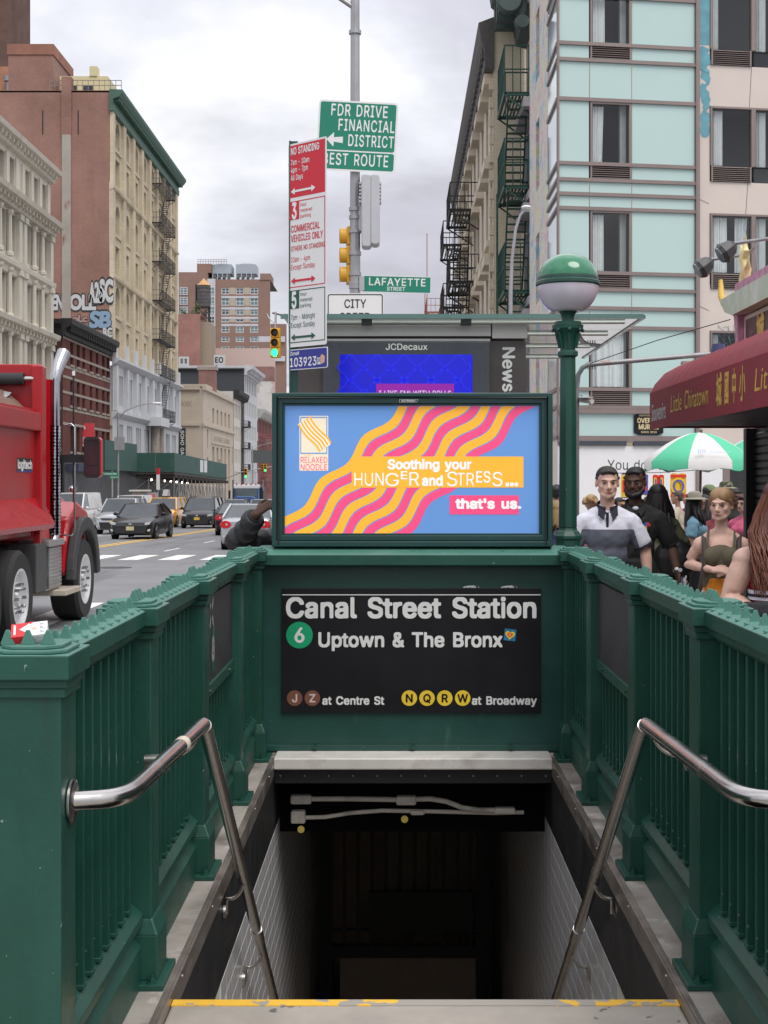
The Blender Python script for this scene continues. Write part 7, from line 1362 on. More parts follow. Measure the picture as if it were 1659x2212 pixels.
car('parked_car', 'silver compact car seen from behind with round red tail lights near the billboard', 'car', pos(-4.85, 47.3), radians(180), psil, 'small')
car('parked_car', 'pale blue suv seen from behind far off above the silver compact car', 'car', pos(-8.9, 95), pi, pbl, 'suv', extra=rack)
car('taxi', 'far yellow taxi seen from behind just left of the billboard', 'taxi', pos(-7.9, 101), pi, pye, 'sedan')
car('parked_car', 'dark car seen from behind far down the right lane', 'car', pos(-8.6, 118), pi, pgr, 'sedan'); car('parked_car', 'far grey suv facing the camera beyond the dark suv', 'car', pos(-12.2, 124), 0, pgr, 'suv')
car('parked_van', 'white van parked at the far kerb behind the red truck mirror', 'van', pos(-17.4, 76), 0, pwh, 'van')
mh = T('manhole', 'round iron manhole cover in the road beyond the crosswalk', 'manhole cover', (-6.6, 33, gz(33))); MB().lathe([(.40, gz(33) - .02), (.40, gz(33) + .008), (.0001, gz(33) + .009)], (-6.6, 33, 0), 28).build('cover', M('cast_iron', (.06, .055, .05), .6, .4, var=.3, scale=14, bump=.5), mh)
# far blue truck
bt = T('blue_truck', 'far blue truck with white cab roof and red marker lights', 'truck', pos(-14.3, 132)); x, y, z = pos(-14.3, 132); pb_ = M('paint_blue', (.03, .09, .26), .3, coat=.5, var=.1)
m = MB(); m.prism([(-1.1, .7), (1.1, .7), (1.05, 1.9), (.7, 2.05), (-.7, 2.05), (-1.05, 1.9)], (x, y, z), (1, 0, 0), (0, 0, 1), (0, 1.5, 0)); m.build('hood', pb_, bt, bevel=.06); MB().box(x - 1.15, x + 1.15, y + 1.5, y + 3.2, z + .9, z + 2.9).build('cab', pb_, bt, bevel=.08); MB().box(x - 1.18, x + 1.18, y + 1.42, y + 3.2, z + 2.75, z + 3.15).build('roof', pwh, bt, bevel=.08); MB().box(x - 1.0, x + 1.0, y + 1.45, y + 1.5, z + 2.0, z + 2.72).build('windscreen', glass3, bt)
for k in range(5): MB().box(x - .95 + k * .45, x - .8 + k * .45, y + 1.4, y + 1.5, z + 3.15, z + 3.24).build('marker_light', tail_l, bt)
MB().box(x - 1.3, x + 1.3, y + 3.4, y + 8, z + 1, z + 2.9).build('load_body', plastic, bt)
for s in (-1, 1):
    MB().cyl((x + s * 1.4, y + 3.2, z + 1), (x + s * 1.4, y + 3.2, z + 3.6), .09, n=10).build('exhaust', chrome, bt, smooth=50); wheel_set(bt, x + s * 1.2 - bt.location.x, (y + .7 - bt.location.y, .5), .5, .3, s); m = MB(); m.box(x + s * .75 - .2, x + s * .75 + .2, y - .02, y, z + 1.0, z + 1.3); m.build('headlight', head_l, bt); MB().box(x + s * 1.55 - .1, x + s * 1.55 + .1, y + 1.3, y + 1.4, z + 1.8, z + 2.6).build('mirror', plastic, bt)
# red dump truck
red = mixin(M('truck_red', (.36, .007, .012), .36, var=.12, scale=1.1, coat=.12, rvar=.1), (.22, .02, .02), .56, .72, 1.4, stretch=(1, 1, .4), fac=.5); red2 = M('truck_red_gloss', (.46, .008, .015), .22, var=.06, coat=.3, rvar=.04); rubb = M('fender_rubber', (.035, .036, .037), .6, var=.1)
trim_ = M('truck_rim', (.62, .62, .63), .38, .25, var=.12, scale=5); TX, TZ = -4.2, -.13; tr = T('dump_truck', 'red dump truck with chrome exhaust stack standing at the left edge', 'truck', (-5.4, 17, TZ))
bxr = MB(); bxr.box(-4.50, -4.42, 11.5, 17.45, 1.30, 2.60); bxr.box(-6.75, -6.67, 11.5, 17.45, 1.30, 2.60); bxr.box(-6.67, -4.50, 11.5, 17.40, 1.05, 1.2); bxr.build('dump_body', red, tr, bevel=.012)
MB().box(-6.76, -4.38, 17.40, 17.52, 1.15, 3.16).build('bulkhead', red, tr, bevel=.015); MB().box(-4.415, -4.345, 11.5, 17.47, 2.33, 2.56).build('side_rail', red, tr, bevel=.02); MB().box(-4.47, -4.335, 17.28, 17.50, 1.18, 3.14).build('corner_post', red, tr, bevel=.02)
m = MB(); m.prism([(-4.42, 1.52), (-4.42, 1.14), (-4.27, 1.14), (-4.25, 1.20)], (0, 11.5, 0), (1, 0, 0), (0, 0, 1), (0, 6.1, 0)); m.build('splash_flare', red2, tr, bevel=.006); MB().box(-4.37, -4.29, 17.0, 17.1, .75, 1.14).build('hinge_arm', red, tr)
MB().cyl((-6.6, 17.30, 2.97), (-4.56, 17.30, 2.97), .075, n=14).build('tarp_roller', M('tarp_black', (.03, .03, .032), .8, var=.3, scale=8, bump=.3), tr, smooth=50); MB().cyl((-4.58, 17.30, 2.97), (-4.44, 17.30, 2.97), .03, n=10).build('roller_shaft', steel, tr)
sd = MB(); n = 16; g2 = [[(-6.66 + 2.3 * i / n, 12 + 5.3 * j / n, 2.42 + .62 * sin(pi * i / n) ** .8 * (.75 + .25 * sin(j * .9)) + random.uniform(-.03, .03)) for i in range(n + 1)] for j in range(n + 1)]; sd.add([p for r_ in g2 for p in r_], [(j * (n + 1) + i, j * (n + 1) + i + 1, (j + 1) * (n + 1) + i + 1, (j + 1) * (n + 1) + i) for j in range(n) for i in range(n)]); tag(sd.build('gravel_load', M('gravel', (.17, .10, .075), .95, var=.5, scale=30, bump=.6, bscale=60), None, fix=False, smooth=180), 'brown gravel heaped in the red dump truck under a grey tarp', 'gravel', kind='stuff')
m = MB(); g3 = [[(-6.6 + 1.9 * i / 8, 17.26 - .5 * j / 4, 2.92 - .18 * j / 4 - .10 * (i / 8) + .02 * sin(i * 2.1 + j)) for i in range(9)] for j in range(5)]; m.add([p for r_ in g3 for p in r_], [(j * 9 + i, j * 9 + i + 1, (j + 1) * 9 + i + 1, (j + 1) * 9 + i) for j in range(4) for i in range(8)]); m.build('tarp', M('tarp_grey', (.30, .30, .31), .6, var=.25, scale=6), tr, fix=False, smooth=60)
lg = flat('logo', tr, plastic, rect(0, .69, -.03, .135), (-4.418, 16.45, 1.86), (0, 1, 0), (0, 0, 1)); letters('lettering', lg, wt, [('logitech', .02, .012, .10, dict(width=.65, bold=.05))], (-4.417, 16.45, 1.86), (0, 1, 0), (0, 0, 1), lift=.003); flat('logo_bar', lg, M('logo_navy', (.03, .05, .2), .5), rect(0, .69, -.03, -.008), (-4.417, 16.45, 1.86), (0, 1, 0), (0, 0, 1), lift=.002)
MB().box(-6.4, -4.5, 17.75, 18.9, .9, 2.75).build('cab', red2, tr, bevel=.08); MB().box(-4.50, -4.49, 18.0, 18.7, 1.7, 2.5).build('side_window', cglass, tr)
m = MB(); m.prism([(18.75, 1.60), (19.3, 1.50), (19.9, 1.32), (20.35, 1.08), (20.5, .7), (20.5, .5), (18.75, .5)], (-6.3, 0, 0), (0, 1, 0), (0, 0, 1), (1.78, 0, 0)); m.build('hood', red2, tr, bevel=.09, seg=3)
m = MB(); n = 14; ra, rb_ = .74, .60; pf = [(19.1 + ra * cos(a), .42 + ra * 1.02 * sin(a)) for a in [radians(8 + 170 * k / n) for k in range(n + 1)]]
m.prism([(18.30, .55)] + [(19.1 + .70 * cos(a), .42 + .72 * sin(a)) for a in [radians(175 - 150 * k / 10) for k in range(11)]] + [(19.9, 1.05), (19.6, 1.32), (19.0, 1.45), (18.5, 1.25), (18.36, .95)], (-4.62, 0, 0), (0, 1, 0), (0, 0, 1), (.33, 0, 0)); m.build('fender', red2, tr, bevel=.04)
m = MB(); o_ = [(19.1 + .83 * cos(a), .42 + .83 * sin(a)) for a in [radians(2 + 176 * k / 18) for k in range(19)]]; i_ = [(19.1 + .66 * cos(a), .42 + .66 * sin(a)) for a in [radians(2 + 176 * k / 18) for k in range(19)]]
m.prism(o_ + i_[::-1], (-4.285, 0, 0), (0, 1, 0), (0, 0, 1), (.11, 0, 0)); m.build('fender_flare', rubb, tr, bevel=.02)
wheel_set(tr, -4.2 + 5.4, (19.1 - 17, .54), .54, .37, 1, trim_, 10); wheel_set(tr, -4.22 + 5.4, (15.9 - 17, .54), .54, .34, 1, trim_, 10); wheel_set(tr, -4.22 + 5.4, (14.6 - 17, .54), .54, .34, 1, trim_, 10); wheel_set(tr, -6.6 + 5.4, (19.1 - 17, .54), .54, .37, -1, alloy, 10); wheel_set(tr, -6.6 + 5.4, (15.9 - 17, .54), .54, .34, -1, alloy, 10)
MB().box(-5.9, -4.9, 11.5, 20.2, .45, .8).build('chassis', plastic, tr); MB().box(-6.3, -4.55, 16.6, 18.8, .35, .95).build('chassis', plastic, tr)
MB().box(-4.62, -4.27, 16.75, 17.25, .40, .98).build('battery_box', M('box_dark', (.05, .05, .052), .5, var=.15), tr, bevel=.015); MB().box(-4.62, -4.24, 17.27, 18.05, .92, 1.0).build('tank_top', M('tread_plate', (.38, .37, .36), .45, .7, var=.2, scale=20), tr, bevel=.01)
m = MB(); [m.cyl((-4.29, 17.34, .88 - k * .045), (-4.29, 17.98, .88 - k * .045), .03, n=8) for k in range(11)]; m.box(-4.62, -4.3, 17.32, 18.0, .38, .9); m.build('fuel_tank', M('ribbed_alu', (.40, .39, .38), .4, .8, var=.15, scale=8), tr)
m = MB(); m.box(-4.6, -4.12, 17.6, 18.42, .30, .37); m.build('step', M('step_tan', (.46, .41, .33), .6, .2, var=.15), tr, bevel=.01); m = MB(); m.beam((-4.4, 17.7, .37), (-4.4, 17.6, .6), .05); m.beam((-4.4, 18.3, .37), (-4.5, 18.3, .6), .05); m.build('step_bracket', plastic, tr)
ex = T('x', None, None) if False else None
q = (-4.315, 17.85); m = MB(); m.tube([(q[0], q[1], 2.42), (q[0], q[1], 2.95), (q[0] + .005, q[1] + .02, 3.06), (q[0] + .02, q[1] + .09, 3.18), (q[0] + .06, q[1] + .22, 3.36)], [.062, .062, .068, .078, .088], 16); es = m.build('exhaust_stack', chrome, tr, smooth=60)
prf = M('perforated_chrome', (.50, .50, .52), .15, 1.0, var=0, rvar=0)
def holes():
    n, l, b = nodes_of(prf); tc = n.new('ShaderNodeTexCoord'); v = n.new('ShaderNodeTexVoronoi'); v.inputs['Scale'].default_value = 24; v.inputs['Randomness'].default_value = .15; l.new(tc.outputs['Object'], v.inputs[0]); r = n.new('ShaderNodeValToRGB'); l.new(v.outputs[0], r.inputs[0]); e = r.color_ramp.elements; e[0].position = .46; e[0].color = (.02, .018, .03, 1); e[1].position = .56; e[1].color = (.62, .62, .64, 1); l.new(r.outputs[0], b.inputs['Base Color'])
holes(); MB().cyl((q[0], q[1], 1.05), (q[0], q[1], 2.42), .072, n=20).build('heat_shield', prf, es, smooth=50); m = MB(); m.tube([(q[0], q[1], 1.06), (q[0] - .01, q[1] - .03, .96), (q[0] - .05, q[1] - .2, .88), (q[0] - .1, q[1] - .45, .84)], .062, 14); m.build('elbow', chrome, es, smooth=60); MB().box(-4.50, -4.36, 17.78, 17.92, 1.15, 3.0).build('exhaust_bracket', red2, tr)
m = MB(); m.tube([(-4.23, 18.5, 1.45), (-4.23, 18.5, 3.10)], .012, 6); an = m.build('antenna', plastic, tr); MB().cyl((-4.23, 18.5, 3.10), (-4.23, 18.5, 3.16), .02, n=8).build('antenna_tip', sw_, an)
mm = MB(); mm.tube([(-4.28, 18.25, 2.44), (-4.20, 18.25, 2.46), (-4.16, 18.25, 2.42), (-4.16, 18.25, 1.08), (-4.2, 18.25, 1.03), (-4.32, 18.25, 1.03)], .013, 8); mm.build('grab_bar', chrome, tr, smooth=60)
mi = MB(); mi.prism(rrect(-3.98, -3.765, 1.77, 2.28, .05), (0, 18.0, 0), (1, 0, 0), (0, 0, 1), (0, .13, 0)); mo = mi.build('mirror', red2, tr, bevel=.02); m = MB(); m.prism(rrect(-3.985, -3.78, 1.765, 2.285, .05), (0, 17.985, 0), (1, 0, 0), (0, 0, 1), (0, .02, 0)); m.build('mirror_rim', plastic, mo); flat('mirror_glass', mo, M('mirror_silver', (.16, .17, .18), .04, 1.0, var=0, rvar=0), rrect(-3.962, -3.80, 1.93, 2.25, .03), (0, 17.984, 0), (1, 0, 0), (0, 0, 1)); flat('mirror_glass', mo, M('mirror_silver', (.75, .75, .76), .03, 1.0), rrect(-3.962, -3.80, 1.80, 1.91, .03), (0, 17.984, 0), (1, 0, 0), (0, 0, 1))
m = MB(); m.box(-4.5, -3.95, 18.05, 18.11, 1.96, 2.06); m.build('mirror_arm', plastic, mo); m = MB(); m.ell((-4.33, 18.9, 1.62), (.05, .1, .05), 10, 8); m.build('marker_lamp', chrome, tr, smooth=60)
# ---------------------------------------------------------------- people (facing -y, x across, z up from the soles)
cloud = D.textures.new('folds', 'CLOUDS'); cloud.noise_scale = .09; cloud.noise_depth = 2
def skin(n, c): m = M('skin_' + n, c, .58, var=.14, scale=12, rvar=.06, bump=.08, bscale=140, spec=.3); b = nodes_of(m)[2]; b.inputs['Subsurface Weight'].default_value = .12; b.inputs['Subsurface Scale'].default_value = .012; return m
sk_fair, sk_dark, sk_rosy, sk_tan = skin('fair', (.64, .41, .32)), skin('dark', (.105, .055, .038)), skin('rosy', (.67, .43, .34)), skin('tan', (.36, .20, .13))
eyew, eyed, lipm, lipd = M('eye_white', (.30, .28, .27), .25), M('eye_dark', (.03, .025, .02), .2), M('lips', (.42, .16, .14), .45), M('lips_dark', (.13, .055, .045), .45)
def hairm(n, c): return M('hair_' + n, c, .55, var=.45, scale=30, streak=.15, rvar=.1)
def soft(o, vox, it=3, fold=0.0, fac=.5):
    r = o.modifiers.new('remesh', 'REMESH'); r.mode = 'VOXEL'; r.voxel_size = vox; r.use_smooth_shade = True
    s = o.modifiers.new('smooth', 'SMOOTH'); s.iterations = it; s.factor = fac
    if fold: d = o.modifiers.new('folds', 'DISPLACE'); d.texture = cloud; d.strength = fold; d.mid_level = .5; d.texture_coords = 'LOCAL'
    return o
def hand(m, wr, dr, pl, s, curl=.5, k=1.0):
    """palm and five separate fingers; dr points along the fingers, pl out of the palm"""
    dr, pl = Vector(dr).normalized(), Vector(pl).normalized(); sd = dr.cross(pl) * s; w = Vector(wr)
    for f in (-.6, -.2, .2, .6): m.tube([w - dr * .01 + sd * f * .022 * k, w + dr * .045 * k + sd * f * .030 * k, w + dr * .088 * k + sd * f * .034 * k], [.017 * k, .015 * k, .0125 * k], 8)
    for f, L in ((-1.5, .062), (-.5, .078), (.5, .083), (1.5, .072)):
        b = w + dr * .082 * k + sd * f * .0205 * k; L *= k; a1, a2, a3 = curl * .7, curl * 1.6, curl * 2.3
        p1 = b + (dr * cos(a1) + pl * sin(a1)) * L * .45; p2 = p1 + (dr * cos(a2) + pl * sin(a2)) * L * .33; p3 = p2 + (dr * cos(a3) + pl * sin(a3)) * L * .26
        m.tube([b, p1, p2, p3], [.0095 * k, .009 * k, .008 * k, .006 * k], 8)
    b = w + dr * .02 * k + sd * .030 * k; p1 = b + (dr * .7 + sd * .75 + pl * .3).normalized() * .04 * k; p2 = p1 + (dr * .95 + sd * .15 + pl * .45 * curl).normalized() * .032 * k; p3 = p2 + (dr + pl * curl).normalized() * .022 * k
    m.tube([b, p1, p2, p3], [.014 * k, .0115 * k, .010 * k, .007 * k], 8)
def person(label, x, y, H_, rz, sk, shirt, pants, hair, arms, female=False, head=(0, 0), vox=.0065, beard=None, neck='polo', build=1.0, lean=0.0, sleeve=.55, group=None, face=True, z=None, brow=(.05, .03, .02), arm_k=1.0):
    t = T('person', label, 'person', (0, 0, 0), group); k = H_ / 1.75; b = build; sw = (.145 if female else .168) * b; m = MB(); V = Vector
    zs = lambda q: q * k
    hips = .165 if female else .15
    def torso(m, g, top=True, low=True):
        cd_ = .105 if female else .115
        m.ell((0, .0, 1.23 * k), ((.138 if female else .160) * b * k + g, cd_ * b * k + g, .175 * k), 20, 14)
        m.ell((0, .005, 1.09 * k), ((.114 if female else .142) * b * k + g, .098 * b * k + g, .19 * k), 20, 14)
        if low: m.ell((0, .01, .93 * k), (hips * b * k + g, .11 * b * k + g, .15 * k), 20, 14)
        if female:
            for s in (-1, 1): m.ell((s * .066 * k, -.075 * k, 1.25 * k), (.062 * k + g, .058 * k + g, .062 * k + g), 14, 10)
        if top:
            m.tube([(-sw * k, .012, 1.335 * k), (0, .015, 1.355 * k), (sw * k, .012, 1.335 * k)], [.050 * k * b + g, .068 * k + g, .050 * k * b + g], 14)
            for s in (-1, 1): m.tube([(0, .025, 1.430 * k), (s * .08 * k, .02, 1.388 * k), (s * sw * k, .012, 1.340 * k)], [.045 * k + g * .6, .042 * k + g, .045 * k + g], 12); m.ell((s * sw * k, .01, 1.325 * k), (.062 * k * b * arm_k + g, .062 * k * b + g, .065 * k + g), 14, 10)
    torso(m, 0)
    AR = []
    for s, (el, wr, *hd) in zip((-1, 1), arms):
        sh_ = V((s * (sw + .012) * k, .01, 1.325 * k)); el, wr = V(el) * k, V(wr) * k; r0 = (.043 if female else .052) * k * b * arm_k; AR.append((sh_, el, wr, r0))
        m.tube([sh_, sh_.lerp(el, .35), sh_.lerp(el, .75), el, el.lerp(wr, .28), el.lerp(wr, .7), wr], [r0 * 1.05, r0 * 1.08, r0 * .92, r0 * .82, r0 * .86, r0 * .64, r0 * .52], 14)
        if hd: hand(m, wr, hd[0], hd[1], hd[2] if len(hd) > 2 else -s, hd[3] if len(hd) > 3 else .5, k * (.9 if female else 1.0))
        else: hand(m, wr, (wr - el), (-s, 0, 0), s, .45, k * (.9 if female else 1.0))
    for s in (-1, 1):
        m.tube([(s * .085 * k, .01, .92 * k), (s * .09 * k, .0, .7 * k), (s * .095 * k, -.005, .48 * k), (s * .095 * k, .01, .36 * k), (s * .095 * k, .02, .09 * k)], [.088 * k * b, .075 * k * b, .055 * k, .052 * k, .036 * k], 14); m.ell((s * .1 * k, -.055, .04 * k), (.045 * k, .125 * k, .04 * k), 12, 8)
    # neck and head, turned by head = (yaw, tilt)
    m.tube([(0, .03, 1.34 * k), (0, .02, 1.46 * k), (0, .01, 1.58 * k)], [.068 * k, .052 * k * (.9 if female else 1.05), .052 * k * (.9 if female else 1.05)], 14)
    hc = V((0, .005, 1.52 * k)); R = Matrix.Translation(hc) @ Matrix.Rotation(head[0], 4, 'Z') @ Matrix.Rotation(head[1], 4, 'X') @ Matrix.Scale(k if not female else k * .95, 4) @ Matrix.Diagonal((1.09, 1.03, .94, 1)); m.M = R
    m.ell((0, .012, .145), (.074, .094, .088), 20, 14); m.ell((0, -.018, .075), (.064, .072, .090), 18, 12); m.ell((0, -.05, .05), (.046, .042, .05), 14, 10); m.tube([(-.048, .01, .055), (-.030, -.055, .012), (0, -.075, .0), (.030, -.055, .012), (.048, .01, .055)], [.022, .022, .024, .022, .022], 10)
    m.tube([(0, -.086, .118), (0, -.098, .095), (0, -.110, .072), (0, -.100, .058)], [.009, .011, .014, .012], 8); m.ell((-.012, -.096, .064), (.009, .012, .008), 8, 6); m.ell((.012, -.096, .064), (.009, .012, .008), 8, 6)
    m.tube([(-.045, -.068, .128), (-.02, -.086, .130), (.02, -.086, .130), (.045, -.068, .128)], [.010, .0115, .0115, .010], 8)
    for s in (-1, 1): m.ell((s * .036, -.056, .078), (.026, .024, .024), 10, 8); m.ell((s * .076, .012, .10), (.010, .022, .033), 10, 8)
    m.ell((0, -.085, .033), (.026, .014, .016), 10, 8)
    m.M = None; body = soft(m.build('body', sk, t, local=True, fix=False), vox, 4)
    def hp(name, mat, fn, vx=None, it=2, par=t, fold=0.0):
        q = MB(); q.M = R; fn(q); o = q.build(name, mat, par, local=True, fix=False, smooth=60)
        return soft(o, vx, it, fold) if vx else o
    if face:
        for s in (-1, 1):
            e = hp('eye', eyew, lambda q: q.ell((s * .031, -.0795, .106), (.0130, .009, .0048), 12, 8)); hp('iris', eyed, lambda q: q.ell((s * .030, -.0868, .106), (.0062, .0035, .0058), 10, 8), par=e)
            hp('eyelash', eyed, lambda q: q.tube([(s * .016, -.0868, .108), (s * .031, -.0905, .1135), (s * .046, -.0815, .108)], .0013, 6), par=e)
            hp('eyebrow', M('brow_%03d' % int(brow[0] * 999), brow, .8), lambda q: q.tube([(s * .014, -.093, .127), (s * .032, -.0915, .1345), (s * .051, -.076, .128)], [.0034, .0040, .0016] if not female else [.0028, .003, .0014], 6))
        lp = hp('mouth', lipd if sk is sk_dark else lipm, lambda q: (q.tube([(-.024, -.0865, .0345), (-.008, -.0985, .0385), (0, -.0985, .0365), (.008, -.0985, .0385), (.024, -.0865, .0345)], [.002, .0045, .0038, .0045, .002], 8), q.tube([(-.022, -.0865, .033), (0, -.0985, .029), (.022, -.0865, .033)], [.002, .0055, .002], 8)))
        hp('mouth_line', eyed, lambda q: q.tube([(-.024, -.0885, .0338), (0, -.1025, .0338), (.024, -.0885, .0338)], .0011, 5), par=lp)
    hair(hp)
    if beard: hp('beard', beard, lambda q: (q.tube([(-.064, .005, .085), (-.058, -.02, .04), (-.036, -.062, .008), (0, -.084, -.006), (.036, -.062, .008), (.058, -.02, .04), (.064, .005, .085)], [.012, .021, .030, .034, .030, .021, .012], 10), q.tube([(-.030, -.08, .03), (-.018, -.094, .049), (0, -.099, .051), (.018, -.094, .049), (.030, -.08, .03)], [.008, .007, .006, .007, .008], 8)), .005, 2, fold=.006)
    return t, k, AR, torso, hp, sw, R
def clothes(t, name, mat, fn, vox=.011, it=4, fold=.012): m = MB(); fn(m); return soft(m.build(name, mat, t, local=True, fix=False), vox, it, fold)
def legs(t, k, mat, b=1.0, name='trousers', g=.012, top=1.0): return clothes(t, name, mat, lambda m: (m.ell((0, .01, .93 * k), (.165 * b * k + g, .115 * b * k + g, .13 * k), 18, 12), [m.tube([(s * .085 * k, .01, .92 * k), (s * .095 * k, 0, .7 * k), (s * .1 * k, 0, .45 * k), (s * .1 * k, .015, .1 * k)], [.1 * k * b, .09 * k * b, .075 * k, .07 * k], 14) for s in (-1, 1)]), .016)
def sleeves(m, AR, k, frac, g, wide=1.25):
    for sh_, el, wr, r0 in AR: e = sh_.lerp(el, min(frac / .55 * .95, 1.0)); m.tube([sh_ + Vector((0, 0, .01)), sh_.lerp(e, .5), e], [r0 * 1.1 + g, r0 * wide + g, r0 * wide + g * .8], 16)
def place(t, x, y, rz, z=0.0): t.location = (x, y, z); t.rotation_euler = (0, 0, rz)
def zsplit(name, top, bot, zc):
    m = M(name, top, .85, var=.06, scale=6, bump=.1, bscale=300); n, l, b = nodes_of(m); tc = n.new('ShaderNodeTexCoord'); sp = n.new('ShaderNodeSeparateXYZ'); l.new(tc.outputs['Object'], sp.inputs[0]); gt = n.new('ShaderNodeMath'); gt.operation = 'MULTIPLY'; lt = n.new('ShaderNodeMath'); lt.operation = 'LESS_THAN'; lt.inputs[1].default_value = zc; l.new(sp.outputs[2], lt.inputs[0]); ab = n.new('ShaderNodeMath'); ab.operation = 'ABSOLUTE'; l.new(sp.outputs[0], ab.inputs[0]); md = n.new('ShaderNodeMath'); md.operation = 'MULTIPLY_ADD'; l.new(sp.outputs[2], md.inputs[0]); md.inputs[1].default_value = .33; l.new(ab.outputs[0], md.inputs[2]); l2 = n.new('ShaderNodeMath'); l2.operation = 'LESS_THAN'; l.new(md.outputs[0], l2.inputs[0]); l2.inputs[1].default_value = .645; l.new(lt.outputs[0], gt.inputs[0]); l.new(l2.outputs[0], gt.inputs[1]); nz = n.new('ShaderNodeTexNoise'); nz.inputs['Scale'].default_value = 350; l.new(tc.outputs['Object'], nz.inputs[0]); v = n.new('ShaderNodeMix'); v.data_type = 'RGBA'; l.new(nz.outputs[0], v.inputs[0]); v.inputs[6].default_value = (*[c * .65 for c in bot], 1); v.inputs[7].default_value = (*[c * 1.35 for c in bot], 1)
    mx = n.new('ShaderNodeMix'); mx.data_type = 'RGBA'; l.new(gt.outputs[0], mx.inputs[0]); l.new(b.inputs['Base Color'].links[0].from_socket, mx.inputs[6]); l.new(v.outputs[2], mx.inputs[7]); l.new(mx.outputs[2], b.inputs['Base Color']); return m
def short_hair(mat, thick=0.0):
    def f(hp): hp('hair', mat, lambda q: (q.ell((0, .024, .158), (.079 + thick, .094 + thick, .088 + thick), 20, 14), q.ell((0, .065, .11), (.066, .048, .075), 16, 10), q.tube([(-.077, -.01, .135), (-.076, .0, .155)], .011, 8), q.tube([(.077, -.01, .135), (.076, .0, .155)], .011, 8), q.tube([(-.05, -.060, .190), (0, -.073, .200), (.05, -.060, .190)], [.016, .019 + thick, .016], 10)), .006, 1, fold=.007)
    return f
navy, cotton_w, black_c = M('navy_cloth', (.012, .014, .025), .85, var=.1), (.62, .62, .68), M('black_cloth', (.012, .012, .013), .85, var=.25, scale=8, bump=.15, bscale=60)
denim = M('denim', (.05, .065, .11), .85, var=.2, scale=20); dark_tr = M('dark_trousers', (.02, .02, .022), .9)
# man in the two tone polo
def polo(t, k, AR, torso, mat, collar, sw, long=.55, vox=.010):
    o = clothes(t, 'shirt', mat, lambda m: (torso(m, .012), m.tube([(0, .01, 1.0 * k), (0, .01, .82 * k)], [.165 * k, .172 * k], 18, sq=(1, .72)), sleeves(m, AR, k, long, .010)), vox, 5, .020)
    m = MB(); pts = [(.066 * k * sin(a) * 1.12, .018 + -.070 * k * cos(a), (1.448 - .03 * cos(a)) * k) for a in [radians(14 + 332 * i / 20) for i in range(21)]]
    m.tube(pts, [.018 * k] * 21, 8, sq=(.45, 1.15)); 
    for s in (-1, 1): m.add([(s * .012, -.098 * k, 1.402 * k), (s * .072 * k, -.062 * k, 1.445 * k), (s * .070 * k, -.096 * k, 1.388 * k), (s * .040 * k, -.128 * k, 1.350 * k), (s * .016, -.09 * k, 1.40 * k), (s * .07 * k, -.05 * k, 1.437 * k), (s * .075 * k, -.085 * k, 1.38 * k), (s * .036 * k, -.12 * k, 1.343 * k)], [(0, 1, 2, 3), (7, 6, 5, 4), (0, 4, 5, 1), (1, 5, 6, 2), (2, 6, 7, 3), (3, 7, 4, 0)])
    m.build('collar', collar, t, local=True, smooth=50)
    m = MB()
    for sh_, el, wr, r0 in AR: e = sh_.lerp(el, min(long / .55 * .95, 1)); d = (el - sh_).normalized(); m.tube([e - d * .008, e + d * .012], r0 * 1.25 + .0125, 16)
    m.build('sleeve_cuff', collar, t, local=True, smooth=60); return o
a_side = lambda s, out=.0: ((s * (.265 + out), .03, 1.12), (s * (.285 + out), -.02, .87))
H1 = 1.845; t, k, AR, torso, hp, sw, R = person('man in white and grey polo shirt with navy collar standing beside the lamp post', 0, 0, H1, 0, sk_fair, None, None, short_hair(hairm('dark_brown', (.030, .022, .018))), (a_side(-1), a_side(1, .02)), head=(radians(4), radians(2)), vox=.0062, build=1.0)
polo(t, k, AR, torso, zsplit('two_tone_cotton', (.66, .66, .74), (.105, .115, .15), 1.272 * k), navy, sw, .5)
m = MB(); m.prism([(-.016, 1.225), (.016, 1.225), (.022, 1.37), (-.018, 1.37)], (.012, -.136, 0), (k, 0, 0), (0, 0.02, k), (0, -.006, 0)); m.build('placket', M('white_cloth', (.66, .66, .74), .85), t, local=True, bevel=.003); m = MB(); m.prism([(-.024, 1.24), (-.010, 1.24), (-.006, 1.40), (-.03, 1.40)], (.012, -.141, 0), (k, 0, 0), (0, 0.02, k), (0, -.004, 0)); m.build('placket_edge', navy, t, local=True); legs(t, k, denim); place(t, 1.666, 11.3, radians(-5))
# man in the black polo
H2 = 1.85; kk = H2 / 1.75; t, k, AR, torso, hp, sw, R = person('bearded man in black polo shirt with round coloured emblem behind the white polo', 0, 0, H2, 0, sk_dark, None, None, short_hair(hairm('black', (.008, .007, .007)), -.002), (a_side(-1), ((.285, .04, 1.13), (.335, -.06, .90), (.05, -.2, -1), (-1, -.3, 0), -1, .55)), head=(radians(-14), radians(3)), vox=.0062, beard=hairm('beard_black', (.010, .008, .008)), build=1.04, brow=(.012, .010, .010))
polo(t, k, AR, torso, black_c, black_c, sw, .6); legs(t, k, dark_tr); eo = Vector((.085 * k, -.138, 1.27 * k)); m = MB(); m.add([(eo.x, eo.y - .004, eo.z)] + [(eo.x + .034 * cos(a), eo.y - .002 + .25 * .034 * cos(a), eo.z + .034 * sin(a)) for a in [2 * pi * i / 24 for i in range(24)]], [(0, i + 1, (i + 1) % 24 + 1) for i in range(24)]); em = m.build('shirt_emblem', [M('emblem_red', (.6, .04, .05), .6), M('emblem_blue', (.03, .15, .5), .6), M('emblem_yellow', (.7, .52, .04), .6), black_c], t, local=True, fix=False); em.data.polygons.foreach_set('material_index', [i // 6 for i in range(24)])
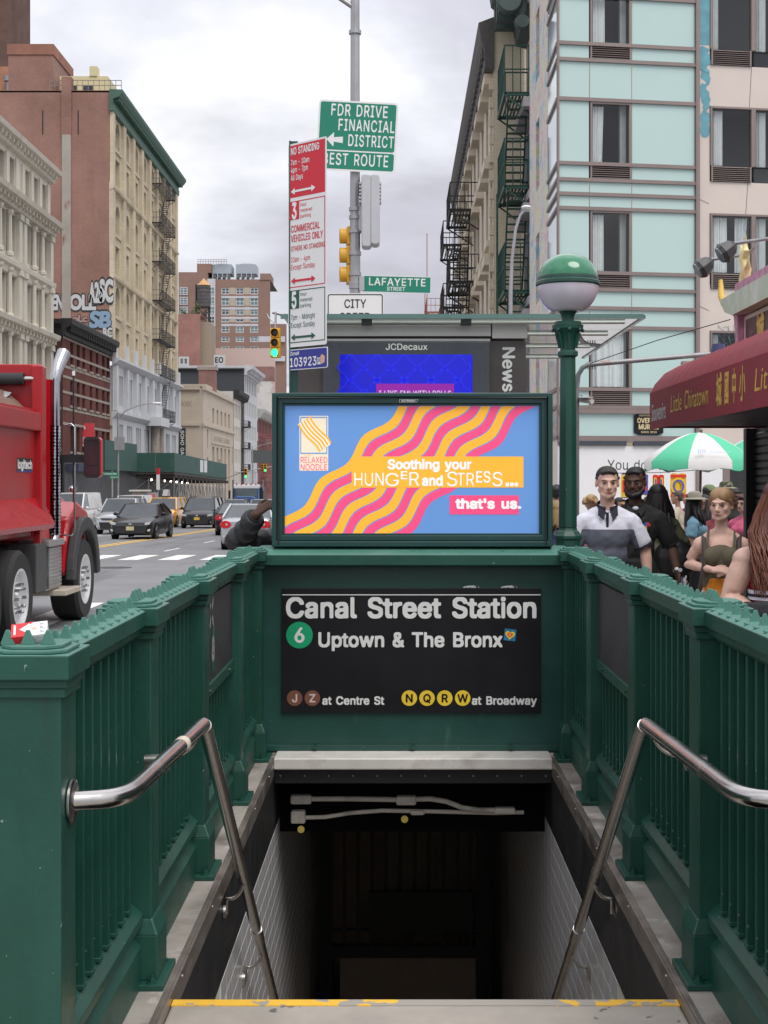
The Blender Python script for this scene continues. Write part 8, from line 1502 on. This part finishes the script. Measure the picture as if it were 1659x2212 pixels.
m = MB(); el, wr = AR[1][1], AR[1][2]; dd = (wr - el).normalized(); m.tube([wr - dd * .035, wr - dd * .012], .036, 14); wt2 = m.build('watch', steel, t, local=True, smooth=50); MB().tube([wr - dd * .024 + Vector((.02, -.033, 0)), wr - dd * .024 + Vector((.022, -.042, 0))], .017, 14).build('watch_face', sw_, wt2, local=True); m = MB(); m.ell((0, -.055, 1.41 * k), (.03, .02, .02), 10, 8); m.build('undershirt', M('white_cloth', (.66, .66, .74), .85), t, local=True, smooth=60); place(t, 2.02, 12.1, radians(-6))
# woman in the olive top
blond = hairm('dark_blond', (.30, .18, .09))
def pulled(mat):
    def f(hp): hp('hair', mat, lambda q: (q.ell((-.016, .012, .168), (.066, .093, .079), 18, 12), q.ell((.016, .012, .168), (.066, .093, .079), 18, 12), q.ell((0, .075, .12), (.062, .05, .07), 14, 10), q.tube([(-.070, -.03, .150), (-.078, .0, .11), (-.070, .04, .07)], [.012, .014, .012], 8), q.tube([(.070, -.03, .150), (.078, .0, .11), (.070, .04, .07)], [.012, .014, .012], 8)), .006, 1, fold=.005)
    return f
H3 = 1.69; t, k, AR, torso, hp, sw, R = person('woman in olive tank top and orange skirt with brown shoulder strap near the shop', 0, 0, H3, 0, sk_rosy, None, None, pulled(blond), (((-.235, .05, 1.19), (-.05, -.19, 1.165), (1, -.1, 0), (0, .6, -.7), 1, .4), ((.24, .05, 1.17), (.10, -.17, 1.155), (-1, -.2, 0), (0, .6, -.7), 1, .4)), female=True, head=(radians(-16), radians(3)), vox=.0062, brow=(.16, .09, .05), build=.98)
olive = M('olive_cloth', (.115, .098, .060), .85, var=.1, scale=8, bump=.1, bscale=80); torso_k = k
clothes(t, 'tank_top', olive, lambda m: (m.ell((0, -.035 * k, 1.275 * k), (.095 * k, .088 * k, .075 * k), 16, 10), m.ell((0, .0, 1.215 * k), (.143 * k + .010, .110 * k + .008, .135 * k), 20, 14), m.ell((0, .005, 1.09 * k), (.124 * k + .010, .103 * k + .008, .19 * k), 20, 14), [m.ell((s * .066 * k, -.078 * k, 1.25 * k), (.064 * k + .008, .062 * k + .008, .064 * k + .008), 14, 10) for s in (-1, 1)], [m.tube([(s * .08 * k, -.115 * k, 1.25 * k), (s * .095 * k, -.085 * k, 1.34 * k), (s * .09 * k, .0, 1.43 * k), (s * .08 * k, .09 * k, 1.33 * k)], .012, 8) for s in (-1, 1)]), .009, 3, .008)
clothes(t, 'skirt', M('orange_cloth', (.66, .22, .012), .8, var=.1, scale=5), lambda m: m.tube([(0, .01, 1.10 * k), (0, .01, .95 * k), (0, .01, .62 * k)], [.135 * k, .185 * k, .23 * k], 20, sq=(1, .8)), .012, 3, .03)
m = MB(); m.tube([(-.115 * k, .11, 1.30 * k), (-.125 * k, .02, 1.408 * k), (-.120 * k, -.075, 1.35 * k), (-.115 * k, -.128, 1.22 * k), (-.15 * k, -.12, 1.02 * k)], .013, 8, sq=(1.2, .4)); m.tube([(.115 * k, .11, 1.30 * k), (.125 * k, .02, 1.408 * k), (.120 * k, -.075, 1.35 * k), (.125 * k, -.115, 1.22 * k)], .014, 8, sq=(1.2, .4)); m.build('bag_strap', M('strap_brown', (.045, .028, .022), .6), t, local=True, smooth=60); place(t, 2.21, 9.7, radians(-14))
# red haired woman at the edge
copper = hairm('copper', (.10, .026, .013)); H4 = 1.75
def long_hair(mat, L=.40, wide=1.0, seed=1):
    def f(hp):
        rnd = random.Random(seed)
        def g(q):
            q.ell((0, .022, .152), (.084, .103, .094), 18, 12); q.ell((0, .07, .08), (.08, .05, .11), 14, 10)
            for i in range(34):
                a = radians(-62 + 304 * i / 33); x0_, y0_ = .078 * cos(a), .02 + .085 * sin(a); sp = rnd.uniform(.8, 1.6) * wide; l_ = L * rnd.uniform(.75, 1.1)
                q.tube([(x0_ * .9, y0_ * .9, .17), (x0_ * 1.08, y0_ * 1.08, .08), (x0_ * 1.35 * sp + rnd.uniform(-.01, .01), y0_ * 1.2 - .01, -.06), (x0_ * 1.55 * sp + rnd.uniform(-.02, .02), y0_ * 1.25 - .05 * (y0_ < .05), -.06 - (l_ - .1) * .6), (x0_ * 1.45 * sp + rnd.uniform(-.03, .03), y0_ * 1.3 - .06 * (y0_ < .05), -l_)], [.020, .024, .024, .019, .004], 7)
        hp('hair', mat, g)
    return f
def mane(hp):
    rn = random.Random(4)
    def g(q):
        q.ell((0, .022, .152), (.088, .105, .096), 18, 12); q.ell((0, .07, .06), (.09, .06, .14), 14, 10)
        for s in (-1, 1): q.tube([(s * .07, .0, .14), (s * .085, -.01, .02), (s * .105, -.03, -.10), (s * .11, -.075, -.22), (s * .10, -.10, -.33)], [.03, .045, .052, .045, .012], 12)
    hp('hair', copper, g)
    def st(q):
        for i in range(260):
            s = -1 if i % 5 else 1; a = rn.uniform(-.03, .045); b_ = rn.uniform(-.05, .05); w_ = rn.uniform(0, 6); L_ = rn.uniform(.25, .43)
            q.tube([(s * (.07 + a * .4), b_, .15), (s * (.09 + a), b_ * .8 - .01, .03)] + [(s * (.105 + a * 1.3 + .012 * sin(w_ + j * 1.3)), -.03 + b_ * .8 - .028 * j + .010 * cos(w_ + j), -.06 - (L_ - .06) * j / 4) for j in range(5)], [.003, .0045, .0045, .0045, .004, .003, .001], 5)
    hp('hair_strands', hairm('copper_light', (.13, .038, .017)), st)
t, k, AR, torso, hp, sw, R = person('red haired woman in red and white top leaning over the railing at the right edge', 0, 0, H4, 0, sk_rosy, None, None, mane, (((-.265, .02, 1.12), (-.10, -.20, 1.02)), ((.25, .03, 1.12), (.10, -.2, 1.03))), female=True, vox=.0062, build=1.12, arm_k=1.28, brow=(.2, .08, .04), head=(radians(4), 0))
rz_ = M('red_jersey', (.40, .014, .035), .75, var=.08, scale=8, bump=.1, bscale=90); clothes(t, 'top', rz_, lambda m: (m.ell((0, .0, 1.205 * k), (.158 * k + .012, .122 * k + .008, .135 * k), 20, 14), m.ell((0, .005, 1.07 * k), (.138 * k + .014, .113 * k + .012, .20 * k), 20, 14), [m.ell((s * .070 * k, -.082 * k, 1.25 * k), (.072 * k + .008, .068 * k + .008, .070 * k + .008), 14, 10) for s in (-1, 1)]), .009, 3, .008)
m = MB(); [m.tube([(s * .075 * k, -.135 * k, 1.26 * k), (s * .095 * k, -.095 * k, 1.35 * k), (s * .085 * k, .0, 1.42 * k), (s * .08 * k, .09 * k, 1.36 * k)], .010, 8) for s in (-1, 1)]; m.build('strap', M('white_cloth', (.66, .66, .74), .85), t, local=True, smooth=60)
def hoop(z0, z1, mt, g): m = MB(); n = 28; r_ = lambda a: (.153 * k + g) * cos(a); q_ = lambda a: (.126 * k + g) * sin(a) + (-.03 if sin(a) < 0 else 0); m.add([(r_(2 * pi * i / n), q_(2 * pi * i / n), z * k) for z in (z0, z1) for i in range(n)], [(i, (i + 1) % n, n + (i + 1) % n, n + i) for i in range(n)]); m.build('stripe', mt, t, local=True, smooth=60, fix=False)
hoop(1.125, 1.175, M('white_cloth', (.66, .66, .74), .85), .022); hoop(1.142, 1.156, navy, .025)
legs(t, k, denim, 1.1); place(t, 1.95, 7.2, radians(-6))
jk = T('jacket', 'black denim jacket draped over the forearm of the red haired woman', 'jacket', (1.86, 6.95, .97)); clothes(jk, 'cloth', M('black_denim', (.016, .016, .018), .85, var=.3, scale=12, bump=.2, bscale=40), lambda m: (m.tube([(-.16, .06, .10), (-.05, -.05, .085), (.12, -.08, .07), (.30, -.02, .05)], [.055, .085, .09, .07], 14), m.tube([(-.12, .0, .04), (-.02, -.09, -.02), (.15, -.12, -.06)], [.05, .07, .06], 12), m.tube([(-.02, -.11, .08), (.08, -.13, -.05), (.10, -.12, -.18)], [.03, .04, .03], 10)), .010, 3, .03)
# man leaning on the railing, only his sleeve and hand show beside the billboard
t, k, AR, torso, hp, sw, R = person('person in black quilted jacket leaning an elbow on the railing behind the billboard', 0, 0, 1.76, 0, sk_dark, None, None, short_hair(hairm('black', (.008, .007, .007))), (((-.60, -.215, 1.335), (-.47, -.40, 1.515), (.8, -.1, .55), (.35, .85, -.4), 1, 1.35), ((.27, .05, 1.12), (.2, -.15, 1.0))), vox=.0062, build=1.05, head=(radians(10), radians(8)), brow=(.012, .010, .010))
puf = M('puffer_black', (.016, .017, .020), .45, var=.3, scale=9, bump=.25, bscale=22)
sh_, el, wr, r0 = AR[0]
def puffs(m, pts, rr, n):
    V_ = [Vector(p) for p in pts]; seg = [(V_[i + 1] - V_[i]).length for i in range(len(V_) - 1)]; tot = sum(seg); P_, R_ = [], []
    for j in range(n * 4 + 1):
        d = tot * j / (n * 4); i = 0
        while i < len(seg) - 1 and d > seg[i]: d -= seg[i]; i += 1
        P_.append(V_[i].lerp(V_[i + 1], d / seg[i])); R_.append(rr * (1.0 - .28 * (j / (n * 4)) * .8) * (.84 + .16 * sin(pi * (j % 4) / 4) if j % 4 else .80))
    m.tube(P_, R_, 18)
ex_ = el + Vector((-.03, .0, -.015))
def coat(m): torso(m, .045); m.tube([(0, .01, 1.0), (0, .01, .8)], .2, 16); puffs(m, [sh_, sh_.lerp(el, .8) + Vector((0, 0, -.01)), ex_, el.lerp(wr, .3), el.lerp(wr, .84)], .098, 8); puffs(m, [AR[1][0], AR[1][1], AR[1][1].lerp(AR[1][2], .8)], .088, 7)
clothes(t, 'jacket', puf, coat, .009, 2, .018); legs(t, k, dark_tr); place(t, -.42, 9.42, 0)
c = MB(); c.tube([el.lerp(wr, .80), el.lerp(wr, .87)], .050, 14); c.build('cuff', puf, t, local=True, smooth=60)
# the crowd further back
def plain(mat): return mat
def walker(label, u, vtop, d, rz, sk, hair, shirt_m, trouser_m, female=True, long=.5, back=False, extra=None, build=1.0):
    x = (u - U0) * d / F; H_ = CZ + (V0 - vtop) * d / F + (.0); t, k, AR, torso, hp, sw, R = person(label, 0, 0, H_, 0, sk, None, None, hair, (a_side(-1), a_side(1)), female=female, vox=.011, build=build, group='people in the crowd behind the railing')
    clothes(t, 'shirt', shirt_m, lambda m: (torso(m, .014), m.tube([(0, .01, 1.0 * k), (0, .01, .82 * k)], [.165 * k, .172 * k], 16, sq=(1, .75)), sleeves(m, AR, k, long, .012)), .014, 3, .02); legs(t, k, trouser_m); place(t, x, d, rz)
    if extra: extra(t, k, AR, hp, R)
    return t
def curly(mat, r=.1):
    def f(hp):
        rn = random.Random(5)
        def g(q):
            for i in range(60): a, b_ = rn.uniform(0, 2 * pi), rn.uniform(-.2, 1.4); p = (.082 * cos(a) * cos(b_), .03 + .09 * sin(a) * cos(b_), .13 + .098 * sin(b_)); (q.ell(p, rn.uniform(.022, .034), 8, 6) if not (p[1] < -.03 and p[2] < .19) else None)
        hp('hair', mat, g, .008, 1, fold=.006)
    return f
polka = M('navy_polka', (.05, .06, .13), .85, var=.0)
def dots():
    n, l, b = nodes_of(polka); tc = n.new('ShaderNodeTexCoord'); v = n.new('ShaderNodeTexVoronoi'); v.inputs['Scale'].default_value = 24; l.new(tc.outputs['Object'], v.inputs[0]); r = n.new('ShaderNodeValToRGB'); r.color_ramp.elements[0].color = (.6, .6, .65, 1); r.color_ramp.elements[0].position = .2; r.color_ramp.elements[1].color = (.05, .06, .13, 1); r.color_ramp.elements[1].position = .24; l.new(v.outputs[0], r.inputs[0]); l.new(r.outputs[0], b.inputs['Base Color'])
dots()
camo = mixin(mixin(M('camouflage', (.13, .13, .07), .85, var=.1), (.045, .05, .03), .52, .55, 9, detail=3), (.26, .23, .16), .56, .59, 7, detail=3)
wh_c = M('white_cloth', (.66, .66, .74), .85)
walker('woman with blond bob in navy dotted dress between the billboard and the lamp post', 1201, 1078, 13.5, radians(175), sk_rosy, long_hair(hairm('blond', (.42, .28, .13)), .08, .8, 2), polka, wh_c)
walker('person with black hair standing far behind the blond woman beside the lamp post', 1203, 1046, 19, radians(160), sk_tan, short_hair(hairm('black', (.008, .007, .007))), M('teal_shirt', (.05, .16, .18), .85), denim, female=False)
walker('woman with curly blond hair behind the left shoulder of the man in the white polo', 1279, 1067, 16, radians(150), sk_rosy, curly(hairm('gold_blond', (.45, .28, .12))), M('pink_stripe', (.5, .3, .35), .85), denim)
walker('person with dark hair glimpsed between the two men in polo shirts', 1340, 1074, 19, radians(30), sk_tan, short_hair(hairm('black', (.008, .007, .007))), M('grey_shirt', (.2, .2, .22), .85), denim, female=False)
def bag(t, k, AR, hp, R): clothes(t, 'shoulder_bag', M('bag_black', (.014, .014, .015), .45, var=.2), lambda m: (m.ell((.12, -.20, .98), (.17, .09, .16), 16, 10), m.tube([(-.12, .0, 1.40 * k), (.02, -.15, 1.25 * k), (.16, -.2, 1.05)], .018, 8)), .012, 2, .02)
walker('person with long dark braids in camouflage jacket carrying a black bag', 1421, 1042, 13.5, radians(168), sk_dark, long_hair(hairm('braid_black', (.016, .012, .011)), .46, .95, 9), camo, dark_tr, long=1.0, extra=lambda t, k, AR, hp, R: clothes(t, 'shoulder_bag', M('bag_black', (.014, .014, .015), .45, var=.2), lambda m: (m.ell((-.16, .16, 1.0), (.20, .10, .19), 16, 10), m.tube([(-.1, .1, 1.46 * k), (-.14, .18, 1.25 * k), (-.16, .2, 1.1)], .02, 8)), .012, 2, .02))
def hat(col):
    def f(t, k, AR, hp, R): h = hp('hat', col, lambda q: (q.lathe([(.0001, .265), (.06, .262), (.088, .235), (.098, .17)], (0, .01, 0), 20), q.lathe([(.096, .175), (.17, .150), (.172, .146), (.09, .168)], (0, .0, 0), 24)))
    return f
felt = M('hat_felt', (.30, .28, .22), .9, var=.1); walker('woman in grey brimmed hat and pale blue shirt standing under the umbrella', 1503, 1062, 17, radians(70), sk_tan, long_hair(hairm('black', (.008, .007, .007)), .26, .9, 6), M('pale_blue_cloth', (.17, .33, .43), .85, var=.08), dark_tr, extra=hat(felt), build=1.12)
def specs(t, k, AR, hp, R): hp('spectacles', dark, lambda q: [q.tube([(s * .052, -.075, .108), (s * .03, -.099, .108), (s * .01, -.098, .108)], .004, 6) for s in (-1, 1)])
walker('woman in bright pink top with short dark red hair beside the shop shutter', 1606, 1066, 17, radians(-50), sk_rosy, short_hair(hairm('auburn', (.075, .022, .018)), .012), M('pink_cloth', (.70, .13, .24), .85, var=.06), denim, extra=specs, build=1.12)
def cap(col):
    def f(t, k, AR, hp, R): hp('cap', col, lambda q: (q.lathe([(.0001, .258), (.05, .252), (.085, .215), (.092, .165)], (0, .012, 0), 18), q.prism([(-.06, -.06), (.06, -.06), (.05, -.16), (0, -.175), (-.05, -.16)], (0, 0, .170), (1, 0, 0), (0, 1, 0), (0, 0, .01))))
    return f
walker('person in green cap and dark jacket behind the woman in olive', 1534, 1048, 19.5, radians(120), sk_tan, short_hair(hairm('black', (.008, .007, .007))), black_c, dark_tr, female=False, long=1.0, extra=cap(M('cap_green', (.16, .20, .10), .85)))
walker('person with camouflage sun hat under the second umbrella', 1567, 1040, 20, radians(200), sk_tan, short_hair(hairm('black', (.008, .007, .007))), M('grey_shirt', (.2, .2, .22), .85), dark_tr, extra=hat(camo)); walker('person in dark clothes in the shade by the doorway', 1590, 1056, 19.5, radians(20), sk_dark, short_hair(hairm('black', (.008, .007, .007))), black_c, dark_tr, female=False)
walker('person in black shirt with pale bag strap behind the woman in the hat', 1521, 1066, 18.5, radians(-30), sk_tan, long_hair(hairm('black', (.008, .007, .007)), .3, .9, 11), black_c, denim)
for u_, v_, d_, lab_, hc_, cc_ in ((1462, 1058, 22, 'person in beige shirt far behind beside the banner string', (.06, .04, .03), (.42, .36, .28)), (1484, 1066, 24, 'person in maroon shirt far behind near the hat', (.02, .015, .012), (.16, .03, .04)), (1618, 1064, 21, 'person in white shirt half hidden by the shutter edge', (.03, .02, .015), (.55, .55, .55)), (1400, 1070, 23, 'person in green shirt far behind between the black polo and the braids', (.05, .03, .02), (.06, .14, .07))): walker(lab_, u_, v_, d_, radians(40 * (u_ % 7)), sk_tan, short_hair(hairm('far_%d' % u_, hc_)), M('shirt_%d' % u_, cc_, .85), denim)
walker('person in red striped shirt just behind the woman in olive', 1545, 1080, 18, radians(10), sk_tan, short_hair(hairm('black', (.008, .007, .007))), M('dark_red_cloth', (.18, .03, .04), .85, var=.4, scale=12), denim)
